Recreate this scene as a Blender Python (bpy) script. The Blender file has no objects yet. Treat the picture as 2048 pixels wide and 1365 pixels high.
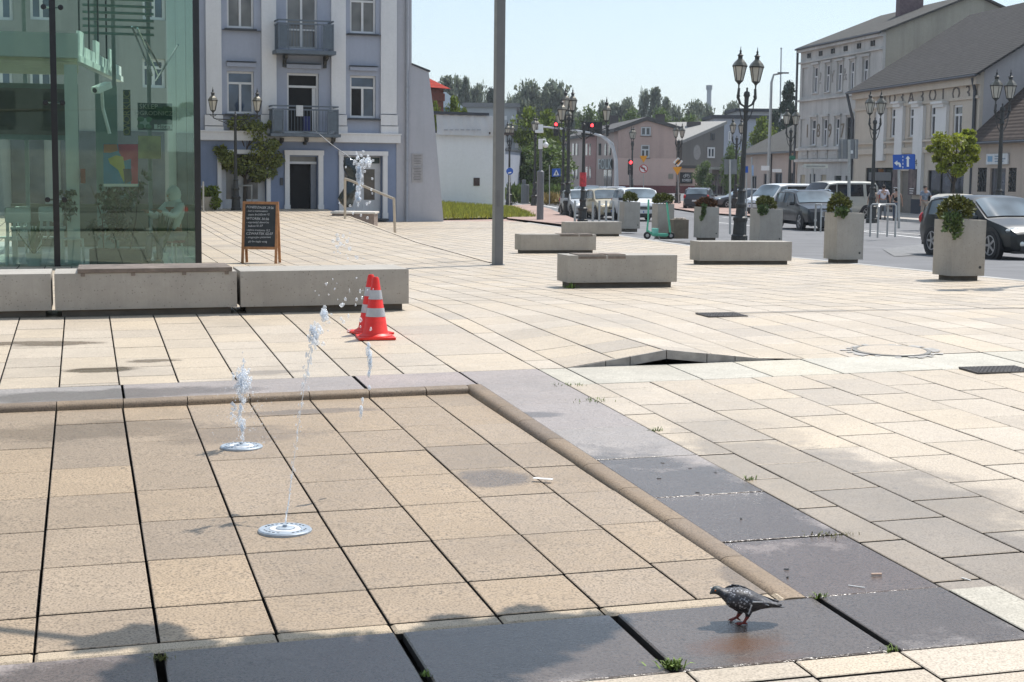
import bpy, bmesh, math, random
from mathutils import Vector, Matrix
random.seed(7)
S = bpy.context.scene
COL = S.collection
R = math.radians
# ------------------------------------------------------------------ camera
FPX, PITCH, ROLL, CAMH = 3100.0, 0.1077, -0.01077, 1.9
cp, sp, cr, sr = math.cos(PITCH), math.sin(PITCH), math.cos(ROLL), math.sin(ROLL)
FW = Vector((0, cp, -sp)); RT = Vector((1, 0, 0)); DN = Vector((0, -sp, -cp))
CX = cr*RT + sr*DN; CY = -sr*RT + cr*DN
EYE = Vector((0, 0, CAMH))
cam = bpy.data.objects.new('camera', bpy.data.cameras.new('camera')); COL.objects.link(cam)
m = Matrix((CX, -CY, -FW)).transposed().to_4x4(); m.translation = EYE
cam.matrix_world = m
cam.data.sensor_width = 36; cam.data.lens = FPX/2048*36
cam.data.clip_start = .05; cam.data.clip_end = 5000
S.camera = cam
def ray(px, py): return CX*((px-1024)/FPX) + CY*((py-682.5)/FPX) + FW
def project(P):
    q = Vector(P)-EYE; z = q.dot(FW); return 1024+FPX*q.dot(CX)/z, 682.5+FPX*q.dot(CY)/z
# ------------------------------------------------------------------ terrain (true slopes of the square)
TH = 0.2705
U = Vector((math.cos(TH), math.sin(TH))); V = Vector((-math.sin(TH), math.cos(TH)))
def clamp(x, a, b): return max(a, min(b, x))
def zt(x, y):
    a, b, s0, s1 = 14.6, 17.4, .031, -.0205
    z = .0055*clamp(x, -4, 4) + s0*min(y, a)
    if y > a: t = min(y, b)-a; z += s0*t + (s1-s0)*t*t/(2*(b-a))
    if y > b: z += s1*min(y-b, 21.6)
    if y > 39: z -= .0073*min(y-39, 46)
    return z
RAMP0 = Vector((-.35, 29.3)); RAMP1 = Vector((-6.6, 60.0))   # right edge of the raised terrace
def ramp_side(x, y):   # >0 left of the edge (on the terrace)
    d = RAMP1-RAMP0; return (d.x*(y-RAMP0.y) - d.y*(x-RAMP0.x))/d.length
def on_ramp(x, y): return y > 29.3+(x+.35)*.24 and ramp_side(x, y) > 0
def lift(x, y): return .46*clamp((y-(29.3+(x+.35)*.24))/34., 0, 1.3)
def zs(x, y): return zt(x, y) + (lift(x, y) if on_ramp(x, y) else 0)
def at(px, py, zf=zs, dz=0):
    d = ray(px, py); t = 2.; st = .25
    while t < 2000:
        p = EYE+d*t
        if p.z < zf(p.x, p.y)+dz: break
        t += st; st = max(.25, t*.02)
    lo, hi = t-st*1.05, t
    for _ in range(40):
        mid = (lo+hi)/2; p = EYE+d*mid
        if p.z < zf(p.x, p.y)+dz: hi = mid
        else: lo = mid
    return EYE+d*hi
def atD(px, py, D):
    d = ray(px, py); return EYE+d*(D/d.y)
def gD(px, D, zf=zs):            # ground point under image column px at distance D
    x = (px-1024)/FPX*D
    for _ in range(4):
        z = zf(x, D); 
        qx, qy = project((x, D, z)); x += (px-qx)/FPX*D
    return Vector((x, D, zf(x, D)))
def uv(P): return P.x*U.x+P.y*U.y, P.x*V.x+P.y*V.y
def xy(u, v): return u*U.x+v*V.x, u*U.y+v*V.y
# ------------------------------------------------------------------ node materials
MATS = {}
def newmat(name):
    m = bpy.data.materials.new(name); m.use_nodes = True; MATS[name] = m
    nt = m.node_tree; return m, nt, nt.nodes['Principled BSDF']
def N(nt, t, **kw):
    n = nt.nodes.new(t)
    for k, v in kw.items():
        if k.startswith('i_'): n.inputs[int(k[2:]) if k[2:].isdigit() else k[2:].replace('_', ' ')].default_value = v
        else: setattr(n, k, v)
    return n
def c4(c): return (c[0], c[1], c[2], 1)
def noise(nt, co, scale, detail=4, rough=.55):
    n = N(nt, 'ShaderNodeTexNoise'); n.inputs['Scale'].default_value = scale; n.inputs['Detail'].default_value = detail; n.inputs['Roughness'].default_value = rough
    nt.links.new(co, n.inputs['Vector']); return n.outputs['Fac']
def ramp(nt, fac, stops):
    r = N(nt, 'ShaderNodeValToRGB'); e = r.color_ramp.elements
    e[0].position, e[0].color = stops[0][0], c4(stops[0][1]); e[1].position, e[1].color = stops[-1][0], c4(stops[-1][1])
    for p, c in stops[1:-1]: x = e.new(p); x.color = c4(c)
    nt.links.new(fac, r.inputs['Fac']); return r.outputs['Color']
def fl(nt, fac, a, b, c=0., d=1.):
    r = N(nt, 'ShaderNodeMapRange'); r.inputs[1].default_value = a; r.inputs[2].default_value = b; r.inputs[3].default_value = c; r.inputs[4].default_value = d
    nt.links.new(fac, r.inputs[0]); return r.outputs[0]
def mul(nt, a, b, op='MULTIPLY'):
    n = N(nt, 'ShaderNodeMath', operation=op, use_clamp=False)
    for i, v in enumerate((a, b)):
        if isinstance(v, (int, float)): n.inputs[i].default_value = v
        else: nt.links.new(v, n.inputs[i])
    return n.outputs[0]
def mix(nt, fac, a, b, mode='MIX'):
    n = N(nt, 'ShaderNodeMix', data_type='RGBA', blend_type=mode)
    for i, v in ((0, fac), (6, a), (7, b)):
        if isinstance(v, (int, float)): n.inputs[i].default_value = v
        elif isinstance(v, tuple): n.inputs[i].default_value = c4(v)
        else: nt.links.new(v, n.inputs[i])
    return n.outputs[2]
def bump(nt, b, h, strength, dist=.01):
    n = N(nt, 'ShaderNodeBump'); n.inputs['Strength'].default_value = strength; n.inputs['Distance'].default_value = dist
    nt.links.new(h, n.inputs['Height']); nt.links.new(n.outputs[0], b.inputs['Normal']); return n
def coords(nt, world=False):
    if world: return N(nt, 'ShaderNodeNewGeometry').outputs['Position']
    return N(nt, 'ShaderNodeTexCoord').outputs['Object']
def mat(name, c, rough=.6, var=.12, scale=6, bmp=0., bscale=None, metal=0, island=0., coat=0, spec=None, world=False, dirt=0, dscale=1.5):
    if name in MATS: return MATS[name]
    m, nt, b = newmat(name); co = coords(nt, world)
    f = noise(nt, co, scale)
    col = ramp(nt, f, [(.3, [x*(1-var) for x in c]), (.7, [min(1, x*(1+var)) for x in c])])
    if dirt:
        d = noise(nt, co, dscale, 8, .65)
        col = mix(nt, fl(nt, d, .45, .72, 0, dirt), col, tuple(x*.45 for x in c))
    if island:
        g = N(nt, 'ShaderNodeNewGeometry')
        col = mix(nt, 1., col, ramp(nt, g.outputs['Random Per Island'], [(0, [1-island]*3), (1, [1+island]*3)]), 'MULTIPLY')
    nt.links.new(col, b.inputs['Base Color'])
    b.inputs['Roughness'].default_value = rough; b.inputs['Metallic'].default_value = metal
    if coat: b.inputs['Coat Weight'].default_value = coat; b.inputs['Coat Roughness'].default_value = .05
    if spec is not None: b.inputs['Specular IOR Level'].default_value = spec
    if bmp: bump(nt, b, noise(nt, co, bscale or scale*6, 6), bmp)
    return m
def weathered(name, c, streak=.35, blotch=.3, pits=0., rough=.85, sc=1., bmp=.3):
    m, nt, b = newmat(name); pos = coords(nt, True); f = noise(nt, pos, 1.6*sc, 8, .65); g = noise(nt, pos, 22*sc, 4)
    mp = N(nt, 'ShaderNodeMapping'); mp.inputs['Scale'].default_value = (5*sc, 5*sc, .35*sc); nt.links.new(pos, mp.inputs[0]); s = noise(nt, mp.outputs[0], 1.4, 7, .7)
    col = mix(nt, fl(nt, f, .42, .68, 0, blotch), tuple(c), tuple(x*.55 for x in c)); col = mix(nt, fl(nt, s, .48, .7, 0, streak), col, tuple(x*.42 for x in c)); col = mix(nt, fl(nt, s, .45, .28, 0, streak*.5), col, tuple(min(1, x*1.25) for x in c))
    col = mix(nt, fl(nt, g, .35, .65, 0, .14), col, tuple(x*.7 for x in c))
    if pits:
        v = N(nt, 'ShaderNodeTexVoronoi'); v.inputs['Scale'].default_value = 26; nt.links.new(pos, v.inputs['Vector']); col = mix(nt, fl(nt, v.outputs['Distance'], .1, .2, pits, 0), col, tuple(x*.3 for x in c))
    nt.links.new(col, b.inputs['Base Color']); b.inputs['Roughness'].default_value = rough; bump(nt, b, mul(nt, g, f, 'ADD'), bmp, .006); return m
def glow(name, c, s):
    m, nt, b = newmat(name); b.inputs['Base Color'].default_value = c4(c); b.inputs['Emission Color'].default_value = c4(c); b.inputs['Emission Strength'].default_value = s
    return m
# ------------------------------------------------------------------ mesh builder
class MB:
    def __init__(s): s.v = []; s.f = []; s.fm = []; s.m = 0
    def add(s, vs, fs, M=None):
        o = len(s.v)
        s.v += [tuple((M @ Vector(p)) if M is not None else p) for p in vs]
        for f in fs: s.f.append([i+o for i in f]); s.fm.append(s.m)
        return s
    def quad(s, *p): return s.add(p, [list(range(len(p)))])
    def box(s, x0, x1, y0, y1, z0, z1, M=None, bev=0):
        if bev:
            b = bev; vs = []; fs = []
            bm = bmesh.new(); bmesh.ops.create_cube(bm, size=1)
            for v in bm.verts: v.co = Vector(((x0+x1)/2+v.co.x*(x1-x0), (y0+y1)/2+v.co.y*(y1-y0), (z0+z1)/2+v.co.z*(z1-z0)))
            bmesh.ops.bevel(bm, geom=bm.edges[:], offset=b, segments=2, affect='EDGES', profile=.7)
            bm.verts.index_update(); vs = [tuple(v.co) for v in bm.verts]; fs = [[v.index for v in f.verts] for f in bm.faces]; bm.free()
            return s.add(vs, fs, M)
        return s.add([(x0, y0, z0), (x1, y0, z0), (x1, y1, z0), (x0, y1, z0), (x0, y0, z1), (x1, y0, z1), (x1, y1, z1), (x0, y1, z1)],
                     [[0, 3, 2, 1], [4, 5, 6, 7], [0, 1, 5, 4], [1, 2, 6, 5], [2, 3, 7, 6], [3, 0, 4, 7]], M)
    def tube(s, pts, r, n=8, M=None, cap=True):
        pts = [Vector(p) for p in pts]; k = len(pts)
        rs = r if isinstance(r, (list, tuple)) else [r]*k
        vs = []; fs = []; up = None
        for i, p in enumerate(pts):
            d = (pts[min(i+1, k-1)]-pts[max(i-1, 0)]).normalized()
            if up is None or abs(up.dot(d)) > .98: up = Vector((0, 0, 1)) if abs(d.z) < .9 else Vector((1, 0, 0))
            a = d.cross(up).normalized(); b = a.cross(d).normalized(); up = b
            for j in range(n):
                t = 2*math.pi*j/n; vs.append(p+(a*math.cos(t)+b*math.sin(t))*rs[i])
        for i in range(k-1):
            for j in range(n): fs.append([i*n+j, i*n+(j+1) % n, (i+1)*n+(j+1) % n, (i+1)*n+j])
        if cap: fs.append(list(range(n))[::-1]); fs.append([(k-1)*n+j for j in range(n)])
        return s.add(vs, fs, M)
    def lathe(s, prof, n=12, M=None, rot=0, c=(0, 0, 0)):   # prof: (r, z)
        vs = []; fs = []; k = len(prof)
        for r, z in prof:
            for j in range(n):
                t = 2*math.pi*j/n+rot; vs.append((c[0]+r*math.cos(t), c[1]+r*math.sin(t), c[2]+z))
        for i in range(k-1):
            for j in range(n): fs.append([i*n+j, i*n+(j+1) % n, (i+1)*n+(j+1) % n, (i+1)*n+j])
        fs.append(list(range(n))[::-1]); fs.append([(k-1)*n+j for j in range(n)])
        return s.add(vs, fs, M)
    def loft(s, rings, closed=True, cap=True, M=None):
        n = len(rings[0]); vs = [p for r in rings for p in r]; fs = []
        for i in range(len(rings)-1):
            for j in range(n if closed else n-1):
                fs.append([i*n+j, i*n+(j+1) % n, (i+1)*n+(j+1) % n, (i+1)*n+j])
        if cap: fs.append(list(range(n))[::-1]); fs.append([(len(rings)-1)*n+j for j in range(n)])
        return s.add(vs, fs, M)
    def prism(s, poly, y0, y1, M=None):      # poly in (x, z), extruded along y
        n = len(poly); vs = [(x, y0, z) for x, z in poly]+[(x, y1, z) for x, z in poly]
        fs = [list(range(n)), [n+i for i in range(n)][::-1]]+[[i, n+i, n+(i+1) % n, (i+1) % n] for i in range(n)]
        return s.add(vs, fs, M)
    def ball(s, c, rx, ry=None, rz=None, n=10, k=6, M=None):
        ry = rx if ry is None else ry; rz = rx if rz is None else rz
        rings = [[(c[0]+rx*math.sin(a)*math.cos(t), c[1]+ry*math.sin(a)*math.sin(t), c[2]-rz*math.cos(a)) for t in [2*math.pi*j/n for j in range(n)]]
                 for a in [math.pi*(i+.02)/(k+.04) for i in range(k+1)]]
        return s.loft(rings, M=M)
    def build(s, name, mats, parent=None, smooth=False, local=False):
        me = bpy.data.meshes.new(name)
        o = bpy.data.objects.new(name, me); COL.objects.link(o)
        off = Vector((0, 0, 0))
        if parent is not None:
            o.parent = parent
            if not local: 
                q = parent
                while q is not None: off += q.location; q = q.parent
        me.from_pydata([tuple(Vector(v)-off) for v in s.v], [], s.f)
        for mm in (mats if isinstance(mats, (list, tuple)) else [mats]): me.materials.append(mm)
        me.polygons.foreach_set('material_index', s.fm)
        me.update()
        bm = bmesh.new(); bm.from_mesh(me); bmesh.ops.recalc_face_normals(bm, faces=bm.faces[:]); bm.to_mesh(me); bm.free()
        if smooth:
            for p in me.polygons: p.use_smooth = True
            try: me.set_sharp_from_angle(angle=R(38 if smooth is True else smooth))
            except Exception: pass
        return o
def tag(o, label=None, cat=None, group=None, kind=None):
    for k, v in (('label', label), ('category', cat), ('group', group), ('kind', kind)):
        if v: o[k] = v
    return o
def thing(name, label, cat, loc=(0, 0, 0), rz=0, group=None):
    o = bpy.data.objects.new(name, None); COL.objects.link(o); o.location = loc; o.rotation_euler = (0, 0, rz); o.empty_display_size = .2
    return tag(o, label, cat, group)
KIDS = lambda o: [c for c in bpy.data.objects if c.parent == o]
def dup(root, loc, rz=None, label=None, scale=None, group=None):
    def cp_(o, par):
        c = o.copy(); COL.objects.link(c); c.parent = par
        for ch in KIDS(o): cp_(ch, c)
        return c
    r = cp_(root, None); r.location = loc
    if rz is not None: r.rotation_euler = (r.rotation_euler[0], r.rotation_euler[1], rz)
    if scale is not None: r.scale = scale if isinstance(scale, (tuple, list)) else (scale,)*3
    return tag(r, label, None, group)
def structure(o): o['kind'] = 'structure'; return o
def textmesh(txt, size, name, material, parent, M, align='CENTER', local=False, ext=.002, spacing=1.0):
    cu = bpy.data.curves.new('lettering', 'FONT'); cu.body = txt; cu.size = size; cu.align_x = align; cu.align_y = 'CENTER'; cu.extrude = ext; cu.resolution_u = 2; cu.space_line = spacing
    t = bpy.data.objects.new('lettering', cu); COL.objects.link(t)
    bpy.context.view_layer.update()
    me = bpy.data.meshes.new_from_object(t); bpy.data.objects.remove(t); bpy.data.curves.remove(cu)
    mb = MB(); mb.add([tuple(v.co) for v in me.vertices], [list(p.vertices) for p in me.polygons], M)
    bpy.data.meshes.remove(me)
    return mb.build(name, material, parent, local=local)
# facade frame: plane through O along e, n towards the viewer
class Facade:
    def __init__(s, A, B):
        s.O = Vector((A[0], A[1], 0)); d = Vector((B[0]-A[0], B[1]-A[1], 0)); s.L = d.length; s.e = d/s.L
        s.n = Vector((s.e.y, -s.e.x, 0))
    def hit(s, px, py):
        d = ray(px, py); t = (s.O-EYE).dot(s.n)/d.dot(s.n); p = EYE+d*t
        return (p-s.O).dot(s.e), p.z
    def P(s, a, dpt, z): q = s.O+s.e*a+s.n*dpt; return (q.x, q.y, z)
    def box(s, mb, a0, a1, d0, d1, z0, z1):
        vs = [s.P(a, d, z) for z in (z0, z1) for a, d in ((a0, d1), (a1, d1), (a1, d0), (a0, d0))]
        mb.add(vs, [[0, 3, 2, 1], [4, 5, 6, 7], [0, 1, 5, 4], [1, 2, 6, 5], [2, 3, 7, 6], [3, 0, 4, 7]])
    def bxp(s, mb, x0, y0, x1, y1, d0, d1):          # box over a pixel rectangle
        a0, z1 = s.hit(x0, y0); a1, z0 = s.hit(x1, y1); s.box(mb, min(a0, a1), max(a0, a1), d0, d1, min(z0, z1), max(z0, z1))
    def rect(s, x0, y0, x1, y1):
        a0, z1 = s.hit(x0, (y0+y1)/2)[0], s.hit((x0+x1)/2, y0)[1]; a1, z0 = s.hit(x1, (y0+y1)/2)[0], s.hit((x0+x1)/2, y1)[1]
        return a0, a1, z0, z1
    def wall(s, mb, a0, a1, z0, z1, holes, rec=.16):
        A = sorted({a0, a1}|{h[0] for h in holes}|{h[1] for h in holes}); Z = sorted({z0, z1}|{h[2] for h in holes}|{h[3] for h in holes})
        A = [a for a in A if a0 <= a <= a1]; Z = [z for z in Z if z0 <= z <= z1]
        for i in range(len(A)-1):
            for j in range(len(Z)-1):
                ca, cz = (A[i]+A[i+1])/2, (Z[j]+Z[j+1])/2
                if any(h[0] < ca < h[1] and h[2] < cz < h[3] for h in holes): continue
                mb.quad(s.P(A[i], 0, Z[j]), s.P(A[i+1], 0, Z[j]), s.P(A[i+1], 0, Z[j+1]), s.P(A[i], 0, Z[j+1]))
        for h in holes:
            for a in h[:2]: mb.quad(s.P(a, 0, h[2]), s.P(a, -rec, h[2]), s.P(a, -rec, h[3]), s.P(a, 0, h[3]))
            for z in h[2:4]: mb.quad(s.P(h[0], 0, z), s.P(h[1], 0, z), s.P(h[1], -rec, z), s.P(h[0], -rec, z))
    def window(s, h, parent, fm, gm, rec=.16, cols=2, transom=.7, fw=.07, name='window', sill=None, label=None, midv=None):
        mb = MB(); a0, a1, z0, z1 = h; d0, d1 = -rec+.0, -rec+.09
        s.box(mb, a0, a0+fw, d0, d1, z0, z1); s.box(mb, a1-fw, a1, d0, d1, z0, z1)
        s.box(mb, a0+fw, a1-fw, d0, d1, z0, z0+fw); s.box(mb, a0+fw, a1-fw, d0, d1, z1-fw, z1)
        zt_ = z1-fw
        if transom:
            zt_ = z0+(z1-z0)*transom; s.box(mb, a0+fw, a1-fw, d0, d1-.005, zt_-fw*.5, zt_+fw*.5); zt_ -= fw*.5
        for c in range(1, cols):
            x = a0+(a1-a0)*c/cols; s.box(mb, x-fw*.55, x+fw*.55, d0, d1-.01, z0+fw, zt_)
        if midv:
            for q in midv: zq = z0+(z1-z0)*q; s.box(mb, a0+fw, a1-fw, d0, d1-.02, zq-fw*.4, zq+fw*.4)
        w = mb.build(name, fm, parent)
        if label: w['label'] = label
        g = MB(); s.box(g, a0+.01, a1-.01, -rec-.03, -rec+.03, z0+.01, z1-.01); g.build('pane', gm, w)
        if sill is not None:
            q = MB(); s.box(q, a0-.1, a1+.1, .003, .14, z0-.09, z0-.02); q.build('sill', sill, w)
        return w
# ------------------------------------------------------------------ world, sun
W = bpy.data.worlds.new('World'); S.world = W; W.use_nodes = True
SUN_EL, SUN_AZ = R(58), math.atan2(.66, .75)
nt = W.node_tree; bg = nt.nodes['Background']
sky = nt.nodes.new('ShaderNodeTexSky'); sky.sky_type = 'NISHITA'; sky.sun_disc = False
sky.sun_elevation = SUN_EL; sky.sun_rotation = SUN_AZ; sky.air_density = 1.0; sky.dust_density = .6; sky.ozone_density = 1.2; sky.altitude = 100
hz = nt.nodes.new('ShaderNodeMix'); hz.data_type = 'RGBA'; hz.inputs[0].default_value = .62   # thin bright summer haze over the whole sky
nt.links.new(sky.outputs[0], hz.inputs[6]); hz.inputs[7].default_value = (2.85, 3.35, 3.85, 1)
nt.links.new(hz.outputs[2], bg.inputs[0]); bg.inputs[1].default_value = .15
sd = bpy.data.lights.new('sun', 'SUN'); sd.energy = 3.9; sd.angle = R(.53); sd.color = (1, .955, .895)
so = bpy.data.objects.new('sun', sd); COL.objects.link(so)
sv = Vector((math.sin(SUN_AZ)*math.cos(SUN_EL), math.cos(SUN_AZ)*math.cos(SUN_EL), math.sin(SUN_EL)))
so.rotation_euler = sv.to_track_quat('Z', 'Y').to_euler()
S.view_settings.view_transform = 'Standard'; S.view_settings.look = 'None'; S.view_settings.gamma = 1; S.view_settings.exposure = .46
S.cycles.transparent_max_bounces = 24; S.cycles.use_denoising = True; S.cycles.max_bounces = 8; S.cycles.caustics_reflective = False; S.cycles.caustics_refractive = False
try: S.cycles.use_adaptive_sampling = True; S.cycles.adaptive_threshold = .015
except Exception: pass

# ------------------------------------------------------------------ paving
s0u, WU = -.1858, .4243
key = lambda *pts: [uv(at(*p)) for p in pts]
avg = lambda l: sum(l)/len(l)
V_F = avg([q[1] for q in key((66, 1327), (314, 1307), (795, 1260), (1200, 1227.6))])      # pool front
V_L = avg([q[1] for q in key((549, 1268), (771, 1248.5), (984, 1230))])                     # back of the lip
V_C = avg([q[1] for q in key((113, 818.7), (502, 804), (857, 790))])+.0                    # pool back edge
V_C2 = avg([q[1] for q in key((113, 803), (376, 793), (740, 778.5))])
V_B2 = avg([q[1] for q in key((122, 772), (475, 760), (600, 755.5), (925, 745.5), (1077, 740.6))])
U_C = avg([q[0] for q in key((943, 784.6), (1444, 1125.7), (1531, 1187))])
U_C2 = avg([q[0] for q in key((960.4, 771), (1121, 874.7), (1365.7, 1033), (1608, 1191))])
U_B2 = avg([q[0] for q in key((1077, 740.6), (1388.6, 911.4), (1691, 1068.6), (1907, 1179))])
V_B0 = avg([q[1] for q in key((1367, 1337.5), (1582, 1319), (1798, 1303.5), (2048, 1281.5))])
V_CH = avg([q[1] for q in key((1125, 768), (1280, 763), (1595, 755))])
J = [avg([q[0] for q in key(*l)]) for l in (
    [(1200, 772), (1277, 809), (1346, 844), (1425.6, 884), (1600, 973.6), (1749, 1048)],
    [(1290, 760.6), (1425.6, 820.7), (1509, 857), (1602, 899), (1713, 946), (1839.6, 1002)],
    [(1333, 730.5), (1425.6, 769), (1500.8, 799), (1584.5, 832.5), (1677, 870), (1787, 914), (1914, 963.7)],
    [(1492, 756), (1567, 782), (1652.7, 812), (1747, 847), (1856, 888), (1982, 933)])]
V_C = V_C2-.115; U_C = U_C2-.115
print('UV', V_F, V_L, V_C, V_C2, V_B2, V_B0, V_CH, 'U', U_C, U_C2, U_B2, 'J', J)
JW = (J[3]-J[0])/3
U_R = J[2]                                  # ridge of the heaved slabs
SIN = .043
def floor_dz(v): return -SIN*clamp((v-V_L)/(V_C-V_L), 0, 1)
def heave(u, v):
    if v < V_B2-.02 or v > V_B2+4.2: return 0
    d = u-U_R; k = 1-d/(2.35*JW) if d > 0 else 1+d/(2.0*JW)
    return .118*max(0, k)*(1-(v-V_B2)/4.2)
S_ED = lambda x, y: (x-8.4)*.986+(y-19)*.165      # street edge of the square
def inset(poly, b):
    n = len(poly); out = []
    for i in range(n):
        p0, p1, p2 = (Vector(poly[i-1]), Vector(poly[i]), Vector(poly[(i+1) % n]))
        d1 = (p1-p0).normalized(); d2 = (p2-p1).normalized()
        n1 = Vector((-d1.y, d1.x)); n2 = Vector((-d2.y, d2.x)); mm = n1+n2
        if mm.length < 1e-4: out.append(tuple(p1+n1*b)); continue
        mm.normalize(); out.append(tuple(p1+mm*(b/max(.4, mm.dot(n1)))))
    return out
def clip(poly, f):
    out = []; n = len(poly)
    for i in range(n):
        a, b = poly[i], poly[(i+1) % n]; fa, fb = f(*a), f(*b)
        if fa <= 0: out.append(a)
        if (fa < 0 < fb) or (fb < 0 < fa):
            t = fa/(fa-fb); out.append((a[0]+(b[0]-a[0])*t, a[1]+(b[1]-a[1])*t))
    return out
def area(p): return sum(p[i-1][0]*p[i][1]-p[i][0]*p[i-1][1] for i in range(len(p)))/2
def slab(mb, poly, zf, bev=.004, thick=.035, jit=.0012, gap=0):
    if len(poly) < 3 or abs(area(poly)) < .0025: return
    if area(poly) < 0: poly = poly[::-1]
    if gap: poly = inset(poly, gap)
    n = len(poly); dz = random.uniform(-jit, jit); tx, ty = random.uniform(-jit, jit)*1.5, random.uniform(-jit, jit)*1.5
    cx, cy = poly[0]
    Z = lambda x, y: zf(x, y)+dz+(x-cx)*tx+(y-cy)*ty
    if bev:
        inn = inset(poly, bev)
        vs = [(x, y, Z(x, y)) for x, y in inn]+[(x, y, Z(x, y)-bev*.8) for x, y in poly]+[(x, y, Z(x, y)-thick) for x, y in poly]
    else: vs = [(x, y, Z(x, y)) for x, y in poly]+[(x, y, Z(x, y)-thick) for x, y in poly]
    L = len(vs)//n; o_ = len(mb.v); mb.add(vs, [list(range(n))]); fs = []
    for k in range(L-1):
        mb.m = 1 if k == L-2 else 0; q_ = [[k*n+i, (k+1)*n+i, (k+1)*n+(i+1) % n, k*n+(i+1) % n] for i in range(n)]
        for f in q_: mb.f.append([i+o_ for i in f]); mb.fm.append(mb.m)
    mb.m = 0
def rectuv(u0, u1, v0, v1): return [xy(u0, v0), xy(u1, v0), xy(u1, v1), xy(u0, v1)]
def slabuv(mb, u0, u1, v0, v1, zf, gu=.006, gv=.003, **k): slab(mb, rectuv(u0+gu, u1-gu, v0+gv, v1-gv), zf, **k)
def stone(name, base, speck, gran=260, var=.22, island=.12, rough=.62, wet=None, bmp=.25, tint=None, rust=None):
    m, nt, b = newmat(name); pos = coords(nt, True)
    g = noise(nt, pos, gran, 3, .6); lo = noise(nt, pos, 1.7, 6, .6); mid = noise(nt, pos, 14, 5, .6)
    col = ramp(nt, g, [(.34, speck), (.5, base), (.68, [min(.9, x*1.22) for x in base])])
    col = mix(nt, fl(nt, lo, .35, .68, 0, var), col, tuple(x*.62 for x in base))
    col = mix(nt, fl(nt, mid, .5, .72, 0, var*.8), col, tuple(x*.72 for x in base))
    gi = N(nt, 'ShaderNodeNewGeometry'); i1 = 1-island; 
    tn = tint or [(1-island, 1-island, 1-island*.9), (1+island, 1+island*.7, 1+island*.1), (1-island*.2, 1-island*.3, 1-island*.4), (1+island, 1+island, 1+island)]
    col = mix(nt, 1., col, ramp(nt, gi.outputs['Random Per Island'], [(0, tn[0]), (.35, tn[1]), (.7, tn[2]), (1, tn[3])]), 'MULTIPLY')
    # small dropped dirt spots
    sp_ = N(nt, 'ShaderNodeTexVoronoi'); sp_.inputs['Scale'].default_value = 7; nt.links.new(pos, sp_.inputs['Vector'])
    col = mix(nt, fl(nt, sp_.outputs['Distance'], .05, .085, .5, 0), col, tuple(x*.3 for x in base))
    st2 = noise(nt, pos, .55, 9, .72); col = mix(nt, fl(nt, st2, .50, .66, 0, var*1.3), col, tuple(x*.55 for x in base))
    gum = N(nt, 'ShaderNodeTexVoronoi'); gum.inputs['Scale'].default_value = 2.3; nt.links.new(pos, gum.inputs['Vector'])
    col = mix(nt, fl(nt, gum.outputs['Distance'], .035, .05, .45, 0), col, tuple(x*.35 for x in base))
    rg = fl(nt, mid, .3, .7, rough-.08, rough+.1)
    if wet:      # puddles and damp patches: world positions (x, y, rx, ry, strength, rot)
        sep = N(nt, 'ShaderNodeSeparateXYZ'); nt.links.new(pos, sep.inputs[0]); tot = None
        wn = noise(nt, pos, 3.2, 6, .62)
        for (wx, wy, rx, ry, st, ro) in wet:
            mp = N(nt, 'ShaderNodeMapping'); mp.vector_type = 'TEXTURE'; mp.inputs['Location'].default_value = (wx, wy, 0); mp.inputs['Rotation'].default_value = (0, 0, ro); mp.inputs['Scale'].default_value = (rx, ry, 1)
            cmb = N(nt, 'ShaderNodeCombineXYZ'); nt.links.new(sep.outputs[0], cmb.inputs[0]); nt.links.new(sep.outputs[1], cmb.inputs[1]); nt.links.new(cmb.outputs[0], mp.inputs[0])
            ln = N(nt, 'ShaderNodeVectorMath', operation='LENGTH'); nt.links.new(mp.outputs[0], ln.inputs[0])
            d = mul(nt, ln.outputs['Value'], mul(nt, wn, 1.5, 'MULTIPLY'), 'ADD')
            w_ = fl(nt, d, 1.5, 1.86, 1, 0); w_ = mul(nt, w_, st)
            tot = w_ if tot is None else mul(nt, tot, w_, 'MAXIMUM')
        col = mix(nt, tot, col, mix(nt, 1., col, (.38, .342, .31), 'MULTIPLY'))
        r2 = N(nt, 'ShaderNodeMix', data_type='FLOAT'); nt.links.new(tot, r2.inputs[0]); nt.links.new(rg, r2.inputs[2]); r2.inputs[3].default_value = .2; rg = r2.outputs[0]
    if rust:
        for (wx, wy, rx, ry, st) in rust:
            mp = N(nt, 'ShaderNodeMapping'); mp.vector_type = 'TEXTURE'; mp.inputs['Location'].default_value = (wx, wy, 0); mp.inputs['Rotation'].default_value = (0, 0, TH); mp.inputs['Scale'].default_value = (rx, ry, 40)
            nt.links.new(pos, mp.inputs[0]); ln = N(nt, 'ShaderNodeVectorMath', operation='LENGTH'); nt.links.new(mp.outputs[0], ln.inputs[0])
            d = mul(nt, ln.outputs['Value'], mul(nt, mid, 1.2), 'ADD'); col = mix(nt, mul(nt, fl(nt, d, .9, 1.6, 1, 0), st), col, (.13, .065, .035))
    nt.links.new(col, b.inputs['Base Color']); nt.links.new(rg, b.inputs['Roughness'])
    bump(nt, b, mul(nt, g, mul(nt, mid, .6), 'ADD'), bmp, .004)
    return m
def wetpx(px, py, rx, ry, st, ro=0): p = at(px, py); return (p.x, p.y, rx, ry, st, ro)
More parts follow.
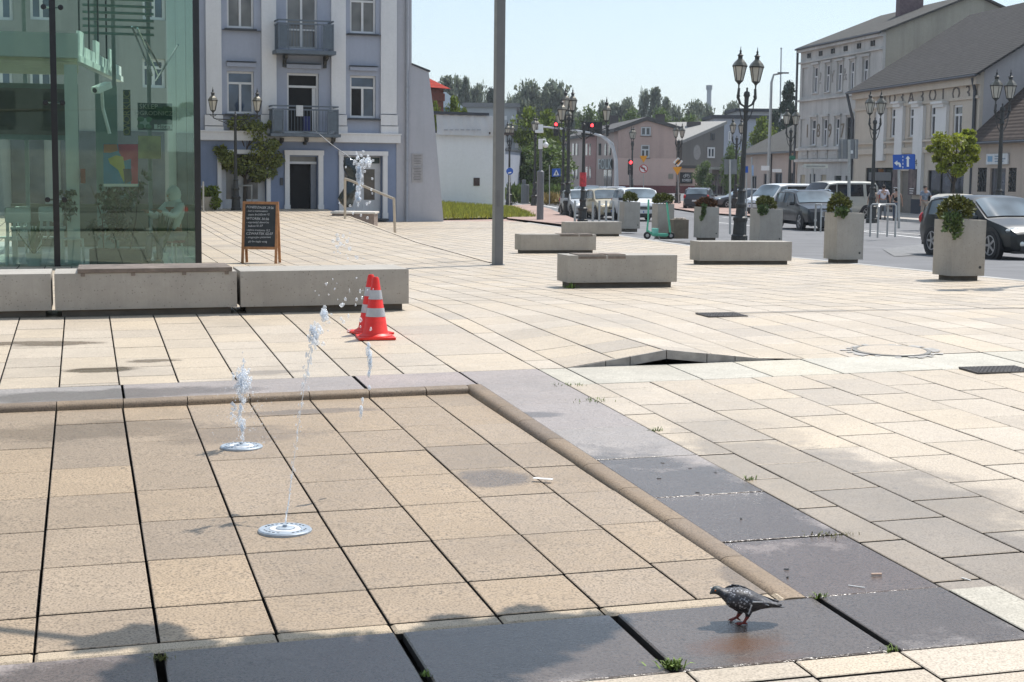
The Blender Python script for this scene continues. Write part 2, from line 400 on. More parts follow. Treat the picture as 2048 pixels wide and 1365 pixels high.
WETP = [wetpx(110, 688, .42, .16, .8, TH), wetpx(210, 740, .30, .13, 1, TH), wetpx(20, 687, .35, .13, .8, TH), wetpx(310, 722, .22, .10, .8, TH), wetpx(540, 745, .3, .10, .45, TH),
        wetpx(1700, 1010, .95, 1.1, .55, TH), wetpx(1560, 930, .55, .8, .55, TH), wetpx(1830, 1110, .7, .8, .6, TH), wetpx(1480, 870, .4, .6, .25, TH), wetpx(1960, 1230, .3, .3, .15, 0), wetpx(1900, 1000, .45, .3, .3, TH)]
M_CREAM = stone('cream_granite', (.51, .437, .345), (.29, .235, .175), 110, .28, .12, .5, WETP, .2)
WETF = [wetpx(180, 850, .8, .35, .4, TH), wetpx(620, 812, .5, .1, .5, TH), wetpx(480, 860, .5, .3, .35, TH), wetpx(990, 950, .22, .2, .75, TH), wetpx(1500, 1160, .12, .25, .5, TH)]
M_POOL = stone('pool_granite', (.365, .282, .198), (.095, .072, .048), 98, .34, .13, .5, WETF, .2)
M_LIP = stone('edge_granite', (.47, .38, .27), (.2, .15, .1), 170, .2, .05, .62)
M_KERB = stone('kerb_granite', (.26, .195, .135), (.10, .07, .045), 110, .5, .14, .6)
WETB = [wetpx(1340, 1010, .8, 1.3, 1, TH+.0), wetpx(1620, 1180, 1.1, 1.0, 1, TH), wetpx(1400, 1280, 1.0, .5, .95, TH), wetpx(1000, 1310, 1.3, .45, 1, TH), wetpx(560, 1330, 1.2, .4, .95, TH), wetpx(1180, 930, .5, .25, .8, TH), wetpx(200, 790, 1.2, .22, .6, TH), wetpx(1060, 830, .25, .1, .7, 0)]
M_BAND = stone('violet_granite', (.345, .315, .292), (.18, .16, .152), 95, .3, .12, .5, WETB, .7,
               rust=[wetpx(1480, 1292, .24, .12, .75)[:5], wetpx(1540, 1316, .2, .06, .5)[:5]],
               tint=[(.94, .95, .96), (1.1, 1.0, .98), (.95, .97, .97), (1.06, .99, .97)])
M_WHITE = stone('white_concrete_strip', (.50, .47, .40), (.30, .275, .225), 100, .4, .08, .75)
# soil/bedding sheet under everything, reaching the horizon
gm = MB()
xs = [-900, -300, -150, -80, -50, -36, -26]+[-20+2*i for i in range(34)]+[60, 80, 120, 200, 400, 900]
ys = [-60, -20, -6, 0, 2, 4, 6, 8, 10, 12, 13.5, 14.6, 15.3, 16, 16.7, 17.4]+[18+2*i for i in range(12)]+[44, 50, 56, 62, 68, 74, 80, 85, 95, 120, 160, 240, 400, 800, 2500]
for i in range(len(xs)-1):
    for j in range(len(ys)-1):
        gm.quad(*[(x, y, zt(x, y)-.115) for x, y in ((xs[i], ys[j]), (xs[i+1], ys[j]), (xs[i+1], ys[j+1]), (xs[i], ys[j+1]))])
structure(gm.build('ground', mat('bedding_soil', (.035, .03, .025), .95, .3, 3, world=True)))
zf_ = lambda x, y: zt(x, y)+floor_dz(uv(Vector((x, y, 0)))[1])
zh_ = lambda x, y: zt(x, y)+heave(*uv(Vector((x, y, 0))))
M_JT = mat('joint_dirt', (.028, .023, .018), .95, .3, 20, world=True)
# --- pool floor
pb = MB(); rnd = random.Random(3)
cross = {0: [895, 942, 995.6, 1063, 1139.7, 1235], 1: [850.5, 939.6, 994.5, 1060, 1137.5, 1232], 2: [843, 885.7, 983, 1045, 1122, 1216],
         3: [858, 922, 1034, 1106.8, 1194.7], 4: [833, 869, 915, 966, 1024, 1093.6, 1178.6], 5: [827.5, 865, 907, 955, 1012, 1081.5, 1164],
         6: [817.6, 854, 894.5, 940.6, 994.5, 1070, 1148.5], 7: [814, 851, 890, 936, 988, 1051, 1127]}
jl = [[(113.2, 818.7), (66, 1314.5)], [(247.3, 814.3), (314.3, 1293.6)], [(375.8, 807.7), (549.5, 1268)], [(502, 804), (771, 1248.5)], [(623, 799), (984.6, 1230)], [(742.9, 794.5), (1188, 1213)], [(857, 790), (1384.6, 1199)]]
LU = {i+1: avg([uv(at(x, y, zf=zf_))[0] for x, y in l]) for i, l in enumerate(jl)}
for i in range(0, -4, -1): LU[i] = LU[i+1]-WU
LU[8] = U_C
for c in range(-3, 8):
    u0, u1 = LU[c], LU[c+1]
    if c == 7: u1 = U_C-.002
    k = min(max(c, 0), 7)
    line = jl[max(0, c-1) if c > 0 else 0]
    vs_ = []
    for y in cross[k]:
        (xa, ya), (xb, yb) = line; x = xa+(xb-xa)*(y-ya)/(yb-ya); vs_.append(uv(at(x, y, zf=zf_))[1])
    if c < 0: vs_ = [v+rnd.uniform(-.15, .15) for v in vs_]
    vs_ = [V_L]+sorted(v for v in vs_ if V_L+.1 < v < V_C-.06)+[V_C]
    for a, b in zip(vs_, vs_[1:]): slabuv(pb, u0, u1, a, b, zf_, (.0058 if c < 3 else .0045)+rnd.uniform(-.0015, .0015), .0075, bev=.0035)
structure(pb.build('pool_floor', [M_POOL, M_JT]))
lb = MB(); lu = [-3.2]+[uv(at(x, y))[0] for x, y in ((-300, 1350), (66, 1327), (558, 1284), (787, 1261), (1005, 1242), (1212, 1227))]+[U_C, U_C2]
for a, b in zip(lu, lu[1:]): slabuv(lb, a, b, V_F, V_L, lambda x, y: zt(x, y), .004, .002, bev=.012)
structure(lb.build('pool_lip', [M_LIP, M_JT]))
# --- rounded kerb along the back and right side
def kerb(mb, a, b, along_u, lo, hi):
    prof = [(-.004, -.1), (0, -.03), (.005, -.016), (.014, -.005), (.028, .002), (.05, .005), (1, .002), (1, -.1)]
    w = hi-lo; rings = []; n = 5
    for i in range(n+1):
        t = a+(b-a)*i/n; ring = []
        for p, h in prof:
            q = lo+(p if p < 1 else w) if p < 1 else hi
            u, v = (t, q) if along_u else (hi-(q-lo) if False else lo+(q-lo), t)
            x, y = xy(u, v); ring.append((x, y, zt(x, y)+h))
        rings.append(ring)
    mb.loft(rings)
kb = MB(); ku = sorted([-3.1]+[uv(at(x, y))[0] for x, y in ((-280, 830), (113, 812), (247, 806), (376, 800), (502, 796), (622, 791), (742, 786), (856, 781))])+[U_C+.002]
for a, b in zip(ku, ku[1:]): kerb(kb, a+.003, b-.003, True, V_C, V_C2)
kv = sorted([uv(at(x, y))[1] for x, y in ((985, 815), (1037, 842), (1098, 879), (1166, 930), (1245, 978), (1336, 1040), (1446, 1116))]+[V_F])
kv = [v for v in kv if v < V_C]+[V_C2]
for a, b in zip(kv, kv[1:]): kerb(kb, a+.003, b-.003, False, U_C, U_C2)
structure(kb.build('pool_kerb', M_KERB, smooth=60))
# --- dark granite band
bb = MB(); Zt = lambda x, y: zt(x, y)
bu = [-3.2, -1.6]+[uv(at(x, y))[0] for x, y in ((245, 785), (722, 767), (940, 758))]+[U_B2]
for i, (a, b) in enumerate(zip(bu, bu[1:])): slabuv(bb, a, b, V_C2, V_B2, Zt, .013 if 1 < i < 4 else .005, .003)
bv = [uv(at(x, y))[1] for x, y in ((1100, 807), (1195, 856), (1290, 915.5), (1410, 990), (1570, 1076), (1750, 1184))]
bv = [V_C2]+bv
for i, (a, b) in enumerate(zip(bv, bv[1:])):
    g = .009 if i in (2, 3, 4) else .003
    slab(bb, rectuv(U_C2+.003, U_B2-.003, b+(.011 if i in (2, 4) else .003), a-(.009 if i in (3, 5) else .003)), Zt)
fu = [-3.3, -1.9]+[uv(at(x, y))[0] for x, y in ((318, 1307), (795, 1262), (1226, 1228), (1640, 1200))]
v1 = bv[-1]
for i, (a, b) in enumerate(zip(fu, fu[1:])): slab(bb, rectuv(a+(.017 if i > 1 else .004), b-(.017 if i > 0 else .004), V_B0+.003, V_F-.007), Zt, bev=.006)
slab(bb, rectuv(fu[-1]+.016, U_B2-.003, V_B0+.003, v1-.003), Zt)
structure(bb.build('pool_border', [M_BAND, M_JT]))
# --- white drainage strip
wb = MB(); wu = [U_B2, J[0], U_R, J[3]+.45*JW, J[3]+1.9*JW, J[3]+4*JW, J[3]+6*JW, J[3]+8*JW, J[3]+10*JW, J[3]+12*JW]
for a, b in zip(wu, wu[1:]): slabuv(wb, a, b, V_CH, V_B2-.012, Zt, .005, .003)
structure(wb.build('drain_strip', [M_WHITE, M_JT]))
# --- cream slabs
cb = MB(); rnd = random.Random(11)
def keep(poly, fs):
    for f in fs:
        poly = clip(poly, f)
        if len(poly) < 3: return None
    return poly
def field(mb, u0, u1, v0, v1, length, zf, cols=None, stagger=None, far=False, fs=(), lv=.15, cw=WU, minv=None):
    if cols is None:
        cols = []; u = u0
        while u < u1: cols.append((u, min(u+cw, u1))); u += cw
    for ci, (a, b) in enumerate(cols):
        v = v0-(rnd.random() if stagger is None else stagger(ci))*length
        while v < v1:
            L = length*(1+rnd.uniform(-lv, lv)); p0, p1 = max(v, v0), min(v+L, v1)
            if p1-p0 > .03:
                x, y = xy((a+b)/2, (p0+p1)/2)
                if y > .8 and abs(x) < y*.37+2.5:
                    gq = .0055+max(0, y-12)*.00016
                    poly = rectuv(a+gq*.8, b-gq*.8, p0+max(.010, gq*.9), p1-max(.010, gq*.9))
                    if fs: poly = keep(poly, fs)
                    if poly: slab(mb, poly, zf, bev=0 if y > 17 else .004, jit=.0012 if y < 16 else .0006)
            v += L
# right field, running bond
jv = sorted(uv(at(1200+x/4.655, 680+y/4.655))[1] for x, y in ((75, 460), (360, 600), (680, 765), (1050, 950), (1470, 1165)))
JL = (jv[-1]-jv[0])/4
def bond(c): 
    base = (jv[0]-V_B0) % JL
    return 1-((base+c*.5*JL) % JL)/JL
cols = [(U_B2, J[0])]+[(J[0]+i*JW, J[0]+(i+1)*JW) for i in range(18)]
def stg(ci): return (.35 if ci == 0 else bond(ci-1))
VN = V_B0-4
def bond2(ci):  # phase so that joints of column 1 fall on the measured ones
    ph = (jv[0]-VN)/JL; ph -= math.floor(ph)
    return 1-((ph+(0 if ci % 2 else .5)) % 1.0)
field(cb, 0, 0, VN, V_CH, JL, Zt, cols, bond2, lv=0)
# front field
fj = [uv(at(x, y))[0] for x, y in ((340, 1400), (880, 1400), (1367, 1338), (1585, 1320), (1800, 1304))]
field(cb, 0, 0, VN, V_B0, JL*1.1, Zt, [(-2.6, fj[0])]+list(zip(fj, fj[1:]))+[(fj[-1], U_B2)], None, lv=.1)
slab(wb := MB(), keep(rectuv(U_B2+.003, J[0]-.01, uv(at(2010, 1240))[1]-.25, uv(at(1900, 1180))[1]-.004), []), lambda x, y: zt(x, y)+.004)
structure(wb.build('pale_paving_patch', [M_WHITE, M_JT]))
# behind the band: columns keep the pool grid, up to the terrace front and street edge
v_ramp = lambda x, y: y-(29.3+(x+.35)*.24)
edge_f = lambda x, y: S_ED(x, y)
colsL = [(s0u+(i-1)*WU, s0u+i*WU) for i in range(-34, 8)]
last = s0u+7*WU
colsM = [(last, U_B2), (U_B2, J[0])] if U_B2-last > .1 else [(last, J[0])]
colsR = [(J[0]+i*JW, J[0]+(i+1)*JW) for i in range(40)]
noramp = lambda x, y: 1 if (y > 29.3+(x+.35)*.24 and ramp_side(x, y) > 0) else -1
class Fld: pass
def backfield(mb, cols, length):
    for a, b in cols:
        v = V_B2+.002-rnd.random()*length; first = True
        while v < 75:
            L = length*(1+rnd.uniform(-.25, .25)); p0, p1 = max(v, V_B2+.004), v+L; v += L
            if p1-p0 < .05: continue
            x, y = xy((a+b)/2, (p0+p1)/2)
            if y < 1 or abs(x) > y*.36+3 or S_ED(x, y) > .6 or y > 68: continue
            g = .006+max(0, y-12)*.00016
            if y > 34: 
                if rnd.random() < .0: continue
            poly = rectuv(a+g*.9, b-g*.9, p0+max(.009, g*.8), p1-max(.009, g*.8))
            poly = keep(poly, [edge_f])
            if not poly: continue
            if on_ramp(*xy(a, p1)) or on_ramp(*xy(b, p0)) or on_ramp(*xy(a, p0)) or on_ramp(*xy(b, p1)):
                if y > 29.3+(x+.35)*.24:
                    A = keep(poly, [lambda x, y: -ramp_side(x, y)+.12]); B = keep(poly, [lambda x, y: ramp_side(x, y)])
                    if A: slab(mb, A, lambda x, y: zt(x, y)+lift(x, y), bev=0, jit=.0005)
                    if B: slab(mb, B, zt, bev=0, jit=.0005)
                    continue
            slab(mb, poly, zh_, bev=0 if y > 17 else .004, jit=.001 if y < 16 else .0005)
backfield(cb, colsL+colsM+colsR, .56)
# pale edge course along the terrace side
n = 26; dR = RAMP1-RAMP0
for i in range(n):
    p, q = RAMP0+dR*(i/n), RAMP0+dR*((i+.985)/n); nn = Vector((-dR.y, dR.x)).normalized()
    slab(cb, [tuple(p), tuple(q), tuple(q+nn*.115), tuple(p+nn*.115)], lambda x, y: zt(x, y)+lift(x, y)+.012, bev=0, thick=.06)
structure(cb.build('paving', [M_CREAM, M_JT]))
# terrace retaining side + step at its front
rb = MB()
for i in range(n):
    p, q = RAMP0+dR*(i/n), RAMP0+dR*((i+1)/n)
    z0, z1 = zt(*p), zt(*q); rb.quad((p.x+.01, p.y, z0-.1), (q.x+.01, q.y, z1-.1), (q.x+.01, q.y, z1+lift(*q)), (p.x+.01, p.y, z0+lift(*p)))
structure(rb.build('terrace_side', mat('terrace_stone', (.33, .27, .22), .8, .2, 5, .2)))
# slot drains: dark lines across the square
def strip(name, a, b, w, material, dz=.006, zf=zs, n=12):
    mb = MB(); A, B = Vector(a[:2]), Vector(b[:2]); d = (B-A).normalized(); nn = Vector((-d.y, d.x))*w/2
    for i in range(n):
        p, q = A+(B-A)*i/n, A+(B-A)*(i+1)/n
        mb.quad(*[(r.x, r.y, zf(r.x, r.y)+dz) for r in (p-nn, q-nn, q+nn, p+nn)])
    return structure(mb.build(name, material))
M_DARK = mat('dark_metal', (.03, .03, .032), .5, .2, 20)
strip('slot_drain', at(640, 537), at(982, 522), .05, M_DARK, .008)
strip('slot_drain', at(1395, 629), at(2060, 617), .035, M_DARK, .008)
strip('slot_drain', at(765, 459), at(985, 457), .1, M_DARK, .008)
# heaved front face: kerb stones lifted off their bed
hb = MB()
us = [U_R-2.0*JW, U_R-1.25*JW, U_R-.75*JW, U_R, U_R+.85*JW, U_R+1.45*JW, U_R+2.3*JW]
for a, b in zip(us, us[1:]):
    q = []
    for u in (a+.004, b-.004):
        x, y = xy(u, V_B2-.004); h = heave(u, V_B2); q.append((x, y, zt(x, y)+h-.004, zt(x, y)+max(h-.075, -.03)))
    (xa, ya, ta, ba), (xb, yb, tb, b2) = q; e = V*.09
    vs = [(xa, ya, ba), (xb, yb, b2), (xb, yb, tb), (xa, ya, ta)]; vs += [(x+e.x, y+e.y, z) for x, y, z in vs]
    hb.add(vs, [[0, 1, 2, 3], [4, 7, 6, 5], [0, 4, 5, 1], [3, 2, 6, 7], [0, 3, 7, 4], [1, 5, 6, 2]])
structure(hb.build('heaved_kerb', mat('grey_kerb_stone', (.3, .28, .26), .8, .25, 9, .3)))
# ================================================================== furniture of the square
M_CONC = weathered('cast_concrete', (.40, .372, .328), .16, .35, .55, .85, 1.6)
M_PLINTH = mat('dark_plinth_concrete', (.13, .115, .095), .9, .2, 6, .2)
M_STEEL = mat('galvanised_steel', (.42, .42, .41), .45, .1, 12, .05, metal=.6)
M_GREYP = mat('grey_painted_steel', (.155, .16, .165), .5, .06, 4)
M_IRON = mat('cast_iron', (.035, .036, .034), .55, .3, 14, .2)
M_WOODO = mat('old_bench_timber', (.19, .155, .13), .85, .3, 9, .4, dirt=.4)
M_BLACK = mat('black_rubber', (.015, .015, .016), .7, .2, 10)
M_WHITEP = mat('white_paint', (.78, .78, .76), .5, .05, 5)
M_RED = mat('red_paint', (.6, .02, .02), .5, .1, 5)
uang = TH
def bench(p0, p1, H, dep, label, timber=None, slots=None):
    A = at(*p0, zf=zt); lo, hi = .2, 6.
    for _ in range(40):
        L = (lo+hi)/2; q = A.to_2d()+U*L
        if project((q.x, q.y, zt(q.x, q.y)))[0] < p1[0]: lo = L
        else: hi = L
    t = thing('concrete_bench', label, 'bench', A, uang, 'concrete block benches on the square')
    for_slope = (zt(*(A.to_2d()+U*L))-A.z)/L
    t.rotation_euler = (0, -math.atan(for_slope), uang)
    b = MB(); b.box(0, L, 0, dep, .07, H, bev=.008); b.build('seat_block', M_CONC, t, local=True, smooth=True)
    b = MB(); b.box(.06, L-.06, .06, dep-.06, -.05, .072); b.build('plinth', M_PLINTH, t, local=True)
    if timber:
        a0, a1 = timber
        b = MB()
        for k in range(4): b.box(a0+.004*k, a1-.003*k, .0+k*dep*.245-.012, (k+.9)*dep*.245-.012, H+.001, H+.042, bev=.004)
        for f in (.02, .34, .67, .95): b.box(a0+(a1-a0)*f, a0+(a1-a0)*f+.04, -.008, dep*.9, H-.03, H-.001)
        b.build('timber_seat', M_WOODO, t, local=True)
    if slots:
        b = MB()
        for a0, a1 in slots: b.box(a0*L, a1*L, -.004, .04, H-.045, H-.012); b.box(a0*L, a1*L, .0, dep*.8, H+.0005, H+.012)
        b.build('seat_slat', M_WOODO, t, local=True)
    return t
bl0, bl1 = at(110, 636, zf=zt), at(818, 622, zf=zt)
bench((-300, 644), (104, 636.5), .432, .8, 'leftmost concrete bench, cut off by the picture edge, under the glass wall')
bench((111, 636), (475, 629), .432, .8, 'long concrete bench with a weathered timber seat slab, in front of the glass pavilion', (.22, 1.72))
bench((482, 628.5), (818, 622), .432, .8, 'concrete bench with bare top right behind the traffic cones')
bench((1136, 577), (1353.5, 574), .43, .5, 'nearest mid-square concrete bench with weeds at its left foot', slots=((.09, .34), (.36, .52)))
bench((1041, 507.5), (1192, 506), .43, .5, 'concrete bench just right of the tall grey pole', slots=((.52, .76), (.78, .95)))
bench((1132, 473.5), (1243, 472), .45, .5, 'farthest concrete bench, behind the row of steel bollards')
bench((1399, 530), (1583, 527), .43, .5, 'concrete bench in front of the ornate street lamp and planters')
# --- planters
M_SHRUB = mat('shrub_leaf', (.115, .125, .025), .7, .4, 9, island=.55)
M_JUNIP = mat('juniper_leaf', (.085, .13, .04), .7, .3, 9, island=.5)
M_HEATH = mat('bronze_leaf', (.13, .06, .025), .7, .3, 9, island=.5)
def leafball(mb, c, rx, ry, rz, n, size, seed, flat=.25, lump=.35):
    rn = random.Random(seed)
    lumps = [(Vector((rn.gauss(0, 1), rn.gauss(0, 1), rn.gauss(.2, 1))).normalized(), rn.uniform(.4, 1)) for _ in range(9)]
    for _ in range(n):
        d = Vector((rn.gauss(0, 1), rn.gauss(0, 1), rn.gauss(0, 1))).normalized()
        if d.z < -.55: d.z *= -.4
        rr = 1-lump*.5+lump*max([max(0, d.dot(l))**6*w for l, w in lumps]); rr *= rn.uniform(.72, 1)
        p = Vector((c[0]+d.x*rx*rr, c[1]+d.y*ry*rr, c[2]+d.z*rz*rr))
        a = (d+Vector((rn.gauss(0, .5), rn.gauss(0, .5), rn.gauss(.3, .5)))).normalized(); b = a.orthogonal().normalized(); b.rotate(Matrix.Rotation(rn.uniform(0, 6.28), 3, a))
        s = size*rn.uniform(.6, 1.3); q = a.cross(b)
        mb.add([tuple(p-b*s*.45), tuple(p+a*s+q*.1*s), tuple(p+b*s*.45), tuple(p-a*s*.3+q*s*flat)], [[0, 1, 2], [0, 2, 3]])
def planter(px, py, wpx, hpx, label, shrub=(.0, .25, .3), trail=None, kind=M_SHRUB, seed=1, yaw=None, dep=None, trunk=False):
    A = at(px, py, zf=zt); D = A.y; w = wpx/FPX*D; h = hpx/FPX*D; dep = dep or w*.95
    t = thing('concrete_planter', label, 'planter', A, uang if yaw is None else yaw, 'concrete planters along the street edge')
    b = MB(); x0, x1 = -w/2, w/2; wl = .06
    b.box(x0, x1, 0, wl, .07, h, bev=.006); b.box(x0, x1, dep-wl, dep, .07, h, bev=.006); b.box(x0, x0+wl, wl, dep-wl, .07, h); b.box(x1-wl, x1, wl, dep-wl, .07, h)
    b.box(x0+wl, x1-wl, wl, dep-wl, .07, .12)
    b.build('trough', M_CONC, t, local=True, smooth=True)
    b = MB(); b.box(x0+.07, x1-.07, .07, dep-.07, -.05, .071); b.build('plinth', M_PLINTH, t, local=True)
    b = MB(); b.box(x0+wl, x1-wl, wl, dep-wl, h-.12, h-.05); b.build('soil', mat('planter_soil', (.05, .035, .02), .95, .3, 20), t, local=True)
    b = MB(); b.lathe([(.0, 0), (.022, 0), (.022, .006), (0, .006)], 10, Matrix.Translation((x1-.08, .001, .2))@Matrix.Rotation(R(90), 4, 'X')); b.build('drain_plug', M_IRON, t, local=True)
    sx, sr, sh = shrub
    b = MB(); leafball(b, (sx, dep/2, h+sh*.45), sr*1.32, sr*1.3, sh*.78, 1300, .058*sr/.25, seed); sh_ = b.build('shrub', kind, t, local=True)
    b = MB(); b.tube([(sx, dep/2, h-.1), (sx+.01, dep/2, h+sh*.3)], .012); b.build('stem', mat('shrub_stem', (.08, .05, .03), .9), sh_, local=True)
    if trail:
        b = MB(); rn = random.Random(seed)
        for k in range(trail[2]):
            tx = trail[0]+rn.uniform(-.12, .12); ln = trail[1]*rn.uniform(.4, 1)
            for q in range(9):
                f = q/8; leafball(b, (tx-.06*f+rn.uniform(-.02, .02), .05-.09*min(1, f*3), h+.03-ln*f**1.4+.04*(1-f)), .035, .035, .035, 7, .05, rn.random())
        b.build('trailing_juniper', M_JUNIP, t, local=True)
    return t
planter(1935, 562, 75, 121, 'nearest concrete planter with a round clipped shrub, beside the dark parked car', (-.09, .2, .31), (-.27, .3, 9), seed=2)
planter(1699, 527, 59, 100, 'concrete planter with a domed shrub, left of the steel bicycle stands', (-.12, .185, .31), (-.22, .12, 6), seed=3)
planter(1541, 493, 50, 74, 'concrete planter with an oval shrub and trailing juniper, in front of the black SUV', (-.03, .22, .29), (-.22, .22, 8), seed=4)
planter(1419, 481, 39, 66, 'concrete planter with a low bronze shrub, just left of the ornate lamp post', (-.02, .24, .22), (-.26, .45, 6), kind=M_HEATH, seed=5)
planter(1331, 476, 35, 67, 'concrete planter with a bushy shrub behind the green scooter', (.0, .25, .28), None, seed=6)
planter(1264, 462, 33, 57, 'concrete planter with a round shrub in front of the white car', (.0, .22, .29), None, seed=7)
# low concrete ashtray block
A = at(1362, 478); t = thing('concrete_bin', 'low square concrete bin topped with litter, between scooter and planter', 'bin', A, uang)
w = 32/FPX*A.y; h = 38/FPX*A.y
b = MB(); b.box(-w/2, w/2, 0, w, 0, h, bev=.01); b.build('block', mat('brown_concrete', (.2, .165, .125), .9, .2, 5, .3, dirt=.4), t, local=True)
b = MB(); rn = random.Random(4)
for k in range(14): b.ball((rn.uniform(-w*.3, w*.4), rn.uniform(.1, w-.1), h+.02), .05, .05, .035, 6, 4)
b.build('litter', mat('litter_grey', (.35, .3, .25), .9, .5, 12, island=.6), t, local=True)
# --- tall grey pole (box section) at right of the glass building
A = at(984.5, 531); D = A.y; w = 21.5/FPX*D
t = thing('square_pole', 'tall plain grey steel mast rising out of the picture', 'pole', A, .06)
b = MB(); b.box(0, w, 0, w, -.05, 9.5, bev=.006); b.build('shaft', M_GREYP, t, local=True)
b = MB(); b.box(-.004, w*.22, -.006, -.001, 0, 9.5); b.build('edge_strip', mat('light_grey_steel', (.24, .24, .225), .5), t, local=True)
b = MB(); b.box(-.03, w+.03, -.03, w+.03, -.02, .012); b.build('base_plate', M_GREYP, t, local=True)
b = MB(); b.box(w*.35, w*.65, -.005, -.001, 1.05, 1.35); b.build('hatch', mat('hatch_grey', (.13, .135, .14), .5), t, local=True)
# --- traffic cones
M_ORANGE = mat('cone_red', (.78, .022, .012), .45, .1, 6, dirt=.35, dscale=7)
M_BANDW = mat('reflective_band', (.42, .43, .45), .4, .12, 12)
def cone(px, py, label, H=.54, rz=0, tilt=0):
    A = at(px, py); t = thing('traffic_cone', label, 'traffic cone', A, rz, 'traffic cones by the fountain'); t.rotation_euler = (tilt, 0, rz)
    r0, r1 = .115, .028; rad = lambda z: r0+(r1-r0)*(z-.03)/(H-.03)
    b = MB(); n = 20
    b.box(-.165, .165, -.165, .165, 0, .022, bev=.008)
    b.lathe([(.15, .022), (.148, .03), (.125, .042), (rad(.05), .055), (rad(H*.97), H*.97), (r1*.75, H), (r1*.5, H), (.012, H-.02)], n)
    b.build('body', M_ORANGE, t, local=True, smooth=True)
    for z0, z1 in ((.36, .50), (.64, .79)):
        b = MB(); b.lathe([(rad(H*z0)+.003, H*z0), (rad(H*z1)+.003, H*z1)], n); b.f = b.f[:-2]; b.fm = b.fm[:-2]
        b.build('reflective_band', M_BANDW, t, local=True, smooth=True)
    return t
cone(751, 677, 'front red traffic cone with two grey bands, torn lower band', .55, .2)
cone(741, 667, 'rear red traffic cone, half hidden by the front one', .54, .5, .02)
# --- A-frame chalkboard
A0, A1 = at(484, 526), at(553, 529); A = (A0+A1)/2; D = A.y
H = 1.13; Wd = .66; aa = math.atan2(A1.y-A0.y, A1.x-A0.x)
M_PINE = mat('orange_pine', (.42, .2, .085), .55, .25, 14, .1)
t = thing('chalkboard_sign', 'wooden A-frame chalkboard covered in handwritten chalk lines', 'chalkboard', A, -.05)
M1 = Matrix.Rotation(R(-9), 4, 'X')
b = MB()
for s in (-1, 1): b.box(s*Wd/2-(.05 if s > 0 else 0), s*Wd/2+(.05 if s < 0 else 0), -.012, .012, 0, H, M1, bev=.004)
b.box(-Wd/2+.05, Wd/2-.05, -.012, .012, H-.05, H-.001, M1, bev=.003); b.box(-Wd/2+.05, Wd/2-.05, -.012, .012, .255, .305, M1, bev=.003)
b.build('front_frame', M_PINE, t, local=True)
b = MB(); b.box(-Wd/2+.05, Wd/2-.05, -.003, .007, .305, H-.05, M1); brd = b.build('board', mat('blackboard', (.03, .036, .042), .65, .35, 5, dirt=.1), t, local=True)
M2 = Matrix.Translation((0, .36, 0))@Matrix.Rotation(R(9), 4, 'X'); b = MB()
for s in (-1, 1): b.box(s*Wd/2-(.05 if s > 0 else 0), s*Wd/2+(.05 if s < 0 else 0), -.012, .012, 0, H-.02, M2, bev=.004)
b.box(-Wd/2+.05, Wd/2-.05, -.012, .012, .27, H-.02, M2); b.build('rear_frame', M_PINE, t, local=True)
M_CHALK = mat('chalk', (.62, .64, .66), .95, .15, 60)
txt = ["PONIEDZIAŁEK 29.06", "- kurs z rozmowami i", "  ciasto drożdżowe 12", "WTOREK 30.06", "- wyprzedaż słowni bo", "  balkon 01.07", "- zajęcia kreatywne 15,2", "CZWARTEK 02.07", "- integracyjne plenerowe", "    gry bo ciepło wrzą"]
for i, l in enumerate(txt):
    sc_ = .062 if l[0] in 'PWC' else .052
    M = M1@Matrix.Translation((-Wd/2+.075+.004*(i % 3), -.0045, H-.105-i*.069))@Matrix.Rotation(R(90), 4, 'X')@Matrix.Rotation(R((i % 3-1)*1.2), 4, 'Z')@Matrix.Scale(.86 if i not in (3, 5, 7) else 1, 4, (1, 0, 0))@Matrix.Shear('XZ', 4, (.12, 0))
    textmesh(l, sc_, 'chalk_writing', M_CHALK, brd, M, 'LEFT', local=True, ext=.0005)
# --- fountain nozzles and water
M_INOX = mat('brushed_steel', (.36, .41, .46), .5, .12, 40, metal=.3)
M_INOXW = mat('polished_ring', (.68, .69, .7), .5, .06, 40, metal=.1)
def nozzle(px, py, label):
    p = at(px, py, zf=zf_); t = thing('fountain_nozzle', label, 'fountain nozzle', p, .3, 'floor fountain nozzles')
    b = MB(); b.lathe([(0, -.01), (.127, -.01), (.127, .006), (.121, .012), (.078, .012), (.077, .009), (0, .009)], 40); pl = b.build('cover_plate', M_INOX, t, local=True, smooth=True)
    b = MB(); b.lathe([(.046, .0095), (.05, .014), (.07, .014), (.074, .0095)], 36); b.f = b.f[:-2]; b.fm = b.fm[:-2]; b.build('light_ring', M_INOXW, t, local=True, smooth=True)
    b = MB(); b.lathe([(0, .01), (.043, .01), (.043, .016), (.03, .02), (.012, .02), (.01, .03), (0, .03)], 24); b.build('jet_head', M_INOX, t, local=True, smooth=True)
    b = MB()
    for k in range(26):
        if k % 7 in (5, 6): continue
        a = 2*math.pi*k/26; b.box(-.006, .006, -.0035, .0035, .0122, .0132, Matrix.Rotation(a, 4, 'Z')@Matrix.Translation((0, .099, 0)))
    b.build('drain_slot', M_BLACK, pl, local=True)
    return p
n1 = nozzle(570, 1062, 'steel fountain nozzle plate nearest the viewer, throwing a thin leaning jet')
n2 = nozzle(483, 895, 'steel fountain nozzle plate under the bubbling splash')
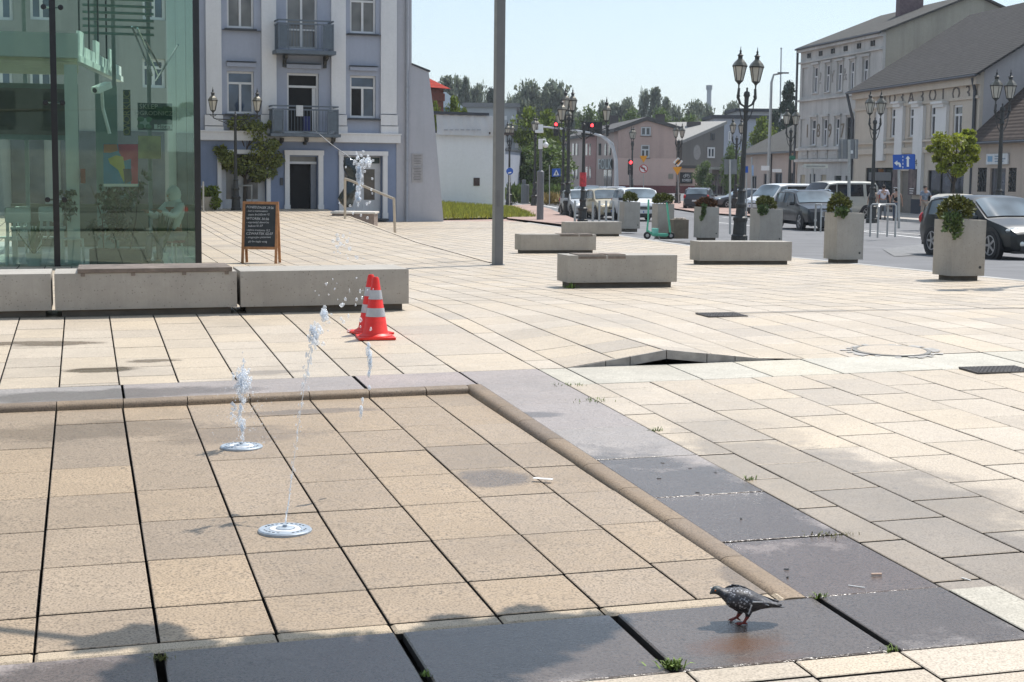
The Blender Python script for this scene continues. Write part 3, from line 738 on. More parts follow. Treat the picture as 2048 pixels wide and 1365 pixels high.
def watermat():
    m, nt, b = newmat('water'); out = nt.nodes['Material Output']
    b.inputs['Base Color'].default_value = (.93, .95, .97, 1); b.inputs['Roughness'].default_value = .06; b.inputs['Specular IOR Level'].default_value = .9
    t = N(nt, 'ShaderNodeBsdfTransparent'); t.inputs[0].default_value = (.96, .98, 1, 1); tl = N(nt, 'ShaderNodeBsdfTranslucent'); tl.inputs[0].default_value = (.95, .97, 1, 1)
    s0 = N(nt, 'ShaderNodeMixShader'); s0.inputs[0].default_value = .5; nt.links.new(b.outputs[0], s0.inputs[1]); nt.links.new(tl.outputs[0], s0.inputs[2])
    s = N(nt, 'ShaderNodeMixShader'); lw = N(nt, 'ShaderNodeLayerWeight'); lw.inputs[0].default_value = .45; nt.links.new(fl(nt, lw.outputs['Facing'], 0, 1, .15, .75), s.inputs[0]); nt.links.new(t.outputs[0], s.inputs[1]); nt.links.new(s0.outputs[0], s.inputs[2]); nt.links.new(s.outputs[0], out.inputs[0])
    return m
M_WATER = watermat()
rn = random.Random(21)
def blob(mb, c, r, n=8, k=6, wob=.35, st=(1, 1, 1)):
    ph = [rn.uniform(0, 6.28) for _ in range(4)]
    vs = []
    for i in range(k+1):
        a = math.pi*(i+.02)/(k+.04)
        vs.append([]); 
        for j in range(n):
            t = 2*math.pi*j/n; q = 1+wob*(math.sin(2*t+ph[0])*math.sin(a*2+ph[1])+.6*math.sin(3*t+ph[2])*math.sin(3*a+ph[3]))
            vs[-1].append((c[0]+r*q*st[0]*math.sin(a)*math.cos(t), c[1]+r*q*st[1]*math.sin(a)*math.sin(t), c[2]-r*q*st[2]*math.cos(a)))
    mb.loft(vs)
def drops(mb, pts, r, n, spread, st=(1, 1, 1.3)):
    for _ in range(n):
        p = Vector(rn.choice(pts))+Vector((rn.gauss(0, spread), rn.gauss(0, spread), rn.gauss(0, spread))); blob(mb, p, r*rn.uniform(.4, 1.3), 6, 4, .3, st)
def pw(px, py, D): return atD(px, py, D)
b = MB()     # jet 1: thin, leaning, breaking up

D0, D1 = n1.y, n1.y+.55; path = []
for px, py, f in ((570, 1058, 0), (573, 1030, .1), (579, 990, .2), (584, 950, .3), (590, 905, .42), (596, 860, .52), (602, 815, .62), (608, 775, .72), (614, 745, .8), (620, 715, .87), (627, 690, .94)):
    path.append(pw(px, py, D0+(D1-D0)*f))
fine = [path[i].lerp(path[i+1], f)+Vector((rn.gauss(0, .0012), 0, 0)) for i in range(len(path)-1) for f in (0, .33, .66)]
b.tube(fine, [.0019*(.5+.5*abs(math.sin(i*1.7)))+.0006 for i in range(len(fine))], 6)
for i in range(len(path)-1):
    a, c = path[i], path[i+1]
    if i < 3: b.tube([a, c], [.0035-.0005*i, .003-.0005*i], 6)
    for k in range(9):
        f = rn.random(); p = a.lerp(c, f)+Vector((rn.gauss(0, .003+.0012*i), rn.gauss(0, .003), 0)); blob(b, p, rn.uniform(.0014, .0034)*(1+.09*i), 6, 4, .25, (1, 1, rn.uniform(1, 3.2)))
for i in range(36): 
    p = path[-1]+Vector((rn.gauss(0, .012), rn.gauss(0, .015), rn.uniform(-.01, .1))); blob(b, p, rn.uniform(.004, .011), 9, 7, .55, (1, 1, rn.uniform(1, 2)))
for px, py, r in ((643, 664, .010), (646, 688, .009), (636, 650, .008), (656, 662, .004), (640, 660, .010), (634, 672, .009), (630, 664, .006)): blob(b, pw(px, py, D1), r, 10, 8, .5)
p = pw(650, 630, D1+.2)
for i in range(22): blob(b, p+Vector((rn.gauss(0, .016), rn.gauss(0, .015), rn.gauss(0, .014))), rn.uniform(.004, .0105), 10, 8, .6)
# falling half of the arc and stray drops over bench and cones
for px, py, r in ((737, 690, .008), (736, 703, .013), (739, 716, .014), (740, 728, .012), (739, 739, .010), (737, 748, .008), (725, 800, .006), (723, 822, .010), (721, 832, .007), (722, 812, .005), (740, 775, .007)):
    for k in range(3): blob(b, pw(px+rn.gauss(0, 1), py+rn.gauss(0, 3), D1+.3), r*rn.uniform(.5, 1), 8, 6, .4, (1, 1, 1.8))
for _ in range(34):
    px, py = rn.gauss(700, 28), rn.uniform(545, 668); blob(b, pw(px, py, D1+rn.uniform(.1, .5)), rn.choice((.0025, .003, .004, .006, .008)), 8, 6, .5, (1, 1, rn.uniform(.8, 1.5)))
for _ in range(26):
    px, py = rn.uniform(665, 728), rn.uniform(465, 522); blob(b, pw(px, py, D1+rn.uniform(0, .5)), rn.choice((.003, .004, .005, .008)), 8, 6, .45)
tag(b.build('water_jet', M_WATER, None, smooth=180), 'thin leaning water jet breaking into drops from the nearer nozzle', 'water jet', 'fountain water')
b = MB()     # jet 2: bubbling column
D = n2.y
for i in range(60):
    f = rn.random(); px = 484+rn.gauss(0, 2.2+3*f); py = 890-f*120; blob(b, pw(px, py, D+rn.gauss(0, .01)), rn.uniform(.004, .009), 8, 6, .45, (1, 1, rn.uniform(1, 2.5)))
for i in range(150):
    px, py = rn.gauss(486, 8), rn.gauss(765, 15); blob(b, pw(px, py, D+rn.gauss(0, .03)), rn.uniform(.003, .010), 8, 6, .55, (1, 1, rn.uniform(.8, 1.7)))
for i in range(190):
    px = rn.gauss(490, 34); py = rn.uniform(770, 905); blob(b, pw(px, py, D+rn.gauss(0, .12)), rn.uniform(.0015, .0038), 6, 4, .3)
for i in range(20): px, py = rn.gauss(466, 4), rn.gauss(828, 14); blob(b, pw(px, py, D), rn.uniform(.004, .01), 8, 6, .5)
for i in range(14): blob(b, pw(486+rn.gauss(0, 2), rn.uniform(705, 750), D), rn.uniform(.003, .005), 6, 4, .3, (1, 1, 2))
tag(b.build('water_splash', M_WATER, None, smooth=180), 'bubbling white water splash over the farther nozzle', 'water splash', 'fountain water')
b = MB()     # high splash thrown up in front of the shop door
D = D1+.25
for px, py, r, n in ((724, 320, .015, 10), (714, 323, .011, 7), (736, 322, .016, 9), (729, 331, .014, 9), (718, 308, .009, 6)):
    for k in range(n): blob(b, pw(px+rn.gauss(0, 5), py+rn.gauss(0, 5), D+rn.gauss(0, .02)), r*rn.uniform(.25, .62), 10, 8, .6)
for i in range(46): py = rn.uniform(335, 405); blob(b, pw(718+rn.gauss(0, 2)-(py-335)*.03, py, D), rn.uniform(.004, .010), 8, 6, .5, (1, 1, 1.5))
for i in range(16): blob(b, pw(rn.uniform(678, 745), rn.uniform(330, 442), D), rn.uniform(.003, .007), 8, 6, .4)
tag(b.build('water_splash', M_WATER, None, smooth=180), 'clump of thrown water hanging in front of the white shop door', 'water splash', 'fountain water')
# --- manhole, grates, litter, weeds
def disc_cover(px, py, r, label, name, cat):
    p = at(px, py); t = thing(name, label, cat, p); b = MB(); zf0 = lambda x, y: zt(p.x+x, p.y+y)-p.z
    def ring(rr, dz): return [(rr*math.cos(2*math.pi*k/40), rr*math.sin(2*math.pi*k/40), zf0(rr*math.cos(2*math.pi*k/40), rr*math.sin(2*math.pi*k/40))+dz) for k in range(40)]
    b.loft([ring(r, .004), ring(r*.99, .011), ring(r*.9, .011), ring(r*.9, .008), ring(.01, .008)], cap=False); b.build('rim', mat('iron_rim', (.2, .19, .17), .6, .2, 20), t, local=True)
    b = MB(); b.loft([ring(r*.88, .009), ring(r*.86, .013), ring(.01, .013)], cap=False); b.build('lid', M_CREAM, t, local=True)
    b = MB(); rr_ = random.Random(5)
    for k in range(40):
        a, c = 2*math.pi*k/40, 2*math.pi*(k+.9)/40
        if rr_.random() < .3: continue
        o = r*rr_.uniform(1.12, 1.34); b.quad(*[(q*math.cos(x), q*math.sin(x), zf0(q*math.cos(x), q*math.sin(x))+.0055) for q, x in ((r*1.02, a), (o, a), (o, c), (r*1.02, c))])
    b.build('patched_edge', mat('wet_mortar', (.4, .38, .35), .6, .35, 12), t, local=True)
disc_cover(1783, 703, .33, 'round manhole cover with stone lid and patched edge in the right paving', 'manhole_cover', 'manhole cover')
def grate(px, py, w, d, label, n=14):
    p = at(px, py); t = thing('drain_grate', label, 'drain grate', p, TH, 'drain grates in the paving')
    t.rotation_euler = (math.atan((zt(p.x, p.y+.5)-zt(p.x, p.y-.5))), 0, TH)
    b = MB(); b.box(-w/2, w/2, -d/2, d/2, -.01, .004); b.build('pan', M_DARK, t, local=True)
    b = MB()
    for k in range(n+1): x = -w/2+w*k/n; b.box(x-.004, x+.004, -d/2, d/2, .0045, .012)
    for k in range(7): y = -d/2+d*k/6; b.box(-w/2, w/2, y-.004, y+.004, .0045, .0118)
    b.build('bars', mat('grate_iron', (.12, .11, .105), .6, .2, 30), t, local=True)
grate(1993, 741, .5, .28, 'rectangular iron drain grate at the right end of the white strip')
grate(1443, 631, .42, .36, 'small iron drain grate at the left end of the slot drain')
M_WEED = mat('weed', (.13, .19, .035), .7, .3, 12, island=.4)
M_MOSS = mat('moss', (.12, .12, .03), .9, .3, 12, island=.4)
def weed(px, py, n, size, label, spread=.03, m=None):
    p = at(px, py); b = MB(); r = random.Random(int(px*7+py))
    for _ in range(n):
        q = Vector((p.x+r.gauss(0, spread), p.y+r.gauss(0, spread*.6), 0)); q.z = zt(q.x, q.y)-.004
        d = Vector((r.gauss(0, .7), r.gauss(0, .7), r.uniform(.5, 1))).normalized(); s = size*r.uniform(.5, 1.2); w = d.cross(Vector((0, 0, 1))).normalized()*s*.09
        mid = q+d*s*.6+Vector((0, 0, s*.1)); e = q+d*s+Vector((0, 0, -s*.12))
        b.add([tuple(q-w), tuple(q+w), tuple(mid+w*.8), tuple(mid-w*.8), tuple(e)], [[0, 1, 2, 3], [3, 2, 4]])
    tag(b.build('weed', m or M_WEED, None), label, 'weed', 'weeds in the paving joints')
weed(1347, 1335, 70, .05, 'green grass tuft between dark and pale slabs at the bottom edge', .022)
weed(1640, 1196, 26, .04, 'dry little weed at the dark slab corner behind the pigeon', .016)
weed(1783, 1300, 24, .03, 'small weed at the far corner of the dark border slab', .018)
weed(1190, 803, 60, .03, 'strip of green weeds beside the border at the back corner', .08)
weed(1140, 771, 40, .03, 'green weeds at the tip of the white strip', .06)
weed(1311, 862, 40, .035, 'single green tuft on the right border joint', .02)
weed(1498, 960, 26, .035, 'yellowish tuft on the right border beside damp slabs', .018)
weed(1664, 1071, 60, .025, 'dry weed row at the end of the open border joint', .06, M_MOSS)
weed(1142, 577, 60, .09, 'leafy weed at the foot of the nearest mid-square bench', .04)
weed(320, 1318, 40, .03, 'moss and weeds in the wide joint at bottom left', .018, M_MOSS)
weed(850, 1350, 30, .03, 'moss tuft in the wide joint at bottom middle', .014, M_WEED)
def bit(px, py, l, w, h, rz, material, name, label, cat):
    p = at(px, py); b = MB(); b.box(-l/2, l/2, -w/2, w/2, .0005, h, Matrix.Translation(p)@Matrix.Rotation(rz, 4, 'Z')); tag(b.build(name, material, None), label, cat)
bit(1753, 1151, .045, .008, .009, .1, mat('cigarette_filter', (.7, .5, .38), .8), 'cigarette_butt', 'cigarette butt lying on the wet dark border', 'litter')
bit(1713, 1174, .07, .004, .003, -.5, M_WHITEP, 'straw_bit', 'thin white straw on the wet dark border', 'litter')
bit(1932, 1159, .05, .005, .003, -1.0, M_WHITEP, 'straw_bit', 'curved white straw on the pale paving at right', 'litter')
bit(1086, 958, .11, .03, .002, -.3, M_WHITEP, 'bird_dropping', 'white bird dropping on the pool floor', 'stain')
for i, (px, py) in enumerate(((1573, 1139), (1575, 1155), (1325, 927), (1380, 938), (1431, 946), (1318, 958), (1482, 1038), (1395, 986))):
    bit(px, py, .022, .008, .003, i*1.3, M_BLACK, 'dry_leaf', 'tiny dark leaf scrap on the wet right border', 'litter')
    bpy.data.objects[-1]
for o in bpy.data.objects:
    if o.name.startswith('dry_leaf'): o['group'] = 'dark leaf scraps on the border'
# --- steel bollards and bicycle stands
def bollard(px, ybot, ytop, label):
    A = at(px, ybot); h = (ybot-ytop)/FPX*A.y; t = thing('steel_bollard', label, 'bollard', A, 0, 'thin steel bollards behind the far bench')
    b = MB(); b.lathe([(.045, -.02), (.045, h-.02), (.04, h), (0, h)], 12); b.build('post', M_STEEL, t, local=True, smooth=True)
    b = MB(); b.lathe([(.065, 0), (.065, .012), (.046, .014)], 12); b.build('collar', M_STEEL, t, local=True)
for i, (px, yb, yt) in enumerate(((1149.5, 441, 402), (1185, 442, 405), (1198, 443, 402), (1211.5, 443, 402), (1225.5, 443, 403), (1237, 443, 402))):
    bollard(px, yb+10, yt, ['steel bollard standing alone left of the two-armed lamp', 'steel bollard directly right of the two-armed lamp', 'third steel bollard from the left', 'steel bollard in the middle of the close row of five', 'steel bollard second from the planter end', 'steel bollard touching the planter on the right'][i])
def stand(pts, top, label):
    (xa, ya), (xb, yb) = pts; A, B = at(xa, ya), at(xb, yb); h = (ya-top)/FPX*A.y
    t = thing('bicycle_stand', label, 'bicycle stand', A, 0, 'steel bicycle stands by the road')
    b = MB(); q = B-A; b.tube([(0, 0, 0), (0, 0, h-.06), tuple(q*.06+Vector((0, 0, h))), tuple(q*.94+Vector((0, 0, h))), tuple(q+Vector((0, 0, h-.06))), tuple(q)], .032, 8)
    b.build('hoop', M_STEEL, t, local=True, smooth=True)
stand(((1630, 464), (1641, 465)), 409, 'bicycle stand furthest left, in front of the black SUV')
stand(((1740, 474), (1790, 475)), 409, 'long bicycle stand right of the tall planter')
stand(((1755, 476), (1774, 474)), 411, 'narrow bicycle stand inside the right row')
# --- kick scooter
A = at(1315, 479); D = A.y; k = D/FPX
M_MINT = mat('mint_paint', (.10, .44, .30), .4, .06, 4)
t = thing('kick_scooter', 'mint green electric kick scooter parked by the planters', 'scooter', A, .1)
X = lambda px, py: ((px-1315)*k, (479-py)*k)
def tb(mb, pts, r, y=0): mb.tube([(X(*p)[0], y, X(*p)[1]) for p in pts], r, 8)
b = MB(); tb(b, [(1295, 462), (1300, 466), (1306, 471), (1331, 472), (1337, 470)], .035); b.box(*[X(1303, 0)[0], X(1335, 0)[0]], -.085, .085, X(0, 472)[1], X(0, 467)[1], bev=.015); b.build('deck', M_MINT, t, local=True, smooth=True)
b = MB(); tb(b, [(1341, 470), (1337, 440), (1332, 405)], .032); b.build('steering_column', M_MINT, t, local=True, smooth=True)
b = MB(); tb(b, [(1296, 400), (1296, 440), (1294, 465)], .028, .06); b.build('rear_post', M_MINT, t, local=True, smooth=True)
b = MB(); b.tube([(X(1332, 404)[0]-.02, -.24, X(0, 405)[1]), (X(1332, 404)[0], 0, X(0, 404)[1]+.02), (X(1332, 404)[0]-.02, .24, X(0, 405)[1])], .016, 8); tb(b, [(1322, 406), (1343, 405)], .014); b.build('handlebar', M_BLACK, t, local=True, smooth=True)
b = MB(); b.box(X(1303, 0)[0], X(1316, 0)[0], -.07, .07, X(0, 468)[1], X(0, 457)[1], bev=.02); b.build('battery_box', mat('mint_light', (.2, .55, .45), .4), t, local=True)
for px in (1342, 1294):
    b = MB(); b.lathe([(.0, -.02), (.07, -.03), (.1, -.028), (.112, 0), (.1, .028), (.07, .03), (0, .02)], 20, Matrix.Translation((X(px, 0)[0], 0, .112))@Matrix.Rotation(R(90), 4, 'X')); wv = b.build('wheel', M_BLACK, t, local=True, smooth=True)
    b = MB(); b.lathe([(0, -.034), (.05, -.033), (.05, .033), (0, .034)], 14, Matrix.Translation((X(px, 0)[0], 0, .112))@Matrix.Rotation(R(90), 4, 'X')); b.build('hub', M_STEEL, wv, local=True)
b = MB(); tb(b, [(1310, 471), (1307, 480)], .012, -.05); tb(b, [(1316, 471), (1319, 480)], .012, -.05); b.build('kickstand', M_STEEL, t, local=True)
# --- hand rail on the terrace edge
t = thing('handrail', 'sloping pale metal handrail beside the stone block on the terrace', 'handrail', at(690, 437))
b = MB(); p0, p1 = at(690, 438), at(790, 467, zf=zt); h0 = atD(690, 358, p0.y); h1 = atD(788, 398, p1.y); h2 = atD(722, 363, p0.y-.3)
b.tube([p0, h0-Vector((0, 0, .05)), h0], .045, 8); b.tube([h0, h2*0+h0.lerp(h1, .15)+Vector((0, 0, .02)), h1], .045, 8); b.tube([h1, p1], .045, 8)
b.build('rail', mat('champagne_metal', (.5, .43, .34), .4, .1, 8, metal=.4), t, smooth=True)
# stone block + statue behind it
A = at(748, 455, zf=zt); B0 = at(676, 424)
Dp = A.y; t = thing('stone_block', 'low polished stone block on the terrace edge carrying the dark statue', 'stone block', A, 0)
w = 84/FPX*Dp; h = 30/FPX*Dp
b = MB(); b.box(-w, 0, 0, 1.6, -.1, h-.07, bev=.01); b.build('body', mat('brown_granite', (.25, .195, .165), .5, .2, 8, .1), t, local=True)
b = MB(); b.box(-w-.05, .05, -.05, 1.65, h-.069, h, bev=.008); b.build('cap_slab', mat('pale_granite', (.6, .56, .5), .6, .1, 8), t, local=True)
Dq = Dp+.7; base = atD(705, 414, Dq); base.z = A.z+h
t = thing('statue', 'dark glossy twisted metal statue on the stone block before the right shop door', 'statue', base)
def S_(px, py): q = atD(px, py, Dq); return (q.x, q.z-.0)
b = MB(); rings = []
for (py, xl, xr) in ((415, 688, 704), (408, 681, 706), (398, 673, 707), (388, 680, 712), (378, 684, 715), (368, 689, 712), (360, 692, 713), (352, 692, 716), (342, 687, 716), (332, 685, 714), (322, 684, 709), (316, 690, 704)):
    a, z = S_(xl, py); c, _ = S_(xr, py); mx, r_ = (a+c)/2, (c-a)/2; r0 = random.Random(py)
    rings.append([(mx+r_*math.cos(k*math.pi/5)*r0.uniform(.75, 1.1), Dq+r_*.8*math.sin(k*math.pi/5)*r0.uniform(.8, 1.2), z) for k in range(10)])
b.loft(rings); b.build('figure', mat('black_chrome', (.05, .06, .065), .12, .5, 5, .5, metal=.9), t, smooth=60)
# ================================================================== buildings
def glassmat(name, c, rough=.04):
    m, nt, b = newmat(name); pos = coords(nt, True); f = noise(nt, pos, .9, 2)
    nt.links.new(ramp(nt, f, [(.35, [x*.6 for x in c]), (.65, [min(1, x*1.5) for x in c])]), b.inputs['Base Color'])
    b.inputs['Roughness'].default_value = rough; b.inputs['Specular IOR Level'].default_value = .6; b.inputs['IOR'].default_value = 1.52
    return m
M_GL = glassmat('window_glass', (.035, .042, .055)); M_GLC = glassmat('curtained_glass', (.12, .115, .11)); M_GLB = glassmat('blue_glass', (.05, .075, .12))
M_FRW = mat('white_window_frame', (.62, .62, .62), .5, .05, 5)
M_DARKIN = mat('painted_dark_interior', (.012, .012, .013), .9, .3, 2)  # near-black colour painting the shade of rooms behind openings
M_SILL = mat('dark_sill_metal', (.05, .055, .065), .5, .1, 6)
def xyD(px, D): p = atD(px, 350, D); return (p.x, p.y)
def plaster(name, c, dirt=.3, ds=.6, var=.06):
    if name not in MATS: weathered(name, c, dirt*.75, dirt*.8, 0, .9, clamp(ds*.55, .12, .5), .12)
    return MATS[name]
def shell(mb, F, depth, z0, z1, a0=0, a1=None, front=-.5):
    a1 = F.L if a1 is None else a1; F.box(mb, a0+.003, a1-.003, -depth, front, z0, z1)
# --- blue-grey tenement
F = Facade(xyD(380, 63.6), xyD(796, 66.4)); zb = F.hit(600, 421)[1]-.25; zg = zb-.9; zt_ = F.hit(600, -58)[1]
bld = thing('tenement_house', 'three storey blue grey tenement with pale pilasters and two balconies', 'building', F.P(F.L/2, 0, zg))
M_BLU = plaster('lavender_plaster', (.365, .395, .475), .2, .8); M_BLU2 = plaster('blue_plaster', (.215, .265, .385), .25, .8); M_PIL = plaster('pale_grey_plaster', (.70, .70, .71), .15, .8); M_LAV = plaster('pale_lavender_plaster', (.44, .445, .485), .18, .7)
zc = F.hit(600, 285)[1]
H1 = [F.rect(453.5, -40, 507.4, 56.6), F.rect(572, -30, 634.5, 98), F.rect(700, -22, 751.7, 67), F.rect(454, 143, 508, 227.5), F.rect(574, 147, 637.8, 268), F.rect(700, 152, 751.7, 236)]
H0 = [F.rect(443, 310, 532, 425), F.rect(579.5, 313.4, 635, 424), F.rect(687, 313, 764, 441)]
b = MB(); F.wall(b, 0, F.L, zc, zt_, H1, .2); shell(b, F, 11, zg, zt_); b.build('upper_wall', M_BLU, bld)
b = MB(); F.wall(b, 0, F.L, zg, zc-.001, H0, .3); b.build('ground_floor_wall', M_BLU2, bld)
for (x0, x1) in ((409.7, 443.4), (521.5, 552.6), (661.4, 690.7), (761, 792)):
    b = MB(); F.bxp(b, x0, -56, x1, 229, .004, .12); F.bxp(b, x0-1, 230, x1+1.5, 252, .004, .17); F.bxp(b, x0-1, 253, x1+2.5, 268, .004, .2); b.build('pilaster', M_PIL, bld)
b = MB(); a0, z = F.hit(398, 267); F.box(b, 0, F.L+.05, .004, .26, zc+.03, zc+.36); F.box(b, 0, F.L+.08, .004, .3, zc+.361, zc+.42); b.build('cornice', M_PIL, bld)
for h, k in zip(H1, (0, 1, 0, 0, 2, 3)):
    if k == 2:
        w_ = F.window((h[0], h[1], h[2], h[3]), bld, M_FRW, M_DARKIN, .2, 1, .78, .09)
        g = MB(); F.box(g, h[1]-.26, h[1]-.1, -.5, -.15, h[2]+.05, h[2]+(h[3]-h[2])*.76); g.build('open_leaf', M_FRW, w_)
    else: 
        w_ = F.window(h, bld, M_FRW, M_GLC if k < 2 and h[3] > zc+4 else (M_GLB if k != 1 else M_GLC), .2, 2, .72 if k != 1 else .86, .085, sill=M_SILL if k != 1 else None, midv=(.3,) if k == 1 else None)
        if k == 3: g = MB(); F.box(g, h[0]+.1, (h[0]+h[1])/2-.06, -.165, -.16, h[2]+.1, h[2]+(h[3]-h[2])*.68); g.build('casement_dark_sheet', M_DARKIN, w_)  # dark sheet painting the shaded room behind an opened casement
for r_ in ((453, 125, 511, 135), (572, 129, 641, 139), (699, 134, 754, 143)):
    b = MB(); F.bxp(b, *r_, .004, .13); b.build('window_moulding', M_BLU, bld); b = MB(); F.bxp(b, r_[0]-1, r_[1]-2.5, r_[2]+1, r_[1]-.1, .004, .2); b.build('lintel_cover', M_SILL, bld)
for r_ in ((443.5, 60, 521.4, 63.5), (691, 68.5, 760.8, 72), (693, 238, 760.5, 241.3), (443.5, 229, 521, 232), (693, 274, 760.5, 277)):
    b = MB(); F.bxp(b, *r_, .004, .16); b.build('sill_ledge', M_SILL, bld)
M_DOORW = mat('white_door_paint', (.58, .59, .61), .55, .06, 4)
def surround(x0, y0, x1, y1, wp=9):
    b = MB(); F.bxp(b, x0, y0, x0+wp, y1, .004, .1); F.bxp(b, x1-wp, y0, x1, y1, .004, .1); F.bxp(b, x0-1, y0-2, x1+1, y0+wp*.9, .005, .13); F.bxp(b, x0-1, y1-14, x0+wp+1, y1+2, .006, .14); F.bxp(b, x1-wp-1, y1-14, x1+1, y1+2, .006, .14)
    b.build('door_surround', M_PIL, bld)
surround(434, 301, 541, 424); surround(569, 302.5, 646, 424, 10); surround(677.5, 304, 774, 440)
# shop entrance left
h = H0[0]; b = MB(); F.box(b, h[0], h[1], -.36, -.3, h[2], h[3]); d_ = b.build('shop_door', M_DOORW, bld)
b = MB(); F.bxp(b, 454, 337, 478, 399, -.31, -.285); F.bxp(b, 494.6, 358, 518, 399, -.31, -.285); F.bxp(b, 452, 316, 522, 328, -.31, -.285); b.build('pane', M_GLC, d_)
b = MB(); [F.bxp(b, x, 402, x+14, 420, -.3, -.28) for x in (450, 466, 494, 510)]; b.build('panel', M_DOORW, d_)
# open doorway, its unlit depth painted by a near-black sheet
h = H0[1]; b = MB(); F.box(b, h[0]-.3, h[1]+.3, -.49, -.42, h[2], h[3]+.1); b.build('hallway_dark_sheet', M_DARKIN, bld)
b = MB(); zz = F.hit(607, 326)[1]; F.box(b, h[0], h[1], -.3, -.2, zz-.05, zz+.05); tr = b.build('transom_bar', M_DOORW, bld); b = MB(); F.box(b, h[0], h[1], -.27, -.24, zz+.051, h[3]); b.build('pane', M_GLC, tr)
b = MB(); F.bxp(b, 624, 328, 634.5, 424, -.41, -.25); b.build('open_door_leaf', mat('grey_blue_door', (.2, .22, .26), .5), bld)
b = MB(); F.bxp(b, 560, 356, 566, 371, .004, .06); b.build('intercom', M_SILL, bld)
# white shop door right
h = H0[2]; b = MB(); F.box(b, h[0], h[1], -.36, -.3, h[2], h[3]); d_ = b.build('shop_door', M_DOORW, bld)
b = MB(); F.bxp(b, 731, 338.7, 752.4, 400.5, -.31, -.285); F.bxp(b, 692, 338.7, 712, 400.5, -.31, -.285); b.build('pane', mat('brown_reflecting_glass', (.11, .095, .08), .1, .4, 2, world=True), d_)
b = MB(); F.bxp(b, 688, 315, 762, 327.5, -.31, -.27); sg = b.build('sign_board', mat('dark_green_sign', (.03, .05, .045), .5), d_)
a_, z_ = F.hit(741, 321.5); M = Matrix.Translation(F.P(a_, -.267, z_))@Matrix.Rotation(math.atan2(F.e.y, F.e.x), 4, 'Z')@Matrix.Rotation(R(90), 4, 'X')
textmesh('BAR', .2, 'sign_lettering', M_WHITEP, sg, M)
b = MB(); [F.bxp(b, x, 405, x+9, 430, -.3, -.28) for x in (716, 728, 742, 753)]; b.build('panel', M_DOORW, d_)
b = MB(); F.bxp(b, 680, 437, 772, 441, -.3, .5); b.build('door_step', M_SILL, bld)
# balconies
M_BAL = mat('blue_grey_steel', (.10, .125, .155), .5, .1, 6); M_BALG = mat('balcony_panel', (.085, .11, .14), .3, .1, 6)
def balcony(x0, x1, ytop, yfl, ybot, dep, brs):
    Ff = Facade(F.P(0, dep, 0)[:2], F.P(F.L, dep, 0)[:2])
    a0, z0 = Ff.hit(x0, yfl); a1, _ = Ff.hit(x1, yfl); zt1 = Ff.hit((x0+x1)/2, ytop)[1]; zf1 = Ff.hit((x0+x1)/2, yfl)[1]; zb1 = Ff.hit((x0+x1)/2, ybot)[1]
    b = MB(); F.box(b, a0-.08, a1+.08, .005, dep+.06, zb1, zf1); s = b.build('balcony', M_BAL, bld)
    b = MB()
    for zz in (zt1, zt1-.14): F.box(b, a0, a1, dep-.05, dep, zz-.03, zz+.03); F.box(b, a0, a0+.05, .01, dep-.05, zz-.03, zz+.03); F.box(b, a1-.05, a1, .01, dep-.05, zz-.03, zz+.03)
    F.box(b, a0, a1, dep-.04, dep-.01, zf1+.08, zf1+.11)
    n = int((a1-a0)/.125)
    for i in range(n+1): q = a0+(a1-a0-.02)*i/n; F.box(b, q, q+.018, dep-.035, dep-.015, zf1+.1, zt1-.16)
    for i in range(7): q = .05+(dep-.1)*i/7; F.box(b, a0+.01, a0+.03, q, q+.018, zf1, zt1-.16); F.box(b, a1-.03, a1-.01, q, q+.018, zf1, zt1-.16)
    for q in (a0, a0+.42, a1-.46, a1-.05): F.box(b, q, q+.05, dep-.052, dep-.002, zf1, zt1-.1)
    b.build('railing', M_BAL, s)
    for q0, q1 in ((a0+.06, a0+.40), (a1-.40, a1-.06)): b = MB(); F.box(b, q0, q1, dep-.03, dep-.02, zf1+.12, zt1-.18); b.build('side_panel', M_BALG, s)
    for px, py0, py1 in brs:
        a, z1 = F.hit(px, py0); z0 = F.hit(px, py1)[1]; b = MB(); w = .06
        pr = [(.0, z1-.0), (.62, z1), (.55, z1-.13), (.25, z1-.2), (.14, z0+.12), (.16, z0), (0, z0)]
        vs = [F.P(a+s_, d+.005, z) for s_ in (-w, w) for d, z in pr]; n = len(pr)
        b.add(vs, [list(range(n)), list(range(n, 2*n))[::-1]]+[[i, i+n, (i+1) % n+n, (i+1) % n] for i in range(n)]); b.build('bracket', M_IRON, s)
balcony(556, 668, 41.5, 101, 108.5, 1.0, ((568, 112, 134), (649, 114, 137)))
balcony(545, 677.5, 213, 268, 274, 1.0, ((560, 277, 290), (609, 276, 290), (662.5, 277, 291)))
b = MB(); F.bxp(b, 554, 240, 563, 262, .3, .5); tag(b.build('planter_pot', mat('dark_pot', (.03, .03, .035), .6)), 'dark round pot standing at the left end of the lower balcony', 'pot')
Fb = Facade(F.P(0, 1.05, 0)[:2], F.P(F.L, 1.05, 0)[:2]); b = MB(); Fb.bxp(b, 592.5, 211, 606, 233, -.07, .03); tag(b.build('towel', mat('light_towel', (.5, .52, .54), .95, .15, 30, .3)), 'pale towel hung over the lower balcony rail', 'towel')
b = MB(); Fb.bxp(b, 612, 232, 626, 262, -.7, -.5); tag(b.build('drying_cloth', mat('dark_blue_cloth', (.03, .04, .15), .9, .2, 8)), 'dark blue cloth behind the lower balcony railing', 'cloth')
pA, pB = atD(627, 259, F.hit(627, 259) and 64.2), atD(702, 317, Dq); b = MB(); b.tube([pA, pA.lerp(pB, .5)-Vector((0, 0, .05)), pB], .018, 6); tag(b.build('cable', mat('pale_cable', (.4, .4, .4), .5)), 'taut pale cable from the balcony to the dark statue', 'cable')
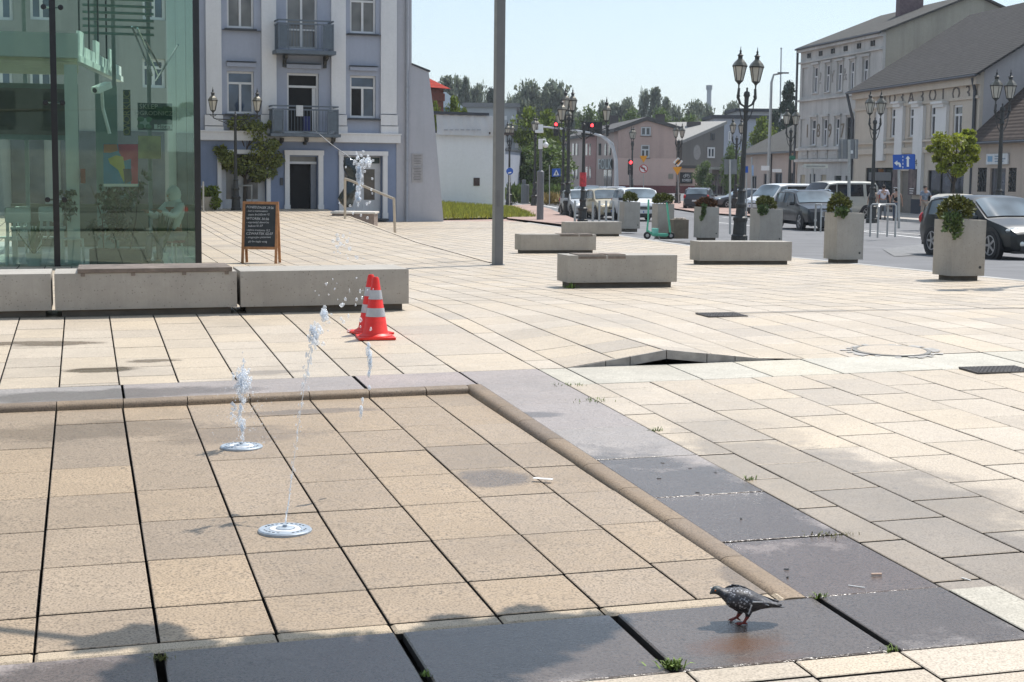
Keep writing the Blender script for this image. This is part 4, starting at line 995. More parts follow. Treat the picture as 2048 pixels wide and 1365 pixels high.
# downpipe and buttress wing
b = MB(); a_ = F.hit(812.3, 300)[0]; b.tube([F.P(a_, .12, zt_), F.P(a_, .12, zg+.4), F.P(a_+.05, .25, zg+.2)], .065, 8); [b.lathe([(.085, -.03), (.085, .03)], 8, Matrix.Translation(F.P(a_, .12, F.hit(812, y)[1]))) for y in (35, 175, 320)]
b.build('downpipe', mat('zinc', (.34, .345, .37), .5, .1, 6, metal=.3), bld, smooth=True)
pl = [F.hit(*p) for p in ((792.5, -56), (823, -56), (823, 130), (857, 144.5), (866, 215), (887, 446), (792.5, 446))]
b = MB(); n = len(pl); vs = [F.P(a, d, z) for d in (.03, -.6) for a, z in pl]
b.add(vs, [list(range(n)), list(range(n, 2*n))[::-1]]+[[i, i+n, (i+1) % n+n, (i+1) % n] for i in range(n)]); b.build('buttress_wall', M_LAV, bld)
(a0, z0), (a1, z1) = pl[2], pl[3]; b = MB(); b.add([F.P(a, d, z) for a, z in ((a0, z0), (a1+.06, z1), (a1+.06, z1+.07), (a0, z0+.07)) for d in (-.62, .08)], [[0, 2, 3, 1], [2, 4, 5, 3], [4, 6, 7, 5], [6, 0, 1, 7], [0, 6, 4, 2], [1, 3, 5, 7]]); b.build('coping', M_SILL, bld)
for r_ in ((823, 307.5, 845, 332), (823, 333.5, 844.5, 365)):
    b = MB(); F.bxp(b, *r_, .031, .06); pq = b.build('wall_plaque', mat('plaque_stone', (.34, .33, .34), .6, .1, 6), bld)
    b = MB(); [F.bxp(b, r_[0]+3+.6*(k % 3), r_[1]+3+k*3.2, r_[2]-3-1.5*(k % 2), r_[1]+4.4+k*3.2, .0605, .064) for k in range(int((r_[3]-r_[1]-5)/3.2))]; b.build('engraved_lines', mat('plaque_text', (.17, .165, .165), .8), pq)
# --- white low annex with sheet banner
F2 = Facade(xyD(850, 91), xyD(1010, 94)); z0 = zt(3, 92)-.5; z1 = F2.hit(930, 268)[1]
an = thing('white_annex', 'low whitewashed annex with a sheet banner along its roof edge', 'building', F2.P(F2.L/2, 0, z0))
M_WW = plaster('whitewash', (.82, .84, .84), .08, .5)
b = MB(); F2.box(b, 0, F2.L, -12, 0, z0, z1); b.build('wall', M_WW, an)
b = MB(); F2.box(b, -.2, F2.L+.25, -12.2, -.9, z1+.003, z1+.16); F2.box(b, F2.L*.76, F2.L+.4, -1, .35, z1+.005, z1+.13); b.build('roof', mat('brown_eave', (.07, .055, .05), .8, .2, 5), an)
b = MB(); a0 = F2.hit(868, 250)[0]; a1 = F2.hit(983, 250)[0]; zz = F2.hit(930, 231)[1]; n = 24
rows = [[F2.P(a0+(a1-a0)*i/n, .3+.05*math.sin(i*1.9+j)+(.25 if i > n-2 else 0)*(1 if j else .4), z1-.1+(zz-z1+.1)*j/5-(.03*abs(math.sin(i*.8)) if j == 5 else 0)) for i in range(n+1)] for j in range(6)]
b.loft(rows, closed=False, cap=False); bq = MB(); F2.box(bq, -.2, F2.L*.74, -1.2, .45, zz+.01, zz+.16); bq.build('parapet_edge', M_SILL, an); bn = b.build('banner', mat('white_sheet', (.62, .63, .64), .8, .06, 1.2, .1, world=True), an, smooth=60)
b = MB(); [F2.bxp(b, x, 259, x+7, 261.5, .36, .38) for x in range(882, 952, 11)]; b.build('faded_letters', mat('faded_print', (.42, .43, .47), .8), bn)
b = MB(); F2.bxp(b, 947, 356, 958.5, 372, .003, .05); tag(b.build('wall_picture', mat('dark_picture', (.06, .035, .03), .5, .5, 14)), 'small dark framed picture on the white annex wall', 'picture')
# --- generic houses
def extr(mb, F, pts, d0, d1):
    n = len(pts); mb.add([F.P(a, d, z) for d in (d1, d0) for a, z in pts], [list(range(n)), list(range(n, 2*n))[::-1]]+[[i, i+n, (i+1) % n+n, (i+1) % n] for i in range(n)])
def gable_house(name, label, F, z0, ze, depth, zr, wallm, roofm, over=.35, holes=(), rth=.14, gable='side', gm_=None, flat=False):
    """eaves along the facade, ridge parallel to it"""
    t = thing(name, label, 'building', F.P(F.L/2, 0, z0))
    b = MB(); F.wall(b, 0, F.L, z0, ze, holes, .18); shell(b, F, depth, z0, ze-.01, front=-.19)
    b.quad(F.P(0, 0, z0), F.P(0, -.19, z0), F.P(0, -.19, ze), F.P(0, 0, ze)); b.quad(F.P(F.L, 0, z0), F.P(F.L, -.19, z0), F.P(F.L, -.19, ze), F.P(F.L, 0, ze))
    b.build('wall', wallm, t)
    mid = -depth/2
    for a in (-.02, F.L-.29):
        b = MB(); vs = [F.P(a+k, d, z) for k in (0, .31) for d, z in ((-.2, z0), (-depth-.02, z0), (-depth-.02, ze-.005), (mid, zr), (-.2, ze-.005+(zr-ze)*.2/(depth/2)))]
        b.add(vs, [[0, 1, 2, 3, 4], [9, 8, 7, 6, 5]]+[[i, i+5, (i+1) % 5+5, (i+1) % 5] for i in range(5)])
        b.build('gable_wall', gm_ or wallm, t)
    b = MB(); sl = (zr-ze)/(depth/2)
    for s in (0, 1):
        d0, d1 = (over, mid) if s == 0 else (-depth-over, mid); zA = ze-over*sl
        vs = [F.P(a, d, z+k) for k in (.03, rth+.03) for a, d, z in ((-over, d0, zA), (F.L+over, d0, zA), (F.L+over, d1, zr), (-over, d1, zr))]
        b.add(vs, [[0, 3, 2, 1], [4, 5, 6, 7], [0, 1, 5, 4], [1, 2, 6, 5], [2, 3, 7, 6], [3, 0, 4, 7]])
    rf = b.build('roof', roofm, t)
    b = MB(); b.tube([F.P(-over, over+.06, ze-over*sl+.06), F.P(F.L+over, over+.06, ze-over*sl+.06)], .08, 6); b.build('gutter', M_SILL, rf)
    return t, rf
def roofmat(name, c, sc=3., rows=True):
    m, nt, b = newmat(name); pos = coords(nt, True); f = noise(nt, pos, 2.2, 5, .6); g = noise(nt, pos, 16, 3)
    col = mix(nt, fl(nt, g, .35, .7, 0, .55), ramp(nt, f, [(.3, [x*.75 for x in c]), (.7, [x*1.2 for x in c])]), tuple(x*.6 for x in c))
    if rows:
        w = N(nt, 'ShaderNodeTexWave'); w.wave_type = 'BANDS'; w.bands_direction = 'Z'; w.inputs['Scale'].default_value = sc; w.inputs['Distortion'].default_value = .6; nt.links.new(pos, w.inputs[0])
        col = mix(nt, fl(nt, w.outputs['Fac'], .0, .35, .5, 0), col, tuple(x*.45 for x in c)); bump(nt, b, w.outputs['Fac'], .4, .05)
    nt.links.new(col, b.inputs['Base Color']); b.inputs['Roughness'].default_value = .85; b.inputs['Specular IOR Level'].default_value = .12; return m
M_SLATE = roofmat('slate_roof', (.07, .067, .066), 2.2); M_TILE = roofmat('brown_tile_roof', (.085, .068, .06), 1.6); M_REDT = roofmat('red_tile_roof', (.38, .045, .03), 1.4); M_FELT = roofmat('grey_felt_roof', (.10, .098, .092), 1, False)
def ridge_solve(F, a, px, py):
    lo, hi = .5, 40
    for _ in range(50):
        w = (lo+hi)/2; z = 10
        for _ in range(6):
            q = F.P(a, -w, z); x, y = project(q); z += (y-py)/FPX*q[1]
        if x < px: lo = w
        else: hi = w
    return w, z
# grey tenement, set back behind the cream house
F3 = Facade(xyD(1594.5, 125), xyD(1757, 109.5)); ze = F3.hit(1680, 82)[1]; w3, zr3 = ridge_solve(F3, F3.L, 1950, -8); zg = zt(22, 110)-.4
H3 = [F3.rect(*r_) for r_ in ((1627, 134, 1636, 186), (1651, 130, 1660, 184), (1675, 127, 1684.5, 183), (1700, 123, 1709, 180), (1726, 118, 1736.5, 176), (1622, 239, 1632.5, 291), (1645.6, 238, 1655, 292.5), (1670, 236.5, 1679.4, 292), (1693, 235, 1704.5, 288))]
HB = [F3.rect(*r_) for r_ in ((1604, 136, 1616, 194), (1600.5, 239, 1610, 294))]
HG = [F3.rect(*r_) for r_ in ((1619, 348, 1630, 400), (1641, 350, 1652, 385), (1668, 352, 1682, 400), (1600, 350, 1610, 385), (1690, 352, 1702, 400))]
M_GREYT = plaster('weathered_grey_plaster', (.52, .51, .485), .6, .35, .12); M_OLIVE = plaster('olive_plaster', (.40, .375, .31), .4, .4, .1)
tg, rf = gable_house('grey_tenement', 'tall weathered grey tenement with ornate plaster numerals 1897 and a slate roof', F3, zg, ze, w3*2, zr3, M_GREYT, M_FELT, .3, H3+HB+HG, gm_=M_OLIVE)
for i, h in enumerate(H3): F3.window(h, tg, M_FRW if i != 8 else M_IRON, M_GL, .18, 2, .62, .1, sill=M_GREYT)
for h in HB: b = MB(); F3.box(b, h[0], h[1], -.18, -.12, h[2], h[3]); b.build('blind_window', M_GREYT, tg)
for i, h in enumerate(HG): b = MB(); F3.box(b, h[0], h[1], -.18, -.1, h[2], h[3]); b.build('shop_opening', (M_GL if i % 2 == 0 else mat('cream_shutter', (.36, .32, .24), .7)), tg)
for y, t_, d_ in ((88, .28, .3), (114, .14, .16), (194, .16, .2), (297, .2, .22), (321, .22, .3)):
    z = F3.hit(1675, y)[1]; b = MB(); F3.box(b, -.05, F3.L+.03, .004, d_, z-t_/2, z+t_/2); b.build('string_course', M_GREYT, tg)
for h in H3:
    b = MB(); F3.box(b, h[0]-.2, h[0]-.04, .004, .07, h[2]-.1, h[3]+.15); F3.box(b, h[1]+.04, h[1]+.2, .004, .07, h[2]-.1, h[3]+.15); F3.box(b, h[0]-.3, h[1]+.3, .004, .16, h[3]+.16, h[3]+.32); b.build('window_surround', M_GREYT, tg)
for i in range(6): b = MB(); a = F3.L*(.1+.155*i); z = F3.hit(1675, 101)[1]; F3.box(b, a, a+.16, .005, .1, z-.18, z+.18); F3.box(b, a+.4, a+.56, .005, .1, z-.18, z+.18); b.build('frieze_vent', M_IRON, tg)
for i in range(5): b = MB(); a = F3.L*(.05+.13*i); z = F3.hit(1640, 309)[1]; F3.box(b, a, a+1.4, .005, .07, z-.32, z+.32); F3.box(b, a+.15, a+1.25, .071, .12, z-.05, z+.1); b.build('plaster_panel', M_GREYT, tg)
rot3 = Matrix.Rotation(math.atan2(F3.e.y, F3.e.x), 4, 'Z')@Matrix.Rotation(R(90), 4, 'X')
for ch, px, py in (('1', 1615, 264), ('8', 1637, 263), ('9', 1660, 263), ('7', 1685, 263)): a, z = F3.hit(px, py); textmesh(ch, 1.5, 'plaster_numeral', mat('numeral_brown', (.2, .17, .13), .9), tg, Matrix.Translation(F3.P(a, .01, z))@rot3, ext=.03)
for ch, px, py in (('?', 1641, 158), ('Y', 1665, 155), ('&', 1690, 150)): a, z = F3.hit(px, py); textmesh(ch, 1.3, 'plaster_ornament', mat('ornament_grey', (.3, .29, .27), .9), tg, Matrix.Translation(F3.P(a, .01, z))@rot3, ext=.03)
b = MB(); q = F3.P(F3.L*.25, -w3*.62, 0); zc_ = F3.hit(1680, 0)[1]+1.2
cq = atD(1819, 14, F3.P(F3.L*.5, -w3*.6, 0)[1]); hw = 23/FPX*cq.y; b.box(cq.x-hw, cq.x+hw, cq.y-.6, cq.y+.6, cq.z-2.6, cq.z+1.2); b.build('chimney', mat('purple_brick', (.15, .11, .12), .9, .2, 6), rf)
b = MB(); a = F3.hit(1596, 200)[0]; b.tube([F3.P(a, .15, ze), F3.P(a, .15, zg)], .1, 6); b.build('downpipe', M_SILL, tg)
# cream house
F4 = Facade(xyD(1706, 105), xyD(1953, 86)); ze = F4.hit(1830, 163)[1]; w4, zr4 = ridge_solve(F4, 0, 1945, 34); zg = zt(24, 90)-.4
M_CRM = plaster('cream_plaster', (.54, .475, .395), .25, .5); M_LIL = plaster('lilac_grey_plaster', (.44, .42, .42), .25, .5); M_PILW = plaster('off_white_plaster', (.68, .67, .65), .2, .6)
H4 = [F4.rect(*r_) for r_ in ((1748, 224, 1758.5, 275), (1781, 216, 1796, 275), (1817.7, 215, 1833.7, 274), (1860, 211, 1877, 273), (1905.6, 210, 1924, 273))]
HS = [F4.rect(*r_) for r_ in ((1730, 336, 1786, 436), (1800, 342, 1824, 436), (1854, 341, 1926, 440))]
tc, rf = gable_house('cream_house', 'two storey cream house with plaster ring frieze, white pilasters and a big dark roof', F4, zg, ze, w4*2, zr4, M_CRM, M_SLATE, .45, H4+HS, gm_=M_LIL)
for h in H4: F4.window(h, tc, M_FRW, M_GL, .18, 2, .68, .13, sill=M_CRM)
for i, h in enumerate(HS):
    b = MB(); F4.box(b, h[0], h[1], -.19, -.12, h[2], h[3]); sf = b.build('shop_front', M_GL if i != 1 else mat('brown_door', (.17, .15, .13), .7), tc)
    if i == 1: continue
    for a in (h[0]+.02, h[0]+(h[1]-h[0])*.33, h[0]+(h[1]-h[0])*.62, h[1]-.12): b = MB(); F4.box(b, a, a+.1, -.12, -.06, h[2], h[3]); b.build('mullion', M_IRON, sf)
for x0, x1, y1 in ((1760, 1771, 322), (1797, 1808, 318), (1834, 1846, 390), (1877.5, 1896, 300)):
    b = MB(); F4.bxp(b, x0, 214, x1, y1, .004, .2); F4.bxp(b, x0-1.5, 207, x1+1.5, 214, .004, .34); F4.bxp(b, x0-2.5, 204.5, x1+2.5, 207, .004, .45); b.build('pilaster', M_PILW, tc)
for y, t_, d_ in ((177, .5, .3), (208, .16, .12), (283, .12, .2), (301, .35, .16)):
    z = F4.hit(1830, y)[1]; b = MB(); F4.box(b, 0, F4.L, .003, d_*.9, z-t_/2, z+t_/2); b.build('string_course', M_CRM, tc)
for q0, q1 in ((0, HS[0][0]), (HS[1][1], HS[2][0]), (HS[2][1], F4.L)): b = MB(); F4.box(b, q0, q1, .004, .06, zg, zg+1.3); b.build('dark_plinth', mat('navy_plinth', (.03, .035, .05), .7), tc)
rot4 = Matrix.Rotation(math.atan2(F4.e.y, F4.e.x), 4, 'Z')@Matrix.Rotation(R(90), 4, 'X'); M_ORN = mat('frieze_ornament', (.15, .135, .125), .9)
for ch, px, py in ((']', 1769.7, 199), ('O', 1785, 198), ('3', 1804, 197), ('A', 1822.7, 196), ('3', 1844, 195), ('O', 1865.6, 192), (']', 1886, 190), ('O', 1912.5, 189), ('3', 1936.5, 187)): a, z = F4.hit(px, py); textmesh(ch, 1.15, 'frieze_ornament', M_ORN, tc, Matrix.Translation(F4.P(a, .005, z))@rot4@Matrix.Scale(1.25, 4, (1, 0, 0)), ext=.03)
a, z = F4.hit(1835, 327); textmesh('14', .6, 'house_number', M_IRON, tc, Matrix.Translation(F4.P(a, .205, z))@rot4@Matrix.Scale(1.6, 4, (1, 0, 0)))
for x0, y0, x1, y1 in ((1787, 340, 1799, 389), (1825, 339, 1838.6, 391)):
    b = MB(); F4.bxp(b, x0, y0, x1, y1, .21 if x0 > 1800 else .01, .25 if x0 > 1800 else .05); pst = b.build('shop_poster', mat('poster_dark_print', (.09, .06, .06), .5, .8, 3, world=True), tc)
    b = MB(); [F4.bxp(b, x0+2, y1-14+k*4.5, x1-3-k, y1-12.4+k*4.5, .251 if x0 > 1800 else .051, .256 if x0 > 1800 else .056) for k in range(3)]; b.build('poster_lettering', M_WHITEP, pst)
b = MB(); a = F4.hit(1951, 250)[0]; b.tube([F4.P(a, .3, ze-.3), F4.P(a, .12, ze-1), F4.P(a, .12, zg)], .1, 6); b.build('downpipe', M_SILL, tc)
b = MB(); a = F4.hit(1709, 250)[0]; b.tube([F4.P(a-.3, .5, ze-.2), F4.P(a, .3, ze-1.4), F4.P(a, .12, ze-2), F4.P(a, .12, zg)], .1, 6); b.build('downpipe', M_SILL, tc)
sh = MB(); q = atD(1744, 357, 97)
b = MB(); F4.bxp(b, 1737, 345, 1781, 362, -.06, -.02); sgn = b.build('window_lettering_strip', mat('grey_shop_sign', (.1, .105, .11), .5), tc)
# tiled corner house at right
F5 = Facade(xyD(1944, 85.5), xyD(2130, 74)); ze = F5.hit(1990, 276)[1]; zg = zt(26, 80)-.4
H5 = [F5.rect(*r_) for r_ in ((1955, 336, 1973, 384), (1979, 337, 2010, 425), (2016.6, 336, 2032.5, 384))]
w5, zr5 = 4.6, ze+4.3
tr_, rf = gable_house('tiled_house', 'low beige corner house with brown tiled roof and lattice window grilles', F5, zg, ze, w5*2, zr5, plaster('beige_plaster', (.45, .38, .32), .3, .6), M_TILE, .35, H5)
for i, h in enumerate(H5):
    b = MB(); F5.box(b, h[0], h[1], -.18, -.1, h[2], h[3]); sf = b.build('window' if i != 1 else 'glass_door', M_GL, tr_)
    if i != 1:
        b = MB(); w_, hh = h[1]-h[0], h[3]-h[2]
        for k in range(-3, 6):
            for s in (1, -1):
                p0 = Vector(F5.P(h[0]+clamp(w_*k/3, 0, w_), -.05, h[2] if s > 0 else h[3])); f0 = clamp(w_*k/3, 0, w_)
                a0, z0 = w_*k/3, 0; a1, z1 = w_*k/3+w_*.9, hh
                t0 = max(0, -a0/(a1-a0)); t1 = min(1, (w_-a0)/(a1-a0))
                if t1 <= t0: continue
                zz = lambda t: h[2]+(z1*t if s > 0 else hh-z1*t)
                b.tube([F5.P(h[0]+a0+(a1-a0)*t0, -.04, zz(t0)), F5.P(h[0]+a0+(a1-a0)*t1, -.04, zz(t1))], .035, 4)
        b.build('lattice_grille', M_IRON, sf)
b = MB(); F5.bxp(b, 1977, 308.5, 2019, 329, .02, .12); sb = b.build('sign_board', mat('shop_sign_white', (.55, .57, .58), .5), tr_)
b = MB(); F5.bxp(b, 1980, 313, 1989, 324, .121, .13); b.build('sign_emblem', mat('sign_blue', (.15, .3, .45), .5), sb)
b = MB(); [F5.bxp(b, 1994, y, x, y+2.2, .121, .13) for y, x in ((312, 2008), (317, 2015), (322, 2011))]; b.build('sign_lines', mat('sign_grey_text', (.2, .26, .32), .6), sb)
# --- pink house and its neighbours across the junction
zg = -.55
F6 = Facade(xyD(1235, 196), xyD(1352, 196.8)); a_ap, z_ap = F6.hit(1294, 241.5); zl = F6.hit(1235, 262)[1]; zr_ = F6.hit(1352, 259)[1]
M_PINK = plaster('stained_pink_plaster', (.53, .375, .32), .5, .18, .1); M_PINK2 = plaster('clean_pink_plaster', (.62, .44, .375), .15, .2)
H6 = [F6.rect(1282, 254, 1302, 272), F6.rect(1282, 290, 1299.4, 316)]
F7 = Facade(xyD(1128, 252), xyD(1235, 196)); 
ph = thing('pink_house', 'old pink stained house with a gable wall facing the junction', 'building', F6.P(F6.L/2, 0, zg))
zm = F6.hit(1294, 317)[1]; zw = min(zl, zr_)
b = MB(); F6.wall(b, 0, F6.L, zm, H6[0][2]-.001, H6[1:], .2); h6 = H6[0]; q6 = h6[3]+.02; L_ = lambda a: (zl+(z_ap-zl)*a/a_ap if a < a_ap else zr_+(z_ap-zr_)*(F6.L-a)/(F6.L-a_ap))
[extr(b, F6, pp, -.2, 0) for pp in ([(0, h6[2]), (h6[0], h6[2]), (h6[0], L_(h6[0])), (0, zl)], [(h6[1], h6[2]), (F6.L, h6[2]), (F6.L, zr_), (h6[1], L_(h6[1]))], [(h6[0], q6), (h6[1], q6), (h6[1], L_(h6[1])), (a_ap, z_ap), (h6[0], L_(h6[0]))])]

F6.box(b, .01, F6.L-.01, -3, -.26, zg, zw); b.build('gable_wall', M_PINK, ph)
b = MB(); F6.box(b, 0, F6.L, -.2, .012, zg, zm-.001); b.build('lower_wall', M_PINK2, ph)
b = MB(); F6.box(b, -.02, F6.L+9.3, .013, .06, zg, F6.hit(1294, 371.5)[1]); b.build('red_plinth', mat('dark_red_plinth', (.14, .03, .03), .8, .2, 4), ph)
for h in H6: F6.window(h, ph, M_FRW, M_GL, .2, 2, .62 if h is H6[1] else 0, .16, sill=mat('brown_sill', (.12, .08, .06), .8))
b = MB(); F6.bxp(b, 1337, 348, 1346, 358, .013, .12); b.build('meter_box', mat('meter_grey', (.28, .25, .2), .7), ph)
M_PINK3 = plaster('faded_pink_plaster', (.47, .37, .33), .35, .25); M_ROSE = plaster('rose_plaster', (.36, .2, .18), .3, .3)
b = MB(); zl7 = zl; F7.box(b, 0, F7.L-.3, -7.1, 0, zg, zl7); b.build('side_wall', M_PINK3, ph)
b = MB(); F7.bxp(b, 1170, 268, 1192, 374, .01, .1); b.build('rose_wall_strip', M_ROSE, ph)
for k, x in enumerate((1131, 1146, 1153, 1173, 1180, 1199, 1210.5, 1219)):
    for y0, y1 in ((288, 311), (334, 358)):
        if x in (1199, 1210.5, 1219) and y0 > 300: continue
        b = MB(); F7.bxp(b, x, y0, x+3.2, y1, .005 if not 1168 < x < 1192 else .1, .12); b.build('window', M_GL, ph)
for x0, x1 in ((1209, 1214.5), (1217, 1224)): b = MB(); F7.bxp(b, x0, 340, x1, 377, .005, .1); b.build('shop_door', M_GL, ph)
b = MB(); F7.bxp(b, 1204.5, 320, 1226.5, 338.5, .15, .4); sg = b.build('shop_sign', mat('dark_sign', (.03, .04, .04), .5), ph)
a, z = F7.hit(1215.5, 329.5); textmesh('FOLK', 2.0, 'sign_lettering', mat('pale_letter', (.4, .45, .45), .6), sg, Matrix.Translation(F7.P(a, .42, z))@Matrix.Rotation(math.atan2(F7.e.y, F7.e.x), 4, 'Z')@Matrix.Rotation(R(90), 4, 'X')@Matrix.Scale(2.6, 4, (1, 0, 0)))
b = MB(); q0, q1 = F6.P(0, .3, zl), F6.P(a_ap, .3, z_ap); q2 = F6.P(F6.L, .3, zr_); bk = Vector((F7.P(0, 0, 0)[0]-F7.P(F7.L, 0, 0)[0], F7.P(0, 0, 0)[1]-F7.P(F7.L, 0, 0)[1], 0))
e_ = Vector((-.6, 0, -.22))
L0, L1, L2 = [Vector(q)+Vector((0, 0, .05)) for q in (q0, q1, q2)]; L0 += e_; L2 += Vector((.6, 0, -.22))
for P0, P1 in ((L0, L1), (L1, L2)):
    vs = [P0, P1, P1+bk, P0+bk]; vs = [tuple(v) for v in vs]+[tuple(v+Vector((0, 0, .45))) for v in vs]; b.add(vs, [[0, 3, 2, 1], [4, 5, 6, 7], [0, 1, 5, 4], [1, 2, 6, 5], [2, 3, 7, 6], [3, 0, 4, 7]])
rf = b.build('roof', mat('dark_felt_roof', (.075, .07, .068), .85, .2, 1, world=True), ph)
for px, py, D in ((1228, 240, 225), (1320, 238, 215)): p = atD(px, py, D); b = MB(); b.box(p.x-.6, p.x+.6, p.y-.5, p.y+.5, p.z-2.5, p.z+.6); b.build('chimney', mat('sooty_brick', (.07, .06, .06), .9), rf)
# annex with bicycle shop sign
F8 = Facade(xyD(1353, 198), xyD(1401, 199)); z1 = F8.hit(1377, 337)[1]
t = thing('shop_annex', 'low peach annex of the pink house carrying a black bicycle shop sign', 'building', F8.P(F8.L/2, 0, zg))
b = MB(); F8.box(b, 0, F8.L, -8, 0, zg, z1); b.build('wall', plaster('peach_plaster', (.6, .43, .34), .15, .3), t)
b = MB(); F8.box(b, -.2, F8.L+.4, -8.2, .4, z1+.003, z1+.35); b.build('roof', mat('dark_felt_roof', (.075, .07, .068), .85), t)
b = MB(); F8.bxp(b, 1360, 345, 1384, 367.5, .01, .15); sg = b.build('sign_board', mat('black_sign', (.012, .012, .012), .5), t)
a, z = F8.hit(1372, 361.5); rot8 = Matrix.Rotation(math.atan2(F8.e.y, F8.e.x), 4, 'Z')@Matrix.Rotation(R(90), 4, 'X')
textmesh('ROWERY', .44, 'sign_lettering', M_WHITEP, sg, Matrix.Translation(F8.P(a, .16, z))@rot8@Matrix.Scale(.68, 4, (1, 0, 0))@Matrix.Scale(1.15, 4, (0, 1, 0)), ext=.01)
b = MB(); a, z = F8.hit(1372, 352); T_ = Matrix.Translation(F8.P(a, .16, z))@rot8
for cx in (-.27, .27): b.tube([(cx+.17*math.cos(k*math.pi/8), -.05+.17*math.sin(k*math.pi/8), .01) for k in range(17)], .02, 4, T_)
b.tube([(-.27, -.05, .01), (-.1, .17, .01), (.16, .17, .01), (0, -.06, .01), (-.1, .17, .01)], .02, 4, T_); b.tube([(.27, -.05, .01), (.14, .24, .01), (.22, .26, .01)], .02, 4, T_); b.tube([(-.27, -.05, .01), (0, -.06, .01)], .02, 4, T_); b.tube([(-.17, .21, .01), (-.05, .21, .01)], .02, 4, T_); b.build('bicycle_emblem', M_WHITEP, sg)
# brown-grey house with mono pitch roof
F9 = Facade(xyD(1363, 206), xyD(1446, 212)); p1, p2 = F9.hit(1363, 286), F9.hit(1446, 249)
t = thing('grey_house', 'grey rendered house with a single sloping roof edge and two windows', 'building', F9.P(F9.L/2, 0, zg))
b = MB(); extr(b, F9, [(0, zg), (F9.L, zg), (F9.L, p2[1]), (0, p1[1])], -12, 0); b.build('wall', plaster('grey_brown_render', (.17, .158, .145), .3, .2, .12), t)
b = MB(); extr(b, F9, [(-.3, p1[1]-.12), (F9.L+.3, p2[1]+.05), (F9.L+.3, p2[1]+.45), (-.3, p1[1]+.3)], -12.3, .25); rf = b.build('roof', mat('pale_roof_edge', (.3, .29, .27), .8), t)
F9.window(F9.rect(1421, 266.5, 1428.5, 281), t, M_SILL, M_GL, -.02, 1, 0, .12); F9.window(F9.rect(1414, 295, 1428.5, 316.5), t, M_FRW, M_GL, -.02, 2, 0, .22)
b = MB(); a, z = F9.hit(1394, 305); b.add([F9.P(a+.75*math.cos(k*.314)*1.0, .012+.004*(k % 2), z+1.0*math.sin(k*.314)) for k in range(20)], [list(range(20))]); b.build('render_patch', mat('pale_render_patch', (.3, .285, .27), .9, .15, 3, world=True), t)
p = atD(1387, 262, 214); b = MB(); b.box(p.x-.9, p.x+.9, p.y-.7, p.y+.7, p.z-3, p.z+1.2); b.build('chimney', mat('sooty_brick', (.07, .06, .06), .9), rf)
# blue-white block behind
def block(px0, px1, ytop, D, label, c, roofc, rows, colsn, D2=None, ybase=None, name='apartment_block', depth=12, over=.4):
    F = Facade(xyD(px0, D), xyD(px1, D2 or D)); z1 = F.hit((px0+px1)/2, ytop)[1]; t = thing(name, label, 'building', F.P(F.L/2, 0, -.6))
    b = MB(); F.box(b, 0, F.L, -depth, 0, -.6, z1); b.build('wall', plaster('wall_'+name+str(px0), c, .2, .2), t)
    b = MB(); F.box(b, -over, F.L+over, -depth-over, over, z1+.003, z1+.55); b.build('roof', mat('flat_roof_%d' % int(roofc[0]*1000), roofc, .8), t)
    for y0, y1 in rows:
        for k in range(colsn):
            a = F.L*(k+.3)/colsn; z0, zz = F.hit((px0+px1)/2, y1)[1], F.hit((px0+px1)/2, y0)[1]
            F.window((a, a+F.L*.38/colsn, z0, zz), t, M_FRW, M_GL, -.02, 2, 0, .16)
    return t
block(1425, 1540, 238, 245, 'long pale blue grey block behind the ornate lamp post', (.34, .37, .43), (.035, .04, .05), ((263, 282), (300, 320)), 5)
block(1470, 1560, 224, 275, 'upper flat block with dark roof rising over the pale blue one', (.36, .36, .37), (.03, .035, .045), (), 1)
block(930, 1032, 215, 205, 'pale grey flat roofed hall beyond the white annex', (.40, .42, .43), (.2, .2, .2), ((232, 240),), 7)
block(985, 1062, 262, 150, 'light grey office block left of the leafy street trees', (.40, .42, .44), (.3, .3, .31), ((285, 296), (308, 318)), 4)
# brick house with red roof
F10 = Facade(xyD(822, 118), xyD(886, 121)); z1 = F10.hit(870, 178)[1]; t = thing('brick_house', 'dark red brick house with a red tiled roof behind the tenement', 'building', F10.P(F10.L/2, 0, -.4))
b = MB(); F10.box(b, 0, F10.L, -5, 0, -.4, z1); F10.box(b, -.08, F10.L+.08, -5.08, .08, z1-.9, z1-.3); b.build('wall', mat('dark_red_brick', (.19, .06, .042), .9, .2, 5, .3, world=True), t)
b = MB(); c0 = F10.P(F10.L*.2, -2.5, z1+2.1); cs = [F10.P(a, d, z1+.05) for a, d in ((-.4, .4), (F10.L+.4, .4), (F10.L+.4, -5.4), (-.4, -5.4))]; b.add(cs+[c0], [[0, 1, 4], [1, 2, 4], [2, 3, 4], [3, 0, 4], [3, 2, 1, 0]]); b.build('roof', M_REDT, t)
# glass hall
F11 = Facade(xyD(884, 160), xyD(922, 161)); z1, z2 = F11.hit(900, 216)[1], F11.hit(892, 185)[1]; t = thing('glass_hall', 'pale glass roofed hall right of the brick house', 'building', F11.P(F11.L/2, 0, -.4))
b = MB(); F11.box(b, 0, F11.L, -10, 0, -.4, z1); b.build('wall', mat('teal_glazing', (.12, .2, .25), .2, .3, .8, world=True), t)
b = MB(); extr(b, F11, [(-.2, z1+.01), (F11.L+.2, z1+.01), (F11.L*.15, z2)], -10, .2); b.build('glass_roof', mat('pale_glass_roof', (.5, .56, .6), .25, .1, .5, world=True), t)
